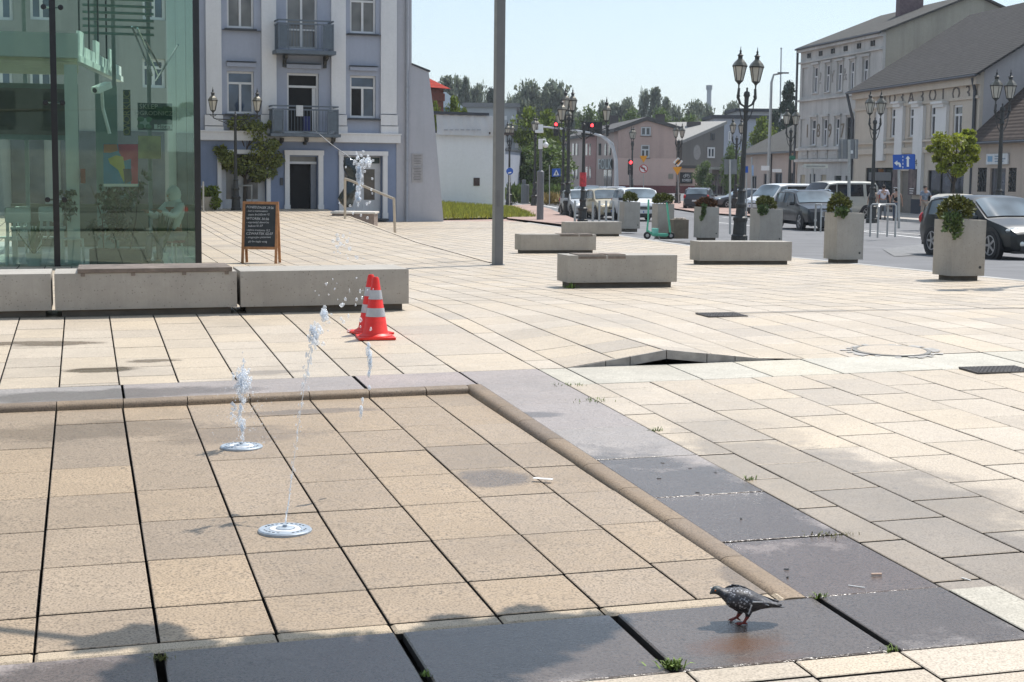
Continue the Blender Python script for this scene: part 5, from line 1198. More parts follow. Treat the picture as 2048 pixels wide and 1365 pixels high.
# low beige house right of the junction
F12 = Facade(xyD(1484, 148), xyD(1592, 128)); ze = F12.hit(1540, 304)[1]; zr12 = ze+2.9
H12 = [F12.rect(*r_) for r_ in ((1502, 352, 1513, 388), (1527, 348, 1538, 380), (1549, 346, 1564, 382), (1580, 346, 1589, 384))]
t, rf = gable_house('low_house', 'low beige pink house with a grey hipped roof right of the lamp post', F12, -.5, ze, 11, zr12, plaster('dusty_pink_plaster', (.45, .365, .32), .25, .4), M_FELT, .4, H12)
for h in H12: F12.window(h, t, M_SILL, M_GL, .18, 2, 0, .12)
b = MB(); a = F12.hit(1543, 350)[0]; F12.box(b, a-.08, a+.08, .01, .15, -.5, ze); b.build('downpipe', M_SILL, t)
# long grey garden wall on the left street
F13 = Facade(xyD(1010, 128), xyD(1116, 168)); t = thing('garden_wall', 'long pale blue grey wall along the left street', 'wall', F13.P(F13.L/2, 0, -.5))
b = MB(); F13.box(b, 0, F13.L, -.3, 0, -.5, F13.hit(1050, 306)[1]); b.build('wall_face', plaster('blue_grey_wall', (.33, .36, .42), .2, .3), t); b = MB(); z = F13.hit(1050, 306)[1]; F13.box(b, -.1, F13.L+.1, -.4, .1, z+.003, z+.15); b.build('coping', M_SILL, t)
# shop front row under awnings (far, right of annex)
F14 = Facade(xyD(1424, 190), xyD(1486, 178)); t = thing('shop_row', 'low row of dark shop fronts with a pale awning beyond the dark wagon', 'building', F14.P(F14.L/2, 0, -.5)); z = F14.hit(1450, 340)[1]
b = MB(); F14.box(b, 0, F14.L, -6, 0, -.5, z); b.build('wall', plaster('brown_shop_wall', (.2, .17, .15), .3, .3), t)
b = MB(); F14.box(b, -.2, F14.L*.75, .01, 1.8, z+.003, z+.3); b.build('awning', mat('pale_awning', (.4, .37, .33), .8), t)
for k in range(5): b = MB(); F14.box(b, F14.L*(k+.12)/5, F14.L*(k+.75)/5, .004, .06, -.4, z-.6); b.build('shop_window', M_GL, t)
# --- streets
M_ASPH = mat('worn_asphalt', (.165, .165, .17), .9, .15, .8, .2, 30, world=True, dirt=.25, dscale=.25); M_BRICKP = mat('red_brick_paving', (.36, .25, .21), .9, .15, 2, .2, 20, world=True, dirt=.25); M_KERBS = mat('kerb_stone', (.4, .39, .37), .85, .15, 3, world=True); M_LINE = mat('road_paint', (.75, .75, .73), .7, .1, 6, world=True)
def sheet(name, poly, dz, material, sub=8):
    bm = bmesh.new(); vs = [bm.verts.new((p[0], p[1], 0)) for p in poly]; bm.faces.new(vs)
    for _ in range(sub):
        if not [e for e in bm.edges if e.calc_length() > 6]: break
        bmesh.ops.triangulate(bm, faces=bm.faces[:]); bmesh.ops.subdivide_edges(bm, edges=[e for e in bm.edges if e.calc_length() > 6], cuts=1); bmesh.ops.triangulate(bm, faces=bm.faces[:])
    bm.verts.index_update(); mb = MB(); mb.add([(v.co.x, v.co.y, zt(v.co.x, v.co.y)+dz) for v in bm.verts], [[v.index for v in f.verts] for f in bm.faces]); bm.free()
    return structure(mb.build(name, material))
G = lambda px, py: tuple(at(px, py, zf=zt)[:2])
edge = [(8.5+.168*0-.168*k, 19+k) for k in (-14, 10, 30, 47)]
sheet('road', [(30, 4), (60, 60), (60, 300), (-40, 300), (-30, 150), (-2, 100), (1.2, 74), edge[3], edge[2], edge[1], edge[0]][::-1], -.10, M_ASPH)
sheet('left_ground', [(-60, 60), (-10, 60), (-1.5, 66), (1.0, 74), (-2.2, 100), (-31, 150), (-60, 150)][::-1], -.08, M_BRICKP)
sw = [G(1015, 437), G(1015, 412), G(1062, 409), G(1100, 418), G(1128, 430), G(1160, 442), G(1130, 450)]
sheet('brick_pavement', sw, .008, M_BRICKP)
rn_ = Vector((-F4.n.x, -F4.n.y)); base = [F5.P(F5.L, .1, 0), F5.P(0, .1, 0), F4.P(0, .1, 0), F3.P(0, .1, 0)]
pav = [F5.P(F5.L, 5.6, 0), F4.P(F4.L, 5.6, 0), F4.P(0, 5.6, 0), F3.P(0, 5.2, 0), F12.P(0, 5, 0)]; inn = [F12.P(0, -.1, 0), F3.P(0, -.1, 0), F4.P(0, -.1, 0), F4.P(F4.L, -.1, 0), F5.P(F5.L, -.1, 0)]
sheet('right_pavement', [p[:2] for p in pav+inn], .03, mat('grey_pavement', (.42, .38, .34), .9, .12, 3, world=True, dirt=.2))
b = MB()
for p, q in zip(pav, pav[1:]):
    for i in range(6):
        a, c = Vector(p[:2]).lerp(Vector(q[:2]), i/6), Vector(p[:2]).lerp(Vector(q[:2]), (i+1)/6); d = (c-a).normalized(); nn = Vector((d.y, -d.x))*.15
        b.add([(r.x, r.y, zt(r.x, r.y)+h) for h in (-.12, .045) for r in (a-nn, c-nn, c+nn, a+nn)], [[0, 3, 2, 1], [4, 5, 6, 7], [0, 1, 5, 4], [1, 2, 6, 5], [2, 3, 7, 6], [3, 0, 4, 7]])
for p, q in zip(edge, edge[1:]):
    for i in range(8):
        a, c = Vector(p).lerp(Vector(q), i/8), Vector(p).lerp(Vector(q), (i+1)/8); d = (c-a).normalized(); nn = Vector((d.y, -d.x))*.1
        b.add([(r.x, r.y, zt(r.x, r.y)+h) for h in (-.12, .004) for r in (a-nn, c-nn, c+nn, a+nn)], [[0, 3, 2, 1], [4, 5, 6, 7], [0, 1, 5, 4], [1, 2, 6, 5], [2, 3, 7, 6], [3, 0, 4, 7]])
structure(b.build('kerb', M_KERBS))
isl = [G(1395, 424), G(1500, 432), G(1560, 428), G(1500, 412), G(1430, 404), G(1290, 400), G(1250, 404), G(1330, 414)]
sheet('traffic_island', isl, .0, M_BRICKP)
for i, l in enumerate(([(1445, 432), (1560, 440)], [(1430, 441), (1550, 452)], [(1600, 447), (1860, 466)], [(1020, 395), (1115, 414)], [(1020, 403), (1085, 415)], [(1250, 393), (1480, 399)], [(1720, 458), (1870, 474)])):
    strip('road_marking', G(*l[0]), G(*l[1]), .16, M_LINE, -.09, zf=zt)
sheet('cobble_ramp', [G(1765, 492), G(1850, 482), G(1878, 500), G(1790, 506)], -.092, mat('grey_cobbles', (.19, .19, .19), .9, .25, 7, .3, 20, world=True))
sheet('far_pavement', [G(1240, 381), G(1410, 383), G(1500, 390), G(1500, 384), G(1410, 377), G(1240, 375)], -.06, mat('grey_pavement', (.42, .38, .34), .9))
# ================================================================== glass pavilion
P0 = at(403, 533.5, zf=lambda x, y: zt(x, y)+lift(x, y)); zg = P0.z; UU = Vector((U.x, U.y, 0)); VV = Vector((V.x, V.y, 0))
PL = 7.4; FA = Facade((P0-UU*PL)[:2], P0[:2]); HT = 6.2
pv = thing('glass_pavilion', 'green tinted glass pavilion with black joints and round steel glass fixings', 'pavilion', FA.P(FA.L/2, -.2, zg))
def clearglass():
    m, nt, b = newmat('green_glass'); nt.nodes.remove(b); out = nt.nodes['Material Output']
    tr = N(nt, 'ShaderNodeBsdfTransparent'); tr.inputs[0].default_value = (.87, .97, .925, 1)
    gl = N(nt, 'ShaderNodeBsdfGlossy'); gl.inputs['Roughness'].default_value = .015; gl.inputs['Color'].default_value = (.8, .95, .88, 1)
    fr = N(nt, 'ShaderNodeFresnel'); fr.inputs['IOR'].default_value = 1.5
    s = N(nt, 'ShaderNodeMixShader'); nt.links.new(mul(nt, mul(nt, fr.outputs[0], 1.3), .03, 'ADD'), s.inputs[0]); nt.links.new(tr.outputs[0], s.inputs[1]); nt.links.new(gl.outputs[0], s.inputs[2]); nt.links.new(s.outputs[0], out.inputs[0]); return m
M_CG = clearglass(); M_JOINT = mat('black_joint', (.012, .012, .014), .3, .2, 8); M_STEELP = mat('polished_steel', (.6, .6, .6), .2, .05, 9, metal=.9)
sx = lambda px, py=300: FA.hit(px, py)[0]
am, ar = sx(110), FA.L
b = MB()
for a0, a1 in ((0, am-.05), (am+.05, ar-.1)): 
    b = MB(); FA.box(b, a0, a1, -.02, 0, zg, zg+HT); b.build('glass_panel', M_CG, pv)
for k in range(3): b = MB(); b.add([tuple(P0+VV*d+UU*u+Vector((0, 0, z-zg))) for u in (-.02, 0) for d, z in ((.05+3.2*k, zg), (3.15+3.2*k, zg), (3.15+3.2*k, zg+HT), (.05+3.2*k, zg+HT))], [[0, 1, 2, 3], [4, 7, 6, 5], [0, 4, 5, 1], [2, 6, 7, 3], [0, 3, 7, 4], [1, 5, 6, 2]]); b.build('glass_panel', M_CG, pv)
b = MB(); FA.box(b, am-.05, am+.05, -.07, .012, zg, zg+HT); b.build('black_joint', M_JOINT, pv)
b = MB(); FA.box(b, ar-.1, ar+.005, -.1, .012, zg, zg+HT); b.build('corner_joint', M_JOINT, pv)
for y in (15, 206, 400):
    for s in (-1, 1):
        z = FA.hit(110, y)[1]; b = MB(); c = FA.P(am+s*.135, .0, z); Mx = Matrix.Translation(c)@Matrix.Rotation(math.atan2(FA.e.y, FA.e.x), 4, 'Z')@Matrix.Rotation(R(90), 4, 'X')
        b.lathe([(.028, -.06), (.045, 0), (.045, .012), (.018, .014), (.016, .005), (0, .005)], 16, Mx); fx = b.build('glass_fixing', M_JOINT, pv, smooth=True)
        b = MB(); b.tube([FA.P(am+s*.135, -.06, z), FA.P(am, -.16, z)], .018, 6); b.build('spider_arm', M_STEELP, fx)
# roof edge, floor, back walls
M_WALLIN = plaster('pale_interior_white', (.8, .83, .8), .05, .5)
def pbox(a0, a1, d0, d1, z0, z1, name, m_): b = MB(); FA.box(b, a0, a1, d0, d1, zg+z0, zg+z1); return b.build(name, m_, pv)
pbox(-.5, ar+.01, -9.6, .02, -.35, -.002, 'floor', mat('pale_floor_tiles', (.5, .5, .47), .35, .15, 3))
pbox(-.3, ar-.02, -9.6, -.02, HT+.01, HT+.05, 'glass_roof', M_CG)
for k in range(8): pbox(-.3, ar-.05, -1.0-1.1*k, -.92-1.1*k, HT-.22, HT-.02, 'roof_rib', mat('teal_rib', (.12, .2, .19), .4))
z55, z160 = FA.hit(60, 52)[1]-zg, FA.hit(60, 158)[1]-zg; ac = sx(160)
pbox(-.5, ac, -5.2, -1.0, FA.hit(60, 105)[1]-zg, FA.hit(60, 54)[1]-zg, 'canopy_beam', M_WALLIN)
pbox(-.5, ac-.02, -5.2, -1.15, FA.hit(60, 112)[1]-zg, FA.hit(60, 105)[1]-zg-.003, 'canopy_soffit', mat('cream_soffit', (.75, .72, .55), .7))
qa, qb = xyD(164, 28.9), xyD(247, 35.2); FS = Facade(qa, qb); zs0, zs1 = atD(164, 112, 28.9).z, atD(164, 89, 28.9).z
for k in range(9): b = MB(); FS.box(b, FS.L*(k+.06)/9, FS.L*(k+.86)/9, -.06, .0, zs0, zs1+.25*(k % 3 == 0)); b.build('white_slat', mat('bright_white_slat', (.9, .92, .9), .6), pv)
b = MB(); FS.box(b, -.1, FS.L, -.12, .03, zs0-.12, zs0-.005); b.build('slat_rail', M_WALLIN, pv)
for k in range(5): b = MB(); b.tube([FS.P(FS.L*k/5+.2, -.03, zs1), FS.P(FS.L*k/5+.2, -.03, zg+HT-.25)], .02, 5); b.build('hanger_rod', M_JOINT, pv)
pbox(sx(130), sx(157), -1.35, -1.0, 0, FA.hit(60, 112)[1]-zg-.06, 'column', M_WALLIN)
pbox(-.5, sx(158), -5.3, -5.25, 2.2, 3.3, 'bulkhead_wall', mat('teal_wall', (.16, .22, .22), .6))
for k in range(4): pbox(sx(158)-1.6*(k+1), sx(158)-1.6*k-.08, -5.24, -5.2, 2.3, 3.2, 'louvre_window', mat('brown_louvre', (.09, .08, .07), .5))
for a in (sx(200), sx(243), sx(330), sx(20)): pbox(a, a+.08, -7.05, -6.95, 0, HT-.3, 'mullion', mat('steel_mullion', (.25, .28, .27), .4))
pbox(sx(196), sx(245), -3.6, -3.5, 0, FA.hit(220, 150)[1]-zg, 'inner_wall', plaster('sage_wall', (.27, .34, .31), .1, .6))
pbox(sx(-20), sx(395), -7.3, -7.2, .0, .9, 'low_wall', plaster('brown_low_wall', (.22, .2, .16), .3, .6))
# tenement row seen through the glass, and the stepped terrace behind the viewer that the glass mirrors
Fr = Facade(xyD(-160, 52), xyD(372, 56)); rb_ = thing('rear_tenement', 'shadowed grey tenement behind the glass pavilion, seen through its panes', 'building', Fr.P(Fr.L/2, 0, 0))
Hr = [Fr.rect(x, y0, x+46, y1) for x in (-20, 60, 285) for y0, y1 in ((-40, 40), (118, 176))]
b = MB(); Fr.wall(b, 0, Fr.L, -.5, 11, Hr, .2); shell(b, Fr, 9, -.5, 11); b.build('wall', plaster('grey_green_plaster', (.30, .315, .295), .4, .4), rb_)
for h in Hr: Fr.window(h, rb_, M_FRW, M_GLB, .2, 2, .7, .1)
for x0, x1 in ((20, 90), (120, 200), (220, 330)): b = MB(); Fr.bxp(b, x0, 262, x1, 420, .004, .08); b.build('shop_window', M_GL, rb_)
bt = thing('stepped_terrace', 'stone stepped terrace with dark buildings behind the viewer, mirrored in the pavilion glass', 'terrace', (-8, -20, 0))
b = MB(); [b.box(-38, 24, -17-1.1*k, -15.9-1.1*k, -.5, .25+.32*k) for k in range(9)]; b.build('steps', mat('brown_steps', (.27, .24, .19), .9, .3, 2, world=True), bt)
b = MB(); [b.box(x, x+13, -48, -36, -.5, h) for x, h in ((-52, 15), (-38.5, 11), (-25, 14), (-11.5, 10), (2, 13))]; b.build('row_of_houses', mat('dark_row_plaster', (.16, .17, .165), .9, .3, .3, world=True), bt)
b = MB(); [b.box(x, x+1.3, -36, -35.9, z, z+1.9) for x in [-50+2.9*k for k in range(22)] for z in (4.2, 7.6)]; b.build('windows', M_GL, bt)
for k in range(7): pbox(sx(172), sx(345), -6.3, -6.22, FA.hit(250, 118-17*k)[1]-zg+.9, FA.hit(250, 118-17*k)[1]-zg+.95, 'roof_louvre', mat('dark_teal_bar', (.14, .22, .2), .5))
for x0, y0, x1, y1 in ((272, 30, 322, 128), (284, 34, 336, 132), (300, 60, 340, 110), (372, 70, 330, 140)): b = MB(); q0, q1 = FA.hit(x0, y0), FA.hit(x1, y1); b.tube([FA.P(q0[0], -2.2, q0[1]), FA.P(q1[0], -3.4, q1[1])], .02, 6); b.build('stay_rod', M_STEELP, pv)
# posters, signs
def panel(x0, y0, x1, y1, d, name, m_, label=None, cat=None, parent=None):
    Fq = Facade(FA.P(0, d, 0)[:2], FA.P(FA.L, d, 0)[:2]); b = MB(); Fq.bxp(b, x0, y0, x1, y1, 0, .02); o = b.build(name, m_, parent)
    if label: tag(o, label, cat)
    return Fq, o
Fq, po = panel(206, 288, 277, 374, -.15, 'poster', mat('poster_blue', (.04, .25, .45), .5, .1, 4), 'bright blue, pink and yellow poster hanging inside the glass', 'poster')
def cutp(F_, pts, d, name, m_, par):
    q = [F_.hit(*p) for p in pts]; b = MB(); n = len(q); b.add([F_.P(a, dd, z) for dd in (d, d-.004) for a, z in q], [list(range(n)), list(range(n, 2*n))[::-1]]+[[i, i+n, (i+1) % n+n, (i+1) % n] for i in range(n)]); return b.build(name, m_, par)
cutp(Fq, [(236, 289), (276, 289), (276, 371), (262, 371), (262, 318), (248, 322), (238, 305)], .026, 'pink_shape', mat('poster_pink', (.55, .05, .12), .5), po)
cutp(Fq, [(207, 289), (234, 289), (236, 302), (222, 306), (207, 306)], .028, 'orange_shape', mat('poster_orange', (.5, .2, .1), .5), po)
cutp(Fq, [(216, 318), (232, 311), (246, 314), (250, 340), (248, 366), (236, 340), (220, 328)], .030, 'yellow_shape', mat('poster_yellow', (.55, .5, .12), .5), po)
cutp(Fq, [(246, 338), (262, 338), (264, 362), (250, 368)], .033, 'dark_shape', mat('poster_grey', (.08, .07, .09), .5), po)
cutp(Fq, [(207, 368), (276, 368), (276, 373.5), (207, 373.5)], .035, 'white_strip', M_WHITEP, po)
Fq, po = panel(276, 272, 322, 318, -1.6, 'poster', mat('poster_collage', (.35, .3, .15), .5, .7, 2.2, world=True), 'second collage poster behind the bright one', 'poster')
Fs, sgn = panel(275, 206, 345, 262, -4.2, 'garden_shop_sign', mat('teal_sign', (.045, .08, .075), .5), 'dark garden shop sign board seen through the glass', 'sign')
M_LET = mat('sign_letter_pale', (.5, .5, .45), .6)
rotA = Matrix.Rotation(math.atan2(FA.e.y, FA.e.x), 4, 'Z')@Matrix.Rotation(R(90), 4, 'X')
for tx, px, py, sz in (('SKLEP', 297, 214, .135), ('OGRODNICZY', 311, 227.5, .118), ('Flora', 327, 254, .12)): a, z = Fs.hit(px, py); textmesh(tx, sz, 'sign_lettering', M_LET if tx != 'Flora' else M_JOINT, sgn, Matrix.Translation(Fs.P(a, .034 if tx == 'Flora' else .024, z))@rotA)
b = MB(); Fs.bxp(b, 308, 249, 344, 259, .022, .03); b.build('sign_plate', M_WALLIN, sgn)
b = MB(); Fs.bxp(b, 279, 237, 299, 256, .022, .03); e_ = b.build('sign_emblem', mat('pale_green_plate', (.4, .5, .45), .5), sgn)
b = MB(); a, z = Fs.hit(289, 246); [b.ball(Fs.P(a+.1*math.cos(q), .035, z+.1*math.sin(q)), .07, .01, .05) for q in (.7, 2.4, 3.9, 5.4)]; b.build('emblem_leaf', mat('green_emblem', (.08, .2, .12), .5), e_)
Fv, sg2 = panel(246, 180, 262, 272, -4.4, 'vertical_sign', mat('dark_green_board', (.05, .07, .055), .5), 'vertical board with big yellow letters beside the garden shop sign', 'sign')
for i, ch in enumerate('CUKROWO'): a, z = Fv.hit(254, 189+i*12.5); textmesh(ch, .19, 'sign_lettering', mat('dull_yellow_letter', (.3, .28, .1), .6), sg2, Matrix.Translation(Fv.P(a, .024, z))@rotA@Matrix.Rotation(R(90), 4, 'Z'))
# camera, chairs, table, plants inside
p = FA.P(sx(208), -1.6, FA.hit(208, 166)[1]); t = thing('security_camera', 'white security camera on an inner wall of the pavilion', 'camera', p)
b = MB(); b.box(-.08, .08, -.2, .2, -.06, .06, Matrix.Translation(p)@Matrix.Rotation(-.4, 4, 'Z')@Matrix.Rotation(.3, 4, 'X'), bev=.02); b.build('housing', M_WHITEP, t)
b = MB(); b.lathe([(.045, 0), (.045, .03), (0, .03)], 12, Matrix.Translation(p)@Matrix.Rotation(-.4, 4, 'Z')@Matrix.Rotation(.3, 4, 'X')@Matrix.Translation((0, -.18, 0))@Matrix.Rotation(R(90), 4, 'X')); b.build('lens', M_JOINT, t)
b = MB(); b.tube([p, Vector(p)+Vector((-.05, .25, -.35)), Vector(p)+Vector((.05, .3, -.8))], .03, 6); b.build('bracket', M_WHITEP, t)
M_CHW = mat('white_plastic', (.68, .72, .7), .4, .04, 4)
def chair(px, d, rz, label):
    p = Vector(FA.P(sx(px), d, zg)); t = thing('white_chair', label, 'chair', p, rz, 'white slatted chairs inside the glass')
    b = MB(); b.box(-.2, .2, -.2, .2, .42, .45, bev=.01); b.build('seat', M_CHW, t, local=True)
    b = MB(); b.box(-.21, .21, -.22, -.19, .72, .98, bev=.05); [b.box(x-.025, x+.025, -.215, -.195, .44, .74) for x in (-.17, -.06, .06, .17)]; b.build('backrest', M_CHW, t, local=True, smooth=True)
    for x in (-.18, .18):
        for y in (-.18, .18): b = MB(); b.tube([(x*1.08, y*1.08, 0), (x, y, .43)], .02, 6); b.build('leg', M_CHW, t, local=True)
chair(30, -.75, TH, 'white slatted chair at the far left in front of the white table'); chair(10, -1.5, TH+1.2, 'white chair partly behind the leftmost one'); chair(94, -1.6, TH+.1, 'white chair behind the white table, left of the black joint'); chair(134, -.9, TH-1.3, 'white chair just right of the black glass joint')
p = Vector(FA.P(sx(70), -1.05, zg)); t = thing('white_table', 'white table among white chairs inside the glass', 'table', p, TH)
b = MB(); b.box(-.45, .45, -.3, .3, .60, .64, bev=.008); b.build('tabletop', M_CHW, t, local=True)
for x in (-.4, .4):
    for y in (-.25, .25): b = MB(); b.box(x-.025, x+.025, y-.025, y+.025, 0, .6); b.build('leg', M_CHW, t, local=True)
M_FICUS = mat('glossy_plant_leaf', (.035, .06, .03), .35, .3, 8, island=.5); M_BARK = mat('tree_bark', (.07, .055, .042), .9, .35, 16, .4)
def leafcloud(mb, clumps, n, size, seed, droop=.2, squash=1.):
    rn = random.Random(seed)
    for _ in range(n):
        c, r = rn.choice(clumps); d = Vector((rn.gauss(0, 1), rn.gauss(0, 1), rn.gauss(0, 1))).normalized()*r*(rn.random()**.4)
        p = Vector(c)+Vector((d.x, d.y, d.z*squash)); a = (d.normalized()*.6+Vector((rn.gauss(0, .6), rn.gauss(0, .6), rn.gauss(-droop, .5)))).normalized(); bb = a.orthogonal().normalized(); bb.rotate(Matrix.Rotation(rn.uniform(0, 6.28), 3, a)); q = a.cross(bb)
        s = size*rn.uniform(.6, 1.35)
        mb.add([tuple(p-bb*s*.33), tuple(p+a*s*.6+q*.12*s), tuple(p+bb*s*.33), tuple(p-a*s*.5+q*.1*s)], [[0, 1, 2], [0, 2, 3]])
p = Vector(FA.P(sx(235), -.6, zg)); t = thing('potted_plant', 'tall leafy potted plant behind the pavilion glass', 'plant', p)
b = MB(); b.box(-.45, .45, -.2, .2, 0, .28, bev=.01); b.build('trough', mat('brown_trough', (.13, .1, .085), .7), t, local=True)
b = MB(); [b.tube([(x, 0, .25), (x*1.3+.05, .02, .8), (x*1.8, 0, 1.35)], [.014, .011, .006], 6) for x in (-.25, -.05, .2)]; b.build('stems', M_BARK, t, local=True)
b = MB(); rn = random.Random(9); leafcloud(b, [((rn.gauss(0, .38), rn.gauss(0, .12), rn.uniform(.5, 1.55)), .2) for _ in range(22)], 620, .115, 5, .5); b.build('foliage', M_FICUS, t, local=True)
def spiky(px, d, h, label, n=12, m_=None):
    p = Vector(FA.P(sx(px), d, zg)); t = thing('potted_plant', label, 'plant', p); b = MB(); b.lathe([(.1, 0), (.14, .22), (.12, .22), (0, .2)], 12); b.build('pot', M_CHW, t, local=True)
    b = MB(); rn = random.Random(px)
    for k in range(n): a = rn.uniform(0, 6.28); s = rn.uniform(.15, .5); e = Vector((math.cos(a)*s*h, math.sin(a)*s*h, h*rn.uniform(.7, 1))); w = Vector((-math.sin(a), math.cos(a), 0))*.03; b.add([tuple(Vector((0, 0, .2))-w*.6), tuple(Vector((0, 0, .2))+w*.6), tuple(e*.6+w+Vector((0, 0, .1))), tuple(e*.6-w+Vector((0, 0, .1))), tuple(e+Vector((0, 0, .05)))], [[0, 1, 2, 3], [3, 2, 4]])
    b.build('leaves', m_ or mat('pale_spiky_leaf', (.16, .2, .12), .5, .3, 8, island=.3), t, local=True)
spiky(62, -.3, .75, 'pale spiky pot plant in front of the white table'); spiky(322, -.5, .95, 'dark spiky pot plant near the right pavilion corner', 16, M_FICUS)
b = MB(); FA.box(b, sx(160), sx(170), -.95, -.8, FA.hit(160, 368)[1], FA.hit(160, 338)[1]); tag(b.build('fire_extinguisher', mat('dull_red', (.35, .04, .035), .4)), 'red fire extinguisher on the white pavilion column', 'fire extinguisher')
# ================================================================== street lamps
M_LG = mat('lamp_frosted_glass', (.5, .47, .40), .25, .12, 5); M_LCAP = mat('lamp_cap_brass', (.16, .15, .12), .4, .3, 9, metal=.5)
def lantern(par, c, s, pale=False):
    x, y, z = c; T_ = Matrix.Translation(c)@Matrix.Scale(s, 4)
    b = MB(); b.lathe([(.02, -.3), (.03, -.12), (.07, -.06), (.12, -.02), (.13, 0), (.12, .02)], 6, T_, rot=.5)
    for k in range(6):
        a = k*math.pi/3+.5; b.tube([(.13*math.cos(a), .13*math.sin(a), 0), (.235*math.cos(a), .235*math.sin(a), .5)], .014, 4, T_)
    b.lathe([(.26, .49), (.27, .52), (.25, .53)], 6, T_, rot=.5)
    l = b.build('lantern', M_IRON, par, local=True)
    b = MB(); b.lathe([(.12, .02), (.222, .49)], 6, T_, rot=.5); b.build('lantern_glass', M_LG, l, local=True)
    b = MB(); b.lathe([(.265, .531), (.2, .64), (.085, .76), (.07, .78)], 6, T_, rot=.5); b.build('lantern_roof', M_LCAP, l, local=True)
    b = MB(); b.lathe([(.085, .781), (.085, .86), (.12, .88), (.06, .92), (.03, .98), (.045, 1.02), (.015, 1.08), (.012, 1.16), (0, 1.2)], 8, T_); b.build('finial', M_IRON, l, local=True)
def lamp(name, label, arms='V', rz=0):
    t = thing('street_lamp', label, 'street lamp', (0, 0, 0), rz, 'ornate cast iron street lamps')
    b = MB(); b.lathe([(.27, -.1), (.27, .1), (.23, .14), (.21, .55), (.24, .6), (.24, .68), (.17, .74), (.15, 1.0), (.18, 1.05), (.18, 1.12), (.13, 1.2), (.12, 1.5), (.15, 1.55), (.1, 1.62)], 10); b.build('base', M_IRON, t, local=True, smooth=30)
    top = 4.55 if arms == 'V' else 4.7
    b = MB(); b.lathe([(.095, 1.6), (.085, 2.4), (.075, 3.4), (.065, top-.5), (.1, top-.45), (.1, top-.38), (.065, top-.3), (.075, top), (.11, top+.05), (.09, top+.16), (.03, top+.2), (.03, top+.3), (0, top+.32)], 10); b.build('post', M_IRON, t, local=True, smooth=30)
    if arms == 'V':
        for s in (-1, 1):
            b = MB(); b.tube([(s*.06, 0, top-.3), (s*.2, 0, top-.22), (s*.3, 0, top-.02), (s*.28, 0, top+.28)], [.03, .035, .05, .04], 6); b.tube([(s*.06, 0, top-.75), (s*.16, 0, top-.6), (s*.24, 0, top-.35), (s*.27, 0, top-.1)], .018, 5); b.ball((s*.29, 0, top+.03), .065, n=8, k=5); b.build('arm', M_IRON, t, local=True, smooth=True)
            lantern(t, (s*.29, 0, top+.5), .93)
    else:
        for s in (-1, 1):
            b = MB(); b.tube([(s*.06, 0, top-.1), (s*.95, 0, top-.08), (s*1.1, 0, top-.02), (s*1.12, 0, top+.1)], .03, 6)
            b.tube([(s*(.1+.75*f), 0, top-.15-.42*(1-f)**1.6) for f in [i/8 for i in range(9)]], .022, 5)
            b.tube([(s*(.42+.13*math.cos(q)*(1-q/9)), 0, top-.27+.13*math.sin(q)*(1-q/9)) for q in [i*.6 for i in range(13)]], .016, 5); b.tube([(s*(1.12+.16*math.cos(q)), 0, top+.17+.1*math.sin(q)) for q in [math.pi+i*math.pi/8 for i in range(9)]], .018, 5); b.build('arm', M_IRON, t, local=True, smooth=True)
            lantern(t, (s*1.12, 0, top+.35), 1.0)
    return t
LV, LT = lamp('v', 'ornate two lantern street lamp standing tallest, right of the square benches', 'V'), lamp('t', 'street lamp with two lanterns on scrolled arms beside the steel bollards', 'T', .05)
HV, HTt = 4.55+.5+.93*1.2, 4.7+.35+1.2
def putlamp(proto, H0_, px, ybase, ytop, label, rz=0, D=None, lean=0):
    P = at(px, ybase) if D is None else gD(px, D, zs); h = (project(P)[1]-ytop)/FPX*P.y; s = h/H0_
    used = proto.get('used'); o = proto if not used else dup(proto, P, rz, label)
    proto['used'] = 1; o.location = P; o.rotation_euler = (0, lean, rz); o.scale = (s,)*3
    if used: pass
    else: o['label'] = label
    return o
putlamp(LV, HV, 1478.5, 478, 99, LV['label'], .25, lean=.028)
putlamp(LV, HV, 1135, 431, 178, 'two lantern street lamp rising behind the left lantern of the scroll armed lamp', .9)
putlamp(LV, HV, 1125, 421, 212, 'thin two lantern lamp left of the scroll armed lamp, lanterns hidden by leaves', .3)
putlamp(LV, HV, 1069, 412, 232, 'two lantern street lamp behind the grey camera pole on the left street', 1.3)
putlamp(LV, HV, 1018, 408, 243, 'distant street lamp at the corner of the white annex', 1.0)
putlamp(LV, HV, 1263, 0, 253, 'distant street lamp before the pink gable, behind the red traffic light', 1.2, D=150)
putlamp(LV, HV, 1355, 0, 247, 'street lamp between pink house and grey house, carrying the yellow road signs', .5, D=123)
putlamp(LV, HV, 1470, 0, 235, 'smaller street lamp just left of the tallest lamp', .1, D=105)
putlamp(LV, HV, 1577, 0, 213, 'street lamp at the left edge of the grey tenement', .3, D=95)
putlamp(LV, HV, 1743, 0, 183, 'street lamp in front of the left end of the cream house', .3, D=76)
putlamp(LV, HV, 1994, 0, 143, 'street lamp in front of the lilac gable at the right edge', .2, D=60)
putlamp(LT, HTt, 1165, 444, 196, LT['label'], .05)
putlamp(LT, HTt, 472, 421, 178, 'street lamp with scrolled arms in front of the blue tenement, behind the small tree', .05)
for o in (LV, LT): del o['used']
for o in list(bpy.data.objects):
    if 'used' in o: del o['used']
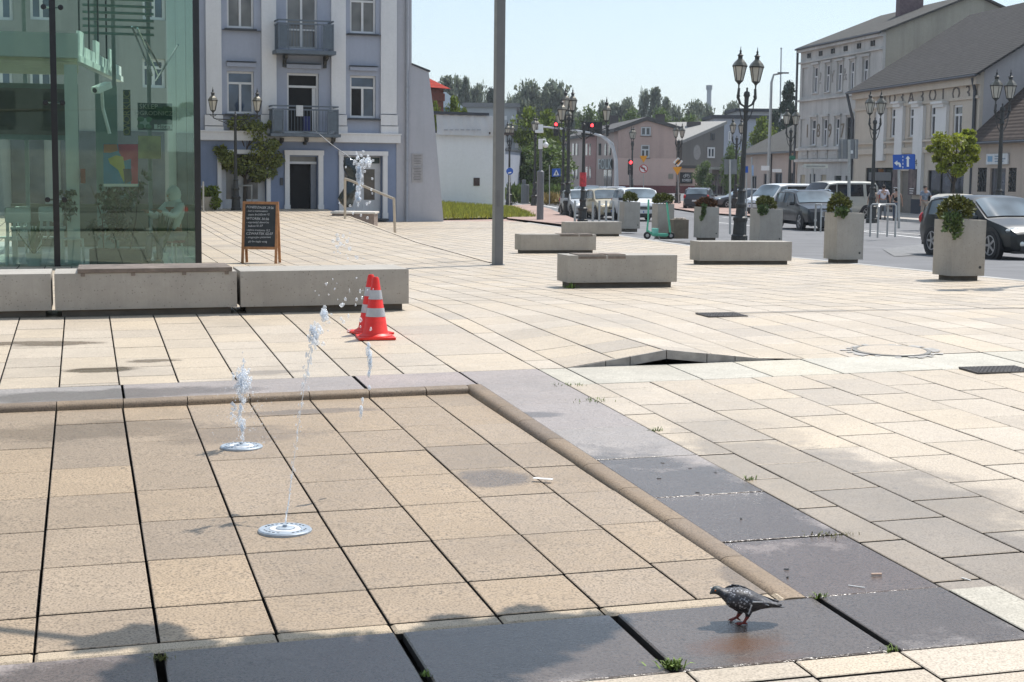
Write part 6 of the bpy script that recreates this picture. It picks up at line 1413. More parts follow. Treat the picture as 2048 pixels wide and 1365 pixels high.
# plain curved street light
P = gD(1535, 100, zt); h = (project(P)[1]-150)/FPX*100
t = thing('street_light', 'slim grey street light with curved arm left of the grey tenement', 'street light', P); b = MB(); b.tube([(0, 0, 0), (0, 0, h*.45), (.02, 0, h*.93), (.15, 0, h*.985), (.85, 0, h)], [.13, .11, .08, .07, .05], 8); b.build('mast', M_STEEL, t, local=True, smooth=True)
b = MB(); b.box(.4, 1.1, -.12, .12, h-.06, h+.03, bev=.02); b.build('lamp_head', M_GREYP, t, local=True)
b = MB(); b.box(-.5, .0, -.25, -.1, 2.55, 2.85); b.box(.2, .8, -.2, -.15, 2.45, 2.65); b.build('sign_plate', M_WHITEP, t, local=True)
# camera pole
P = at(1080, 440); k = P.y/FPX; t = thing('camera_pole', 'grey pole with white dome camera at the plaza edge', 'pole', P)
b = MB(); b.lathe([(.16, 0), (.16, 95*k), (.12, 97*k), (.075, 98*k), (.065, 157*k), (0, 157*k)], 10); b.build('pole', M_GREYP, t, local=True)
b = MB(); b.box(-.12, .08, -.1, .1, 140*k, 160*k); b.tube([(0, 0, 158*k), (.2, 0, 159*k), (.22, 0, 152*k)], .05, 6); b.ball((.22, 0, 148*k), .13, n=10, k=6); b.build('dome_camera', M_WHITEP, t, local=True, smooth=True)
P = at(1050, 407); k = P.y/FPX; t = thing('waste_bin', 'slim dark waste bin column on the brick pavement', 'bin', P)
b = MB(); b.lathe([(.3, 0), (.3, 1.35), (.27, 1.4)], 12); b.build('column', M_GREYP, t, local=True); b = MB(); b.box(-.25, .05, -.2, .2, 1.4, 1.75, bev=.03); b.build('hood', M_GREYP, t, local=True)
# ================================================================== traffic lights and signs
M_REDL = glow('red_signal_light', (1, .04, .05), 3.5)
def sig_head(par, c, s, lit=True, M=None):
    T_ = Matrix.Translation(c)@(M or Matrix())@Matrix.Scale(s, 4)
    b = MB(); b.box(-.17, .17, -.02, .2, -.5, .5, T_, bev=.03); h = b.build('signal_head', M_JOINT, par)
    for k, z in enumerate((.32, 0, -.32)):
        b = MB(); b.lathe([(.115, 0), (.115, .02), (0, .03)], 14, T_@Matrix.Translation((0, -.02, z))@Matrix.Rotation(R(90), 4, 'X')); b.build('signal_lens', M_REDL if (k == 0 and lit) else mat('dark_lens', (.03, .03, .035), .3), h)
        b = MB(); b.tube([(.13*math.cos(q), -.1, z+.13*math.sin(q)) for q in [i*math.pi/6 for i in range(7)]], .02, 4, T_); b.build('visor', M_JOINT, h)
D = 105; P = gD(1231, D, zt); k = D/FPX
t = thing('traffic_light', 'curved silver traffic light gantry reaching over the road with two red signals', 'traffic light', P)
pt = lambda px, py: atD(px, py, D)
b = MB(); b.tube([P, pt(1232, 345), pt(1231, 320), pt(1226, 298), pt(1216, 282), pt(1201, 272), pt(1180, 266), pt(1140, 260), pt(1078, 253)], [.13, .12, .11, .1, .1, .09, .08, .07, .06], 8); b.tube([pt(1236, 375), pt(1234, 320), pt(1226, 288), pt(1210, 274), pt(1190, 268)], .06, 6); b.build('gantry_arm', mat('silver_paint', (.55, .56, .57), .4, .05, 5), t, smooth=True)
sig_head(t, pt(1112, 258), 28*k); sig_head(t, pt(1184, 260), 27*k); sig_head(t, pt(1216, 262), 22*k, False, Matrix.Rotation(R(100), 4, 'Z'))
b = MB(); c = pt(1184, 259); b.box(c.x-.7, c.x+.7, c.y+.25, c.y+.3, c.z-.4, c.z+.5); b.build('backing_board', M_JOINT, t)
b = MB(); c = pt(1081, 259); b.box(c.x-.15, c.x+.17, c.y-.2, c.y+.2, c.z-.05, c.z+.32); b.box(c.x-.36, c.x+.2, c.y-.3, c.y+.3, c.z-.24, c.z-.06, bev=.03); b.build('sensor_box', M_WHITEP, t)
D = 128; P = gD(1261, D, zt); t = thing('traffic_light', 'small post mounted traffic light showing red before the pink gable', 'traffic light', P); b = MB(); b.tube([P, atD(1259, 318, D)], .07, 6); b.build('post', M_GREYP, t)
sig_head(t, atD(1261, 335, D), 30*D/FPX)
M_YEL = mat('sign_yellow', (.75, .33, .01), .5, .05, 4); M_SBLUE = mat('sign_blue_face', (.012, .09, .42), .4, .05, 4); M_SBACK = mat('sign_back_grey', (.23, .235, .24), .5, .08, 4, metal=.3); M_SRED = mat('sign_red', (.5, .02, .03), .4)
def plate(pts, D, d, name, m_, par, th=.03):
    q = [atD(px, py, D) for px, py in pts]; n = len(q); b = MB(); b.add([(v.x, v.y-d-e, v.z) for e in (0, -th) for v in q], [list(range(n)), list(range(n, 2*n))[::-1]]+[[i, i+n, (i+1) % n+n, (i+1) % n] for i in range(n)]); return b.build(name, m_, par)
circ = lambda cx, cy, r, n=20: [(cx+r*math.cos(2*math.pi*i/n), cy+r*math.sin(2*math.pi*i/n)) for i in range(n)]
def post(px, D, ytop, r=.035): 
    P = gD(px, D, zt); return P, atD(px, ytop, D)
def signpost(name, label, px, D, ytop, r=.04):
    P, T_ = post(px, D, ytop); t = thing(name, label, 'road sign', P); b = MB(); b.tube([P, T_], r, 6); b.build('post', M_STEEL, t, smooth=True); return t
t = signpost('road_sign', 'yellow give way triangle above a round no turn sign before the pink wall', 1287, 118, 312)
plate([(1279, 312), (1295, 312), (1287, 326)], 118, .05, 'give_way_plate', M_YEL, t)
s_ = plate(circ(1287, 338, 8.6), 118, .05, 'no_turn_plate', M_SRED, t); plate(circ(1287, 338, 7), 118, .06, 'white_face', M_WHITEP, s_); plate([(1288, 343), (1289.6, 343), (1289.6, 336), (1285, 335), (1285, 333), (1281, 336), (1285, 339), (1285, 337), (1288, 337.6)], 118, .08, 'turn_arrow', M_JOINT, s_); plate([(1281, 333.5), (1282.2, 332), (1293, 342.5), (1291.8, 344)], 118, .1, 'red_bar', M_SRED, s_)
P = gD(1355, 121, zt); t = thing('road_sign', 'priority road end diamond above a yellow triangle on the lamp post', 'road sign', P); b = MB(); b.tube([P+Vector((0, -1, 0)), atD(1355, 316, 120)], .05, 6); b.build('post', M_STEEL, t)
s_ = plate([(1346, 325), (1356, 315), (1366, 323), (1356, 334)], 120, .05, 'diamond_plate', M_WHITEP, t); plate([(1350.5, 324.7), (1356, 319), (1361.5, 323.6), (1356, 330)], 120, .07, 'yellow_diamond', M_YEL, s_); plate([(1349, 329), (1351, 331), (1363.5, 319), (1361.5, 317)], 120, .09, 'black_stripe', M_JOINT, s_)
plate([(1345, 335), (1364, 334), (1355, 351)], 120, .05, 'give_way_plate', M_YEL, t)
t = signpost('road_sign', 'blue pedestrian crossing sign on the left street', 1099, 112, 330); s_ = plate([(1104, 338), (1121, 337), (1121, 353), (1104, 354)], 112, .05, 'crossing_plate', M_SBLUE, t); plate([(1106.5, 351.5), (1118.5, 351), (1112.5, 339.5)], 112, .08, 'white_triangle', M_WHITEP, s_); plate([(1111, 349.5), (1114, 349.5), (1113, 343.5), (1112, 343.5)], 112, .1, 'walker_symbol', M_JOINT, s_)
t = signpost('road_sign', 'round blue sign at the corner of the white annex', 1019, 100, 335); s_ = plate(circ(1019.5, 343, 7), 100, .05, 'round_plate', M_SBLUE, t); plate([(1016, 346), (1022, 344), (1023, 346), (1017, 348)], 100, .08, 'white_arrow', M_WHITEP, s_)
for px, yt, D in ((1038, 315, 118), (1059, 312, 125)): pass
Dl = 62
t = signpost('lane_sign', 'blue lane direction sign with a left turn and a straight arrow', 1797.5, Dl, 338, .05); s_ = plate([(1785, 310), (1829, 308.5), (1829, 338.5), (1786, 339.5)], Dl, .05, 'sign_plate', M_SBLUE, t)
plate([(1826, 310), (1831, 310), (1831, 340), (1826, 340)], Dl, -.02, 'plate_edge', mat('dark_blue_edge', (.01, .03, .12), .5), s_)
plate([(1812.8, 334), (1817, 334), (1817, 318), (1819.5, 318), (1815, 312), (1810.3, 318), (1812.8, 318)], Dl, .07, 'straight_arrow', M_WHITEP, s_)
plate([(1797.5, 334.5), (1801.3, 334.5), (1801, 329), (1798.5, 325.5), (1794, 325), (1794, 321.5), (1787.5, 326.5), (1793.5, 332), (1794, 329), (1796.5, 329.3)], Dl, .07, 'left_arrow', M_WHITEP, s_)
for y in (312, 319, 326, 333): plate([(1804.4, y), (1805.6, y), (1805.6, y+4), (1804.4, y+4)], Dl, .07, 'lane_dash', M_WHITEP, s_)
Dl = 66
t = signpost('sign_back', 'large grey back of a road sign in front of the grey tenement', 1698, Dl, 280, .07); s_ = plate([(1678, 279), (1717, 279), (1716, 318), (1677, 318)], Dl, -.03, 'back_plate', M_SBACK, t); plate([(1700.5, 301), (1706, 301), (1706, 308), (1700.5, 308)], Dl, .0, 'white_sticker', M_WHITEP, s_)
b = MB(); [b.tube([atD(x0, 280, Dl)+Vector((0, -.02, 0)), atD(x0, 317, Dl)+Vector((0, -.02, 0))], .025, 4) for x0 in (1684, 1698, 1711)]; b.build('stiffener', M_STEEL, s_)
t = signpost('sign_back', 'small grey back of a road sign left of the tallest lamp', 1460, 52, 320, .04); plate([(1449, 319), (1474, 319), (1474, 349), (1449, 349)], 52, -.03, 'back_plate', M_SBACK, t)
P = gD(1625, 88, zt); t = thing('direction_sign', 'white arrow shaped direction sign before the grey tenement', 'road sign', P); b = MB(); b.tube([P, atD(1625, 328, 88)], .08, 6); b.build('post', M_STEEL, t); s_ = plate([(1603, 333), (1609, 328.5), (1655, 329), (1655, 337), (1609, 337)], 88, .1, 'arrow_plate', mat('off_white_sign', (.5, .5, .45), .5), t); plate([(1612, 332), (1650, 332), (1650, 334), (1612, 334)], 88, .12, 'sign_lettering', mat('faded_grey_text', (.25, .25, .24), .6), s_)
P = gD(1583, 93, zt); t = thing('pharmacy_sign', 'small dark green oval shop sign on the lamp post by the grey tenement', 'sign', atD(1583, 316, 93)); plate([(1583+6.5*math.cos(q*.4), 316+4.5*math.sin(q*.4)) for q in range(16)], 93, .3, 'oval_plate', mat('bottle_green', (.02, .12, .07), .4), t, .1)
t = signpost('street_pole_sign', 'blue route signs on a thin post behind the tallest lamp', 1493, 68, 336, .03); plate([(1488, 333), (1496, 333), (1496, 346), (1488, 346)], 68, .05, 'blue_plate', M_SBLUE, t)
t = signpost('flag_sign', 'thin dark post with a small blue white pennant before the low house', 1503.5, 88, 315, .05); plate([(1503, 331), (1507, 331), (1507, 352), (1504, 352)], 88, .05, 'pennant', mat('pennant_blue', (.3, .42, .6), .6), t)
P = gD(1166, 67, zt); b = MB(); c = atD(1166, 357, 66.5); b.lathe([(.145, -.35), (.145, .25)], 10, Matrix.Translation(c)); o = tag(b.build('sticker_wrap', mat('red_sticker', (.5, .04, .05), .5, .5, 6)), 'red and white sticker wrap on the scroll armed lamp post', 'sticker')
# mast antennas, far chimney
for px, y0, y1, D, r, lab in ((1418.5, 236, 171, 700, 1.0, 'tall thin concrete chimney beyond the trees'), (1562.5, 205, 96, 400, .16, 'thin lattice radio mast behind the spruce')):
    P0_, P1_ = atD(px, y0, D), atD(px, y1, D); P0_.z = -1; t = thing('chimney_stack' if r > .5 else 'radio_mast', lab, 'chimney' if r > .5 else 'mast', P0_); b = MB(); b.tube([P0_, P1_], [r*1.3, r], 8); b.build('shaft', mat('pale_concrete', (.4, .42, .44), .8), t); b = MB(); b.lathe([(r*1.4, 0), (r*1.4, r*2)], 8, Matrix.Translation(P1_-Vector((0, 0, r*2)))); b.build('top_band', mat('grey_band', (.3, .32, .34), .8), t)
# ================================================================== trees
def leafmat(name, c, island=.45, tl=.35):
    m, nt, b = newmat(name); g = N(nt, 'ShaderNodeNewGeometry')
    col = ramp(nt, g.outputs['Random Per Island'], [(0, [x*(1-island) for x in c]), (.6, list(c)), (1, [min(1, x*(1+island*1.3)) for x in c])])
    f = noise(nt, coords(nt), 1.1, 3); col = mix(nt, fl(nt, f, .35, .65, 0, .5), col, mix(nt, 1., col, (1.25, 1.1, .6), 'MULTIPLY'))
    nt.links.new(col, b.inputs['Base Color']); b.inputs['Roughness'].default_value = .6
    t = N(nt, 'ShaderNodeBsdfTranslucent'); nt.links.new(col, t.inputs[0]); s = N(nt, 'ShaderNodeMixShader'); s.inputs[0].default_value = tl
    nt.links.new(b.outputs[0], s.inputs[1]); nt.links.new(t.outputs[0], s.inputs[2]); nt.links.new(s.outputs[0], nt.nodes['Material Output'].inputs[0]); return m
ML_FAR = leafmat('hazed_far_leaf', (.165, .20, .165), .4, .5); ML_MID = leafmat('mid_leaf', (.105, .16, .045)); ML_BRIGHT = leafmat('bright_leaf', (.14, .19, .03)); ML_YG = leafmat('yellow_green_leaf', (.26, .30, .035)); ML_DARK = leafmat('dark_conifer_leaf', (.03, .055, .035), .4, .1); ML_SMALL = leafmat('street_tree_leaf', (.25, .29, .105), .45, .5)  # far leaves: haze put into the colour, paler and bluer
def tree(name, label, loc, h, w, clumps, n, leaf, m_, tr=.12, seed=1, bare=.25, limbs=7, cat='tree', group=None):
    """clumps: list of (x, y, z, r) in units of w/2 (x, y) and h (z, r in h)"""
    t = thing(name, label, cat, loc, 0, group); cl = [((x*w/2, y*w/2, z*h), r*h) for x, y, z, r in clumps]; rn = random.Random(seed)
    b = MB(); b.tube([(0, 0, -.1), (.01*h*rn.uniform(-1, 1), 0, h*bare), (.02*h*rn.uniform(-1, 1), .01*h, h*.55), (0, 0, h*.86)], [tr, tr*.75, tr*.45, tr*.12], 7)
    for c, r in cl[:limbs]:
        z0 = clamp(c[2]*.62, h*bare*.8, h*.8); b.tube([(0, 0, z0), (c[0]*.5, c[1]*.5, z0+(c[2]-z0)*.6), c], [tr*.4, tr*.26, tr*.08], 5)
    b.build('trunk', M_BARK, t, local=True, smooth=True)
    b = MB(); leafcloud(b, cl, n, leaf, seed, .1, .85); b.build('crown', m_, t, local=True); return t
def cloud(seed, n, z0=.3, z1=.95, shape='round', r=.09):
    rn = random.Random(seed); out = []; r *= 1.15
    for i in range(n):
        z = z0+(z1-z0)*(i+.5)/n+rn.uniform(-.03, .03); f = (z-z0)/(z1-z0)
        wd = {'round': math.sin(math.pi*min(1, .15+.85*f))**.6, 'poplar': .75*math.sin(math.pi*min(1, .12+.85*f))**.5, 'cone': 1.02-f, 'vase': .35+.7*f if f < .8 else .9-2*(f-.8)}[shape]
        for k in range(3): a = rn.uniform(0, 6.28); q = wd*rn.uniform(.2, 1); out.append((q*math.cos(a), q*math.sin(a), z, r*rn.uniform(.6, 1.3)))
    return out
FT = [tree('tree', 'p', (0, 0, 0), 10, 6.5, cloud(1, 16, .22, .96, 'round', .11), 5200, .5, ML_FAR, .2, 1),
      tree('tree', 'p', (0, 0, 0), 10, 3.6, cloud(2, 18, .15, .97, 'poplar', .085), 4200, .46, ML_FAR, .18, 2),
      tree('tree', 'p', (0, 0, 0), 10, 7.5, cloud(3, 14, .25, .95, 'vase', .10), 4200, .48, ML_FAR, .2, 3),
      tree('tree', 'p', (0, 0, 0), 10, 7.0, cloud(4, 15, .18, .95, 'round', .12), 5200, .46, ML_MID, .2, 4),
      tree('spruce', 'p', (0, 0, 0), 10, 5.2, cloud(5, 34, .08, .99, 'cone', .05), 6000, .36, ML_DARK, .15, 5),
      tree('leafy_tree', 'p', (0, 0, 0), 10, 7.5, cloud(6, 15, .12, .93, 'round', .12), 6000, .42, ML_BRIGHT, .2, 6)]
FTW = [6.5, 3.6, 7.5, 7.0, 5.2, 7.5]; USED = [False]*len(FT)
def far(kind, px, ytop, hw, D, label, zb=-1.0, rz=0, group='trees along the skyline'):
    P = atD(px, 300, D); P.z = zb; top = atD(px, ytop, D).z; h = top-zb; w = 2*hw/FPX*D; s = (w/FTW[kind]*1.3, w/FTW[kind]*1.3, h/9.9)
    if not USED[kind]: o = FT[kind]; USED[kind] = True; o.location = P; o.scale = s; o.rotation_euler = (0, 0, rz); o['label'] = label
    else: o = dup(FT[kind], P, rz, label, s)
    if group: o['group'] = group
    return o
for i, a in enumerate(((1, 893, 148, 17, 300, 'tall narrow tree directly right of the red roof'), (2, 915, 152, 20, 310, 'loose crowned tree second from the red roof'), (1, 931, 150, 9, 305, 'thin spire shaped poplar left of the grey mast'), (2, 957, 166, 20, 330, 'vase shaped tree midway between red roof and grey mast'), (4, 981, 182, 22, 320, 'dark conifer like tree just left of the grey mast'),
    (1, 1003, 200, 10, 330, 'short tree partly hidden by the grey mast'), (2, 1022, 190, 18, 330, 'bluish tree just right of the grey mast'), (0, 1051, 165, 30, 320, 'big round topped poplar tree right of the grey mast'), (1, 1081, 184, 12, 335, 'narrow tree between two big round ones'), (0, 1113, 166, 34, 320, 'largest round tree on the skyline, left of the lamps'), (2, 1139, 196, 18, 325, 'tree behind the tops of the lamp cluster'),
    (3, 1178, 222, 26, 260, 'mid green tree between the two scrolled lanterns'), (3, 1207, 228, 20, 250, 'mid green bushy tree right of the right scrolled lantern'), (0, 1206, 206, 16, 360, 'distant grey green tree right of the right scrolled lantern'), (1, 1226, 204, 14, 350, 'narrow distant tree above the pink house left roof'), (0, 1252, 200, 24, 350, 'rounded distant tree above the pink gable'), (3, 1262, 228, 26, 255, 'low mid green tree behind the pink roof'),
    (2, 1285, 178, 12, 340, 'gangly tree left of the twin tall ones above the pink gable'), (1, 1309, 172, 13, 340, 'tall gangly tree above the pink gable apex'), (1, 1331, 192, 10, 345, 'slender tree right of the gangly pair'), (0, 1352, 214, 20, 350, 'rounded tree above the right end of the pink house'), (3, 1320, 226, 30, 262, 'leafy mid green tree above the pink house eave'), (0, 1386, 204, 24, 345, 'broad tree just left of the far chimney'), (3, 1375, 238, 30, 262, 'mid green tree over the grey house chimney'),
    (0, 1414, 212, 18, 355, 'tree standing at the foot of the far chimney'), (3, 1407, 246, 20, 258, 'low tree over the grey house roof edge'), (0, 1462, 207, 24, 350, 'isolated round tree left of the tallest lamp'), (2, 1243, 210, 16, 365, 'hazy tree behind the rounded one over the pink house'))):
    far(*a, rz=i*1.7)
far(5, 1056, 218, 34, 150, 'bright leafy tree by the left street, upper left one', -.4, .4, 'leafy trees by the left street'); far(5, 1092, 222, 34, 156, 'bright leafy tree by the left street, behind the red signal', -.4, 2.2, 'leafy trees by the left street'); far(3, 1088, 284, 42, 140, 'dense lower green tree beneath the gantry arm', -.4, 3.3, 'leafy trees by the left street'); far(3, 1052, 300, 26, 138, 'darker bush tree behind the camera pole', -.4, 4.4, 'leafy trees by the left street')
far(5, 906, 196, 20, 120, 'bright green tree rising behind the annex banner', 1.5, 1, 'trees behind the annex'); far(5, 868, 205, 16, 112, 'yellowish green bush between brick house and annex', 1.5, 2, 'trees behind the annex'); far(5, 928, 218, 14, 118, 'small green bush at the middle of the annex banner', 2, 3, 'trees behind the annex')
far(4, 1575, 170, 34, 200, 'tall dark spruce left of the grey tenement', -.5, 0, 'trees left of the grey tenement'); far(4, 1549, 225, 26, 210, 'shorter dark conifer beside the tall spruce', -.5, 1, 'trees left of the grey tenement'); far(5, 1522, 236, 30, 185, 'bright yellow green tree right of the tallest lamp post', -.5, 2, 'trees left of the grey tenement'); far(3, 1462, 294, 14, 165, 'small dark tree at the left foot of the low house', -.5, 3, 'trees left of the grey tenement'); far(3, 1413, 326, 17, 182, 'dark green bush right of the bicycle shop sign', -.5, 1, None)
P = gD(1127, 160, zt)
# small tree by the blue tenement
P = at(489, 418); k = P.y/FPX; h = (418-228)*k*1.01
cl = [((px-489)*k, rn.uniform(-.6, .6), (418-py)*k, r*k) for px, py, r in ((495, 245, 17), (478, 250, 14), (515, 262, 20), (540, 258, 14), (470, 285, 18), (447, 304, 12), (440, 268, 8), (500, 290, 24), (532, 300, 24), (545, 320, 18), (462, 318, 16), (505, 330, 24), (535, 345, 15), (516, 352, 14), (485, 318, 18), (552, 290, 10), (548, 250, 8), (462, 300, 14), (476, 265, 15), (455, 332, 10), (480, 338, 14), (490, 240, 11))]
t = thing('street_tree', 'young street tree with uneven crown in front of the blue tenement door', 'tree', P)
b = MB(); b.tube([(0, 0, 0), (.02, 0, 40*k), (.04, 0, 75*k), (.1, 0, 120*k), (.15, 0, 165*k)], [.085, .07, .06, .04, .015], 7)
for c in cl: c = (c[0], c[1], c[2]); z0 = clamp(c[2]*.7, 45*k, 120*k); b.tube([(.05, 0, z0), (c[0]*.5, c[1]*.5, z0+(c[2]-z0)*.55), c], [.03, .02, .006], 5)
b.build('trunk', M_BARK, t, local=True, smooth=True)
b = MB(); leafcloud(b, [((c[0], c[1], c[2]), c[3]*1.25) for c in cl], 6500, .145, 33, .25, .8); b.build('crown', ML_SMALL, t, local=True)
b = MB(); [b.tube([(x, y, 0), (x, y, 48*k)], .035, 5) for x, y in ((-.35, -.3), (.35, -.3), (0, .4))]; b.tube([(-.35, -.3, 46*k), (.35, -.3, 46*k), (0, .4, 46*k), (-.35, -.3, 46*k)], .03, 5); b.build('tree_guard', M_STEEL, t, local=True)
# yellow green young tree on the right pavement
P = gD(1903, 64, zt); k = P.y/FPX; by = project(P)[1]
cl = [((px-1903)*k, rn.uniform(-.5, .5), (by-py)*k, r*k) for px, py, r in ((1875, 280, 16), (1900, 285, 20), (1930, 268, 9), (1931, 282, 10), (1925, 300, 16), (1870, 300, 14), (1890, 315, 20), (1915, 325, 20), (1935, 300, 12), (1882, 335, 13), (1905, 342, 14), (1922, 338, 10), (1862, 288, 7), (1858, 300, 6), (1872, 318, 8), (1942, 318, 8), (1938, 268, 6))]
t = thing('street_tree', 'young yellow green tree in front of the cream house above the dark car', 'tree', P)
b = MB(); b.tube([(0, 0, 0), (.0, 0, 60*k), (.05, 0, 110*k), (.1, 0, 165*k)], [.1, .07, .05, .015], 7); [b.tube([(.02, 0, clamp(c[2]*.7, 60*k, 110*k)), c[:3]], [.03, .006], 5) for c in cl]; b.build('trunk', M_BARK, t, local=True)
b = MB(); leafcloud(b, [((c[0], c[1], c[2]), c[3]*1.12) for c in cl], 4200, .15, 37, .2, .85); b.build('crown', ML_YG, t, local=True)
# bush in planter left of the tenement
P = at(418, 421); k = P.y/FPX; t = thing('bush_pot', 'stone pot with a bright green bush beside the pavilion corner', 'planter', P)
b = MB(); b.lathe([(.28, 0), (.36, 27*k), (.3, 27*k), (0, 25*k)], 10); b.build('pot', M_CONC, t, local=True); b = MB(); leafcloud(b, [((-.1, 0, 32*k), .32), ((.15, 0, 35*k), .3), ((.3, -.2, 15*k), .25)], 700, .13, 3); b.build('bush', ML_BRIGHT, t, local=True)
b = MB(); P = at(407, 424); k = P.y/FPX; t = thing('side_rail', 'short steel rail at the pavilion corner by the bush', 'handrail', P); b.tube([(0, 0, 0), (0, 0, 60*k)], .035, 6); b.tube([(0, 0, 50*k), (-.6, .2, 50*k)], .03, 6); b.tube([(0, 0, 10*k), (-.6, .2, 10*k)], .03, 6); b.build('rail', M_STEEL, t, local=True)
# yucca like yellow plant by the wall, hedges, grass
P = at(1043, 368, zf=zt); k = P.y/FPX; t = thing('yellow_shrub', 'bright yellow flowering shrub against the long grey wall', 'shrub', P); b = MB(); leafcloud(b, [((0, 0, 48*k), 9*k), ((.2, 0, 42*k), 6*k), ((-.2, 0, 44*k), 6*k)], 260, .45, 5); b.build('flower_head', leafmat('yellow_flower', (.42, .42, .08), .3), t, local=True); b = MB(); b.tube([(0, 0, 0), (0, 0, 40*k)], .12, 6); b.build('stem', M_BARK, t, local=True)
def hedge(pts, D, hpx, n, size, label, m_, name='hedge'):
    b = MB(); rr = random.Random(n)
    for _ in range(n):
        f = rr.random()*(len(pts)-1); i = int(f); px = pts[i]+(pts[i+1]-pts[i])*(f-i); P = gD(px, D+rr.uniform(-2, 2), zt); h = hpx*P.y/FPX*rr.random()
        d = Vector((rr.gauss(0, .5), rr.gauss(0, .5), 1)).normalized(); s = size*rr.uniform(.5, 1.3); w = d.orthogonal().normalized()*s*.3; p = P+Vector((0, 0, h)); b.add([tuple(p-w), tuple(p+w), tuple(p+d*s)], [[0, 1, 2]])
    return tag(b.build(name, m_), label, None, None, 'stuff')
hedge((1016, 1075, 1118), 122, 20, 1500, .7, 'green verge growth along the long grey wall', ML_MID, 'verge_growth')
hedge((1075, 1120, 1140), 116, 8, 700, .6, 'dry straw coloured verge grass by the left street', leafmat('dry_grass', (.30, .23, .09), .3), 'dry_grass')
hedge((1105, 1130, 1160), 128, 16, 900, .6, 'dark green roadside bushes before the pink side wall', ML_MID, 'roadside_growth')
b = MB(); rr = random.Random(2); mound = [G(884, 437), G(1005, 437), G(1072, 433), G(1010, 420), G(884, 416)]
A_, B_, C_, D_ = Vector(G(884, 438)), Vector(G(1070, 434)), Vector(G(1012, 416)), Vector(G(880, 412))
for _ in range(9000):
    s, q = rr.random(), rr.random(); p = A_.lerp(B_, s).lerp(D_.lerp(C_, s), q); bumpz = .55*math.sin(math.pi*min(1, q*1.1))*(1-s*.6)
    z = zt(*p)+bumpz*.6; hgt = rr.uniform(.12, .4)*(1-.4*s); w = .035
    d = Vector((rr.gauss(0, .12), rr.gauss(0, .12), hgt)); b.add([(p.x-w, p.y, z-.05), (p.x+w, p.y, z-.05), (p.x+d.x, p.y+d.y, z+hgt)], [[0, 1, 2]])
tag(b.build('grass', leafmat('verge_grass', (.25, .27, .05), .45)), 'green and straw coloured grass patch before the white annex', None, None, 'stuff')
gb = MB(); n = 12
gb.loft([[tuple((A_.lerp(B_, i/n).lerp(D_.lerp(C_, i/n), j/6)).to_3d()+Vector((0, 0, zt(*A_.lerp(B_, i/n).lerp(D_.lerp(C_, i/n), j/6))+.33*math.sin(math.pi*min(1, j/6*1.1))*(1-i/n*.6)+.012))) for j in range(7)] for i in range(n+1)], closed=False, cap=False)
structure(gb.build('grass_bank', mat('grass_soil', (.16, .15, .05), .95, .3, 2, world=True)))
# ================================================================== cars
def paint(name, c, metal=.3): 
    m, nt, b = newmat(name); b.inputs['Base Color'].default_value = c4(c); b.inputs['Roughness'].default_value = .32; b.inputs['Metallic'].default_value = metal; b.inputs['Coat Weight'].default_value = .35; b.inputs['Coat Roughness'].default_value = .06
    f = noise(nt, coords(nt), 1.3, 4); nt.links.new(fl(nt, f, .3, .7, .26, .42), b.inputs['Roughness']); return m
M_CARGL = glassmat('car_glass', (.13, .165, .19), .03); M_CARGLD = glassmat('tinted_car_glass', (.012, .014, .018), .04); M_TRIM = mat('black_trim', (.018, .018, .02), .5, .2, 8); M_CHROME = mat('chrome', (.7, .7, .7), .15, .05, 9, metal=1); M_HL = mat('headlight', (.62, .64, .62), .12, .1, 12, metal=.4); M_TL = mat('tail_light', (.45, .01, .015), .25, .1, 8); M_PLATE = mat('number_plate', (.6, .61, .6), .4, .05, 9); M_RIM = mat('alloy_rim', (.42, .42, .43), .3, .1, 9, metal=.7)
PROF = {'hatch': [(0, .40, .43, .80), (.025, .47, .50, .90), (.11, .535, .57, .97), (.22, .59, .635, 1), (.26, .61, .665, 1), (.43, .625, .965, 1), (.55, .635, 1, 1), (.78, .65, .985, 1), (.88, .66, .94, .985), (.965, .64, .68, .95), (1, .48, .50, .88)],
        'suv': [(0, .44, .48, .84), (.02, .52, .56, .93), (.09, .585, .61, .985), (.24, .615, .65, 1), (.28, .63, .68, 1), (.42, .64, .965, 1), (.55, .65, 1, 1), (.82, .665, .985, 1), (.92, .67, .94, .985), (.975, .62, .66, .96), (1, .48, .50, .9)],
        'van': [(0, .34, .36, .82), (.03, .44, .47, .93), (.09, .50, .54, .98), (.13, .53, .57, 1), (.16, .55, .60, 1), (.30, .57, .96, 1), (.42, .57, 1, 1), (.85, .57, 1, 1), (.955, .57, .985, .99), (.985, .55, .9, .97), (1, .3, .32, .93)]}
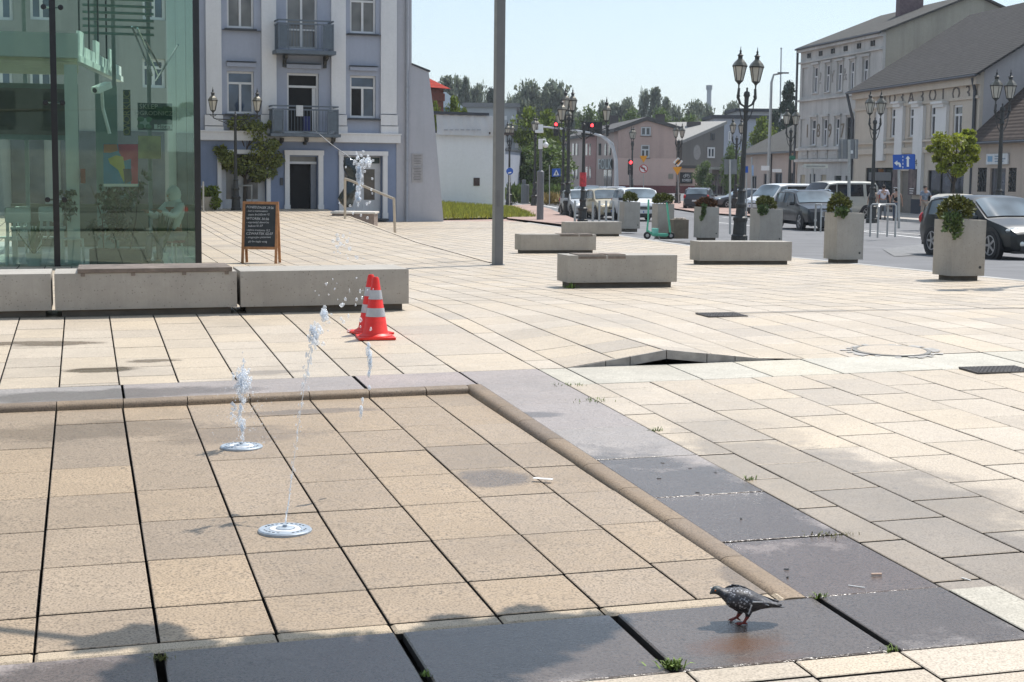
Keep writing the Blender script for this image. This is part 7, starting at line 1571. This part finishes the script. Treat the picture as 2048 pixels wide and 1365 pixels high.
def car(label, P, rz, L, Wd, H, kind, pm, rear_view=False, tint=False, grille='bar', roofrail=False, badge=None, lit=False, wr=.33, name='parked_car', cat='car', mirror=None, side_dark=True):
    t = thing(name, label, cat, P, rz, 'cars on the street'); pr = PROF[kind]; W2 = Wd/2; zl = .2*H/1.5
    def ring(tt, zb, zt2, wf):
        w = W2*wf; zb *= H; zt2 *= H; wr_ = w*(.97-.30*max(0, (zt2-zb)/(H))*1.0); low = zl+(.12 if tt in (0, 1) else 0)
        half = [(w*.82, low), (w*.96, low+.10*H), (w, min(zb-.02, .40*H)), (w*.975, zb), (wr_, zt2-.035*H if zt2-zb > .1*H else zt2-.008*H), (wr_*.80, zt2), (wr_*.4, zt2+.012*H)]
        y = -L/2+tt*L; return [(x, y, z) for x, z in half]+[(-x, y, z) for x, z in half[::-1]]
    rings = [ring(*q) for q in pr]
    b = MB(); b.loft(rings); b.build('body', pm, t, smooth=30, local=True)
    n = 14; gl = M_CARGLD if tint else M_CARGL
    def glass(name, grid, push, shrink=.9, m_=None):
        pts = [Vector(p) for r_ in grid for p in r_]; c = sum(pts, Vector())/len(pts); b = MB(); rows = [[tuple(c+(Vector(p)-c)*shrink+push) for p in r_] for r_ in grid]; b.loft(rows, closed=False, cap=False); return b.build(name, m_ or gl, t, smooth=True, local=True)
    i5 = [4, 5, 6, 7, 8, 9]
    glass('windscreen', [[rings[4][j] for j in i5], [rings[5][j] for j in i5]], Vector((0, -.022, .02)), .93)
    glass('rear_window', [[rings[8][j] for j in i5], [rings[9][j] for j in i5]], Vector((0, .025, .02)), .84, M_CARGLD if kind == 'van' else None)
    for s in (0, 1):
        A = lambda k, j: Vector(rings[k][j if s == 0 else 13-j]); sg = Vector((1 if s == 0 else -1, 0, 0))
        top = [A(5, 4), A(6, 4), A(7, 4), A(8, 4)]; bot = [A(4, 3).lerp(A(5, 3), .35), A(6, 3), A(7, 3), A(8, 3).lerp(A(9, 3), .25)]
        cuts = [0, .46, .93, 1.0] if kind != 'van' else [0, .28, .62, 1.0]
        def lp(l, f): q = f*(len(l)-1); i = min(int(q), len(l)-2); return l[i].lerp(l[i+1], q-i)
        for a, c in zip(cuts, cuts[1:]):
            if c-a < .1: continue
            a2, c2 = a+.015, c-.02
            g = [[lp(bot, f)+(lp(top, f)-lp(bot, f))*z+sg*.018 for f in (a2, (a2+c2)/2, c2)] for z in (.08, .9)]
            b = MB(); b.loft([[tuple(p) for p in r_] for r_ in g], closed=False, cap=False); b.build('side_window', M_CARGLD if (tint or (kind == 'van' and a > .1)) else gl, t, local=True)
        m_ = MB(); m_.box(-.1, .1, -.05, .05, -.07, .07, Matrix.Translation(A(4, 3)+sg*.14+Vector((0, .25, .06))), bev=.03); m_.build('mirror', mirror or pm, t, local=True, smooth=True)
        b = MB(); q0 = A(5, 3).lerp(A(6, 3), .0); b.box(-.015, .015, -.09, .09, -.018, .018, Matrix.Translation(A(6, 3)+sg*.015-Vector((0, 0, .08)))); b.build('door_handle', pm if not tint else M_CHROME, t, local=True)
        for yy in (-L/2+L*.19, L/2-L*.19):
            x = W2*(.985); Mw = Matrix.Translation(((x if s == 0 else -x), yy, wr))@Matrix.Rotation(R(90) if s == 0 else R(-90), 4, 'Y')
            b = MB(); b.lathe([(wr*1.2, -.12), (wr*1.2, .006), (wr*1.05, .012), (0, .012)], 22, Mw); b.build('wheel_arch', M_TRIM, t, local=True)
            b = MB(); b.lathe([(wr*.6, -.18), (wr*.93, -.18), (wr, -.14), (wr, .0), (wr*.95, .028), (wr*.7, .032), (wr*.66, .015)], 26, Mw); w_ = b.build('wheel', M_BLACK, t, local=True, smooth=True)
            b = MB(); b.lathe([(wr*.68, -.02), (wr*.68, .02), (wr*.6, .024), (wr*.58, .0), (0, .0)], 22, Mw); b.lathe([(.05, .0), (.05, .03), (0, .034)], 8, Mw)
            for q in range(5): b.box(-.028, .028, 0, wr*.62, .0, .022, Mw@Matrix.Rotation(q*2*math.pi/5, 4, 'Z'))
            b.build('rim', M_RIM, w_, local=True)
    yF, yB = -L/2, L/2; zh = .47*H if kind != 'suv' else .50*H
    for s in (-1, 1):
        if kind == 'van' and rear_view: pass
        b = MB(); b.ball((s*W2*.70, yF+.115*L*.5, zh+.015), .23, .16, .075, 10, 6, Matrix.Rotation(0, 4, 'Z')); b.build('headlight', M_HL, t, local=True, smooth=True)
        b = MB(); b.ball((s*W2*.86, yB-.10, .60*H), .09, .13, .15 if kind != 'van' else .26, 8, 6); b.build('tail_light', M_TL, t, local=True, smooth=True)
        b = MB(); b.lathe([(.065, 0), (.06, .02), (0, .03)], 12, Matrix.Translation((s*W2*.62, yF+.02, .28*H))@Matrix.Rotation(R(90), 4, 'X')); b.build('fog_light', M_HL, t, local=True)
    b = MB(); b.box(-W2*.66, W2*.66, yF-.012, yF+.1, .17*H, .25*H, bev=.01); b.box(-W2*.8, W2*.8, yF+.02, yF+.2, .13*H, .17*H); b.build('lower_grille', M_TRIM, t, local=True)
    b = MB(); b.box(-W2*.8, W2*.8, yB-.15, yB+.012, .15*H, .27*H, bev=.02); b.build('rear_bumper', M_TRIM, t, local=True)
    gz0, gz1 = .37*H, .46*H
    if grille == 'kidney':
        for s in (-1, 1):
            b = MB(); x0 = .02 if s > 0 else -.38; b.box(x0, x0+.36, yF-.03, yF+.12, .36*H, .51*H, bev=.05); g = b.build('kidney_grille', M_TRIM, t, local=True)
            b = MB(); [b.box(x0+.03+k*.05, x0+.045+k*.05, yF-.05, yF-.02, .37*H, .50*H) for k in range(7)]; b.tube([(x0+.03, yF-.035, .365*H), (x0+.33, yF-.035, .365*H), (x0+.36, yF-.03, .43*H), (x0+.33, yF-.01, .51*H), (x0+.03, yF-.01, .51*H), (x0, yF-.03, .43*H), (x0+.03, yF-.035, .365*H)], .014, 5); b.build('chrome_bars', M_CHROME, g, local=True)
    elif grille == 'wide':
        b = MB(); b.box(-W2*.55, W2*.55, yF-.02, yF+.1, gz0, gz1, bev=.02); g = b.build('grille', M_TRIM, t, local=True); b = MB(); [b.box(-W2*.52, W2*.52, yF-.03, yF-.01, z, z+.012) for z in (gz0+.03, gz0+.075)]; b.build('chrome_bars', M_CHROME, g, local=True)
        b = MB(); b.prism([(-.11, gz1-.01), (-.06, gz1-.01), (0, gz0+.06), (.06, gz1-.01), (.11, gz1-.01), (.03, gz0+.015), (-.03, gz0+.015)], yF-.055, yF-.032); b.build('emblem', M_CHROME, g, local=True)
    elif grille == 'cross':
        b = MB(); b.box(-W2*.42, W2*.42, yF-.02, yF+.1, .24*H, .42*H, bev=.04); g = b.build('grille', M_TRIM, t, local=True); b = MB(); [b.box(-.30, .30, yF-.035, yF-.02, z, z+.014) for z in (.30*H, .36*H)]; [b.box(x, x+.014, yF-.037, yF-.021, .26*H, .40*H) for x in (-.16, .0, .16)]; b.build('chrome_bars', M_CHROME, g, local=True)
    else:
        b = MB(); b.box(-W2*.42, W2*.42, yF-.015, yF+.1, gz0, gz0+.06, bev=.01); g = b.build('grille', M_TRIM, t, local=True); b = MB(); b.ball((0, yF-.0, gz1), .06, .03, .05, 8, 6); b.build('emblem', M_CHROME, g, local=True)
    for y0, z in ((yF-.03, .30*H), (yB+.014, .42*H)): b = MB(); b.box(-.26, .26, y0-.012, y0+.012, z-.055, z+.055); pl_ = b.build('number_plate', M_PLATE, t, local=True); b = MB(); b.box(-.255, -.22, y0-.0135, y0+.0135, z-.05, z+.05); b.build('plate_band', M_SBLUE, pl_, local=True)
    if roofrail:
        for s in (-1, 1): b = MB(); b.tube([(s*W2*.70, -L*.06, .985*H), (s*W2*.72, 0, 1.015*H), (s*W2*.72, L*.28, 1.0*H), (s*W2*.70, L*.34, .97*H)], .02, 6); b.build('roof_rail', M_CHROME, t, local=True)
    return t
def cg(px, D): return gD(px, D, lambda x, y: zt(x, y)-.1)
PA = R
car('dark green black crossover with chrome window line parked behind the nearest planter', cg(1984, 38.5), R(15), 4.3, 1.84, 1.52, 'hatch', paint('black_green_paint', (.010, .014, .016), .2), grille='cross', wr=.36)
car('black SUV with double kidney grille and roof rails facing the square', cg(1622, 63), R(7), 4.8, 1.95, 1.58, 'suv', paint('blue_black_paint', (.012, .016, .022), .3), grille='kidney', roofrail=True, wr=.37)
car('champagne gold hatchback waiting in front of the row of bollards', cg(1213, 79), R(9), 4.2, 1.78, 1.52, 'hatch', paint('champagne_paint', (.46, .40, .28), .35), wr=.33)
car('light grey hatchback left of the champagne car, behind the lamp post', cg(1163, 83), R(9), 4.2, 1.76, 1.46, 'hatch', paint('light_grey_paint', (.50, .52, .53), .3), wr=.33)
car('white SUV with wide black grille behind the round shrub planter', cg(1275, 76), R(9), 4.3, 1.82, 1.58, 'suv', paint('white_car_paint', (.72, .73, .73), 0.), grille='wide', wr=.35, mirror=M_TRIM)
car('dark blue car with a red roof box strip queued at the back left', cg(1181, 108), R(12), 4.3, 1.78, 1.5, 'hatch', paint('navy_paint', (.03, .035, .06), .3), wr=.33)
car('silver estate queued behind the champagne car', cg(1229, 100), R(12), 4.5, 1.8, 1.5, 'hatch', paint('silver_paint', (.48, .49, .5), .5), tint=True, wr=.33, roofrail=True)
car('dark grey estate car driving away, seen from behind', cg(1399, 106), R(167), 4.6, 1.8, 1.45, 'hatch', paint('dark_grey_paint', (.05, .052, .06), .4), roofrail=True, wr=.33)
car('dark silver car half hidden behind the tallest lamp post', cg(1487, 108), R(-82), 4.3, 1.75, 1.42, 'hatch', paint('gunmetal_paint', (.13, .135, .15), .5), wr=.33)
car('white minivan behind the black SUV', cg(1563, 92), R(-52), 4.9, 1.9, 1.85, 'van', paint('pearl_white_paint', (.66, .68, .69), .1), wr=.34, name='parked_van', cat='van')
car('beige white camper van with tinted side windows beside the cream house', cg(1666, 86), R(-62), 5.0, 1.95, 2.05, 'van', paint('sand_white_paint', (.52, .52, .47), .1), tint=True, wr=.36, name='parked_van', cat='van')
car('pale car behind the dark crossover with its rear corner showing', cg(1908, 58), R(160), 4.0, 1.75, 1.5, 'hatch', paint('cream_car_paint', (.55, .52, .46), .1), wr=.33)
# ================================================================== people
def skinmesh(nodes, edges, rad, sub=1):
    me = bpy.data.meshes.new('skin'); names = list(nodes); me.from_pydata([nodes[k] for k in names], [(names.index(a), names.index(b)) for a, b in edges], []); o = bpy.data.objects.new('skin', me); COL.objects.link(o)
    md = o.modifiers.new('s', 'SKIN'); md.use_smooth_shade = True
    for i, k in enumerate(names): r_ = rad[k]; me.skin_vertices[0].data[i].radius = r_ if isinstance(r_, tuple) else (r_, r_)
    me.skin_vertices[0].data[0].use_root = True
    s = o.modifiers.new('u', 'SUBSURF'); s.levels = sub; s.render_levels = sub
    dg = bpy.context.evaluated_depsgraph_get(); ev = o.evaluated_get(dg); mm = bpy.data.meshes.new_from_object(ev); b = MB(); b.add([tuple(v.co) for v in mm.vertices], [list(p.vertices) for p in mm.polygons])
    bpy.data.objects.remove(o); bpy.data.meshes.remove(me); bpy.data.meshes.remove(mm); return b
M_SKIN = mat('skin', (.42, .25, .18), .6, .1, 8); M_HAIR = mat('dark_hair', (.025, .018, .014), .7, .3, 20)
def person(label, P, rz, shirt, trousers, arms=((.2, .1), (.2, .1)), stride=.18, H=1.75, hair=M_HAIR, short=False, seat=False, sleeves=True, hood=None, elbow=((.0, .0), (0, 0)), bag=None):
    t = thing('person', label, 'person', P, rz); k = H/1.75; t.scale = (k, k, k)
    n = {'pel': (0, 0, .95), 'sp': (0, .01, 1.13), 'ch': (0, .0, 1.34), 'nk': (0, -.01, 1.5), 'hd': (0, -.02, 1.60), 'ht': (0, -.015, 1.71)}
    r = {'pel': (.145, .11), 'sp': (.13, .10), 'ch': (.155, .105), 'nk': .055, 'hd': (.078, .095), 'ht': (.06, .07)}
    e = [('pel', 'sp'), ('sp', 'ch'), ('ch', 'nk'), ('nk', 'hd'), ('hd', 'ht')]
    for i, s in ((0, -1), (1, 1)):
        f = stride*(1 if i else -1)
        if seat: K, A_, T_ = (s*.13, -.44, .92), (s*.14, -.46, .50), (s*.15, -.62, .46)
        else: K, A_, T_ = (s*.10, -f*.55, .50), (s*.10, -f*.9+(.06 if f < 0 else 0), .09+(.05 if f < 0 else 0)), (s*.11, -f*.9-.14, .035)
        n.update({'hp%d' % i: (s*.095, 0, .90), 'kn%d' % i: K, 'an%d' % i: A_, 'to%d' % i: T_}); r.update({'hp%d' % i: .092, 'kn%d' % i: .06, 'an%d' % i: .045, 'to%d' % i: .035})
        e += [('pel', 'hp%d' % i), ('hp%d' % i, 'kn%d' % i), ('kn%d' % i, 'an%d' % i), ('an%d' % i, 'to%d' % i)]
        sx_, sf = arms[i]; ef, eu = elbow[i]
        E_ = Vector((s*(.20+sx_*.28), -sf*.28, 1.43-.28*math.sqrt(max(.1, 1-sx_*sx_-sf*sf)))); Wv = E_+Vector((s*.03-s*eu*.22, -.06-ef*.22, -.245*(1-.9*abs(ef)) if ef < .8 else .1)); Hn = Wv+(Wv-E_).normalized()*.08
        n.update({'sh%d' % i: (s*.19, 0, 1.435), 'el%d' % i: tuple(E_), 'wr%d' % i: tuple(Wv), 'hn%d' % i: tuple(Hn)}); r.update({'sh%d' % i: .062, 'el%d' % i: .042, 'wr%d' % i: .03, 'hn%d' % i: (.042, .02)})
        e += [('ch', 'sh%d' % i), ('sh%d' % i, 'el%d' % i), ('el%d' % i, 'wr%d' % i), ('wr%d' % i, 'hn%d' % i)]
    b = skinmesh(n, e, r, 1)
    for i, s in ((0, -1), (1, 1)):      # five fingers, unequal and curled
        w, h_ = Vector(n['wr%d' % i]), Vector(n['hn%d' % i]); d = (h_-w).normalized(); side = d.cross(Vector((0, 0, 1) if abs(d.z) < .9 else (1, 0, 0))).normalized(); pn = d.cross(side)
        for q, (o_, ln) in enumerate(((-.03, .075), (-.01, .085), (.01, .08), (.03, .062))): p = h_+side*o_+d*.015; b.tube([p, p+d*ln*.5+pn*.008, p+d*ln*.9+pn*.028], [.0095, .0085, .006], 5)
        p = h_-side*.038-d*.03; b.tube([p, p-side*.03+d*.02, p-side*.035+d*.055], [.011, .0095, .007], 5)
    # face
    for x in (-.03, .03): b.ball((x, -.108, 1.635), .011, .008, .008, 6, 4)
    b.tube([(0, -.108, 1.635), (0, -.135, 1.60), (0, -.11, 1.593)], [.008, .014, .01], 6); b.box(-.025, .025, -.112, -.1, 1.562, 1.57)
    for x in (-.085, .085): b.ball((x, -.01, 1.62), .012, .022, .034, 6, 4)
    b.build('body', M_SKIN, t, smooth=180, local=True)
    def sub(keys, add, extra={}):
        nn = {k_: n[k_] for k_ in keys}; nn.update(extra); rr_ = {k_: (tuple(x+add for x in r[k_]) if isinstance(r[k_], tuple) else r[k_]+add) for k_ in keys}; return nn, rr_, [x for x in e if x[0] in keys and x[1] in keys]
    ks = ['pel', 'sp', 'ch', 'sh0', 'sh1']
    if sleeves: ks += ['el0', 'el1']
    if hood: ks += ['wr0', 'wr1']
    nn, rr_, ee = sub(ks, .017)
    if sleeves and not hood:
        for i in (0, 1): nn['el%d' % i] = tuple(Vector(nn['sh%d' % i]).lerp(Vector(nn['el%d' % i]), .8)); rr_['el%d' % i] = .07
    skinmesh(nn, ee, rr_, 1).build('top', shirt, t, smooth=180, local=True)
    ks = ['pel', 'hp0', 'hp1', 'kn0', 'kn1']+([] if short else ['an0', 'an1']); nn, rr_, ee = sub(ks, .014); skinmesh(nn, ee, rr_, 1).build('trousers', trousers, t, smooth=180, local=True)
    for i in (0, 1): p = Vector(n['to%d' % i]); a = Vector(n['an%d' % i]); b = MB(); b.tube([a+Vector((0, .05, -.04)), p+Vector((0, .02, 0)), p+Vector((0, -.04, 0))], [.05, .05, .04], 8); b.build('shoe', M_TRIM, t, local=True)
    b = MB()
    if hood: b.ball((0, .015, 1.63), .125, .135, .16, 12, 8); b.tube([(0, .03, 1.42), (0, .03, 1.55)], [.15, .11], 10); b.build('hood', hood, t, smooth=True, local=True)
    else: b.ball((0, .015, 1.66), .092, .105, .095, 12, 8); b.build('hair', hair, t, smooth=True, local=True)
    if bag: b = MB(); b.box(-.13, .13, -.06, .06, -.2, .2, Matrix.Translation((.28, 0, .75)), bev=.03); tag(b.build('shoulder_bag', bag, None), 'x', 'bag')
    return t
M_TEEW = mat('white_lilac_tee', (.60, .57, .62), .85, .08, 5); M_BLK = mat('black_fabric', (.02, .02, .022), .9, .2, 6); M_GRYF = mat('grey_fabric', (.16, .17, .18), .9, .12, 5); M_JEAN = mat('blue_jeans', (.07, .09, .13), .9, .15, 6); M_BEIGE = mat('beige_fabric', (.35, .30, .25), .9, .1, 5); M_BLUEP = mat('blue_print_shirt', (.20, .24, .30), .85, .5, 9)
person('person in a white lilac T-shirt and grey trousers walking away on the right pavement', gD(1765, 80, zt), R(170), M_TEEW, M_GRYF, ((.35, .05), (.35, -.05)), .22, 1.78)
person('person in a black sleeveless top right of the white shirted walker, behind the sign post', gD(1791, 77, zt), R(165), M_BLK, M_JEAN, ((.3, .1), (.3, .1)), .15, 1.62, sleeves=False)
person('person in dark clothes with a light bag left of the white shirted walker', gD(1745.5, 82, zt), R(175), M_BEIGE, M_BLK, ((.3, -.1), (.25, .2)), .12, 1.6)
person('person in a blue printed shirt and beige trousers near the second shop poster', gD(1848, 76, zt), R(20), M_BLUEP, M_BEIGE, ((.3, .2), (.5, .1)), .1, 1.76)
# hooded figure on a stool, added in place of people mirrored in the glass
P = Vector(FA.P(sx(350), -.75, zg)); st = thing('stool', 'dull red stool added under the stand-in hooded figure in the pavilion', 'stool', P); b = MB(); b.lathe([(.2, .38), (.2, .42), (0, .42)], 14); b.build('seat', mat('dull_red_seat', (.2, .07, .07), .6), st, local=True)
for q in range(4): b = MB(); b.tube([(.19*math.cos(q*1.57), .19*math.sin(q*1.57), 0), (.13*math.cos(q*1.57), .13*math.sin(q*1.57), .38)], .018, 5); b.build('leg', M_CHW, st, local=True)
M_HOOD = mat('pale_mint_hoodie', (.55, .60, .58), .9, .08, 4)
person('person in a pale hooded top added behind the glass, standing in for a mirrored sitter', P+Vector((0, 0, -.42)), TH-R(50), M_HOOD, M_GRYF, ((.15, .7), (.15, .75)), 0, 1.75, seat=True, hood=M_HOOD, elbow=((.9, .5), (.9, .4)))
# ================================================================== pigeon
P = at(1477, 1247, zf=zt); s = P.y/FPX/9.309
t = thing('pigeon', 'dark chequered pigeon with red feet walking on the wet dark border', 'pigeon', P, R(4))
prof = [(1772, 598, 10, .012), (1700, 582, 22, .024), (1600, 560, 42, .028), (1500, 535, 72, .030), (1400, 515, 108, .034), (1300, 500, 140, .040), (1180, 490, 190, .050), (1060, 475, 222, .058), (940, 455, 238, .063), (830, 440, 225, .062), (730, 415, 188, .055), (640, 375, 138, .042), (570, 325, 108, .031), (510, 283, 92, .024), (450, 262, 80, .021), (400, 265, 70, .0185), (365, 288, 50, .013), (345, 315, 28, .008), (330, 335, 14, .004), (318, 352, 4, .0012)]
b = MB(); rings = [[((x-900)*s, w*math.cos(q), (915-(y-hh*math.sin(q)))*s) for q in [2*math.pi*j/16 for j in range(16)]] for x, y, hh, w in prof]; b.loft(rings)
for (x0, y0), (x1, y1), (x2, y2), yy in (((980, 660), (920, 790), (880, 830), .022), ((1060, 660), (1040, 770), (970, 880), -.022)):
    q = [((x-900)*s, yy, (915-y)*s) for x, y in ((x0, y0), (x1, y1), (x2, y2))]; b.tube(q, [.016, .0075, .005], 8)
    for a, l in ((3.0, .034), (2.5, .030), (3.55, .030), (.1, .018)): e_ = q[2]; b.tube([e_, (e_[0]+math.cos(a)*l*.6, yy+math.sin(a)*l*.6, max(.005, e_[2]*.5)), (e_[0]+math.cos(a)*l, yy+math.sin(a)*l, .004)], [.005, .004, .0022], 6)
def pigeonmat():
    m, nt, bs = newmat('pigeon_plumage'); co = coords(nt); sp_ = N(nt, 'ShaderNodeSeparateXYZ'); nt.links.new(co, sp_.inputs[0]); X_, Z_ = sp_.outputs[0], sp_.outputs[2]
    v = N(nt, 'ShaderNodeTexVoronoi'); v.inputs['Scale'].default_value = 95; nt.links.new(co, v.inputs['Vector']); n_ = noise(nt, co, 40, 4)
    col = ramp(nt, n_, [(.3, (.018, .018, .022)), (.7, (.05, .05, .058))])
    sp1 = mul(nt, fl(nt, v.outputs['Distance'], .28, .42, 1, 0), mul(nt, fl(nt, X_, -.07, -.05, 0, 1), fl(nt, X_, .02, .05, 1, 0))); sp1 = mul(nt, sp1, mul(nt, fl(nt, Z_, .035, .05, 0, 1), fl(nt, n_, .42, .52, 0, 1)))
    col = mix(nt, mul(nt, sp1, .9), col, (.42, .43, .46))
    col = mix(nt, mul(nt, fl(nt, X_, -.075, -.09, 0, 1), fl(nt, n_, .3, .7, .4, 1)), col, (.055, .075, .075)); col = mix(nt, fl(nt, X_, -.1255, -.1275, 0, 1), col, (.09, .085, .085))
    col = mix(nt, mul(nt, fl(nt, X_, .06, .08, 0, 1), fl(nt, n_, .45, .6, 0, .5)), col, (.14, .14, .155)); col = mix(nt, fl(nt, Z_, .031, .036, 1, 0), col, (.22, .035, .025))
    nt.links.new(col, bs.inputs['Base Color']); bs.inputs['Roughness'].default_value = .55; bump(nt, bs, v.outputs['Distance'], .4, .003); return m
M_PIG = pigeonmat(); o = b.build('body', M_PIG, t, local=True)
md = o.modifiers.new('r', 'REMESH'); md.mode = 'VOXEL'; md.voxel_size = .0022; md.use_smooth_shade = True; sm = o.modifiers.new('s', 'SMOOTH'); sm.iterations = 3; sm.factor = .5
mm = bpy.data.meshes.new_from_object(o.evaluated_get(bpy.context.evaluated_depsgraph_get())); o.modifiers.clear(); o.data = mm
def wing(sg):
    pr = [(600, 420, 60), (680, 400, 150), (800, 400, 205), (920, 420, 215), (1040, 435, 190), (1160, 445, 140), (1280, 455, 85), (1400, 470, 52), (1520, 490, 32), (1640, 518, 14), (1690, 530, 4)]; rows = []
    for i, (x, y, hh) in enumerate(pr):
        wv = .0645 if i < 5 else .0645-.0058*(i-4); ring = []
        for j in range(9):
            q = -1+2*j/8; ring.append(((x-900)*s, sg*(wv*math.sqrt(max(.05, 1-.72*q*q))+.003), (915-(y-hh*q))*s))
        rows.append(ring)
    b = MB(); b.loft(rows, closed=False, cap=False); w = b.build('wing', M_PIG, t, local=True, smooth=180); sd = w.modifiers.new('t', 'SOLIDIFY'); sd.thickness = .005
    b = MB()
    for k, (xa, ya, xb, yb) in enumerate(((1010, 300, 1130, 350), (930, 290, 1050, 330), (1080, 400, 1280, 420), (1220, 430, 1420, 500), (1060, 460, 1010, 640))):
        z0, z1 = (915-ya)*s, (915-yb)*s; yq = sg*(.071 if k > 1 else .052) if k != 3 else sg*.051; b.tube([((xa-900)*s, yq, z0), ((xb-900)*s, yq*(.97 if k != 2 else .86), z1)], [.0035, .002], 5)
    b.build('pale_wing_bar', mat('pale_feather', (.42, .43, .45), .7, .2, 90), w, local=True); return w
wing(1); wing(-1)
for sg in (-1, 1): b = MB(); b.ball(((418-900)*s, sg*.0185, (915-248)*s), .0035, .002, .0035, 8, 6); b.build('eye', mat('orange_eye', (.5, .12, .02), .2), t, local=True)
b = MB(); b.ball(((352-900)*s, 0, (915-220)*s), .0035, .004, .003, 6, 4); b.build('cere', M_WHITEP, t, local=True)
# ================================================================== things just outside the frame that throw the shadows seen in it
o = dup(LV, Vector((8.15, 22.9, zt(8.15, 22.9))), .3, 'street lamp just beyond the right edge that throws its shadow on the paving', .93); o.rotation_euler = (0, 0, .3)
k2 = Vector((.66, .75)).normalized()*(1/math.tan(SUN_EL))
t = thing('overhanging_tree', 'leafy tree beside the viewer whose bough shades the bottom of the pool', 'tree', (-4.6, 8.4, zt(-4.6, 8.4)))
b = MB(); b.tube([(0, 0, -.1), (-.05, 0, 1.6), (-.1, .1, 3.2), (-.1, .2, 5)], [.17, .14, .12, .06], 8); cl = []
for px, py, r_, hh in ((215, 1283, .09, 3.5), (290, 1270, .12, 3.5), (350, 1300, .12, 3.5), (330, 1345, .2, 3.5), (420, 1350, .3, 3.4), (560, 1340, .34, 3.4), (700, 1330, .34, 3.4), (880, 1310, .32, 3.5), (1010, 1290, .28, 3.5), (1110, 1262, .2, 3.5), (1185, 1245, .11, 3.5), (900, 1345, .25, 3.6), (560, 1290, .14, 3.4), (1050, 1228, .08, 3.5), (900, 1245, .07, 3.5)):
    g = at(px, py, zf=zt); c = Vector((g.x+k2.x*hh, g.y+k2.y*hh, g.z+hh))-t.location; cl.append((tuple(c), r_))
b.tube([(-.1, .1, 3.2)]+[cl[k][0] for k in (0, 1, 4, 5, 6, 7, 8, 9, 10)], [.05, .03, .028, .026, .024, .02, .016, .012, .008, .005], 6)
b.build('trunk', M_BARK, t, local=True, smooth=True)
b = MB()
for c, r_ in cl: leafcloud(b, [(c, r_)], int(240+3200*r_*r_), .10, int(r_*1000)+int(abs(c[0])*97), 0, .55)
b.build('crown', ML_MID, t, local=True)
for i, f_ in enumerate(FT):
    if not USED[i]: 
        for c in KIDS(f_): bpy.data.objects.remove(c)
        bpy.data.objects.remove(f_)
for o in bpy.data.objects:
    if o.name.startswith(('water_jet', 'water_splash')): o['kind'] = 'stuff'

# ================================================================== summer haze between the square and the skyline
hb_ = MB(); hb_.box(-960, 960, -80, 2600, -3.5, 75); hz_ = hb_.build('haze', None); hz_.data.materials.clear()
m = bpy.data.materials.new('haze_air'); m.use_nodes = True; nt = m.node_tree; nt.nodes.remove(nt.nodes['Principled BSDF'])
pvn = nt.nodes.new('ShaderNodeVolumePrincipled'); pvn.inputs['Color'].default_value = (.82, .88, .95, 1); pvn.inputs['Density'].default_value = .00024; pvn.inputs['Anisotropy'].default_value = .25
nt.links.new(pvn.outputs[0], nt.nodes['Material Output'].inputs['Volume']); hz_.data.materials.append(m); hz_['kind'] = 'stuff'
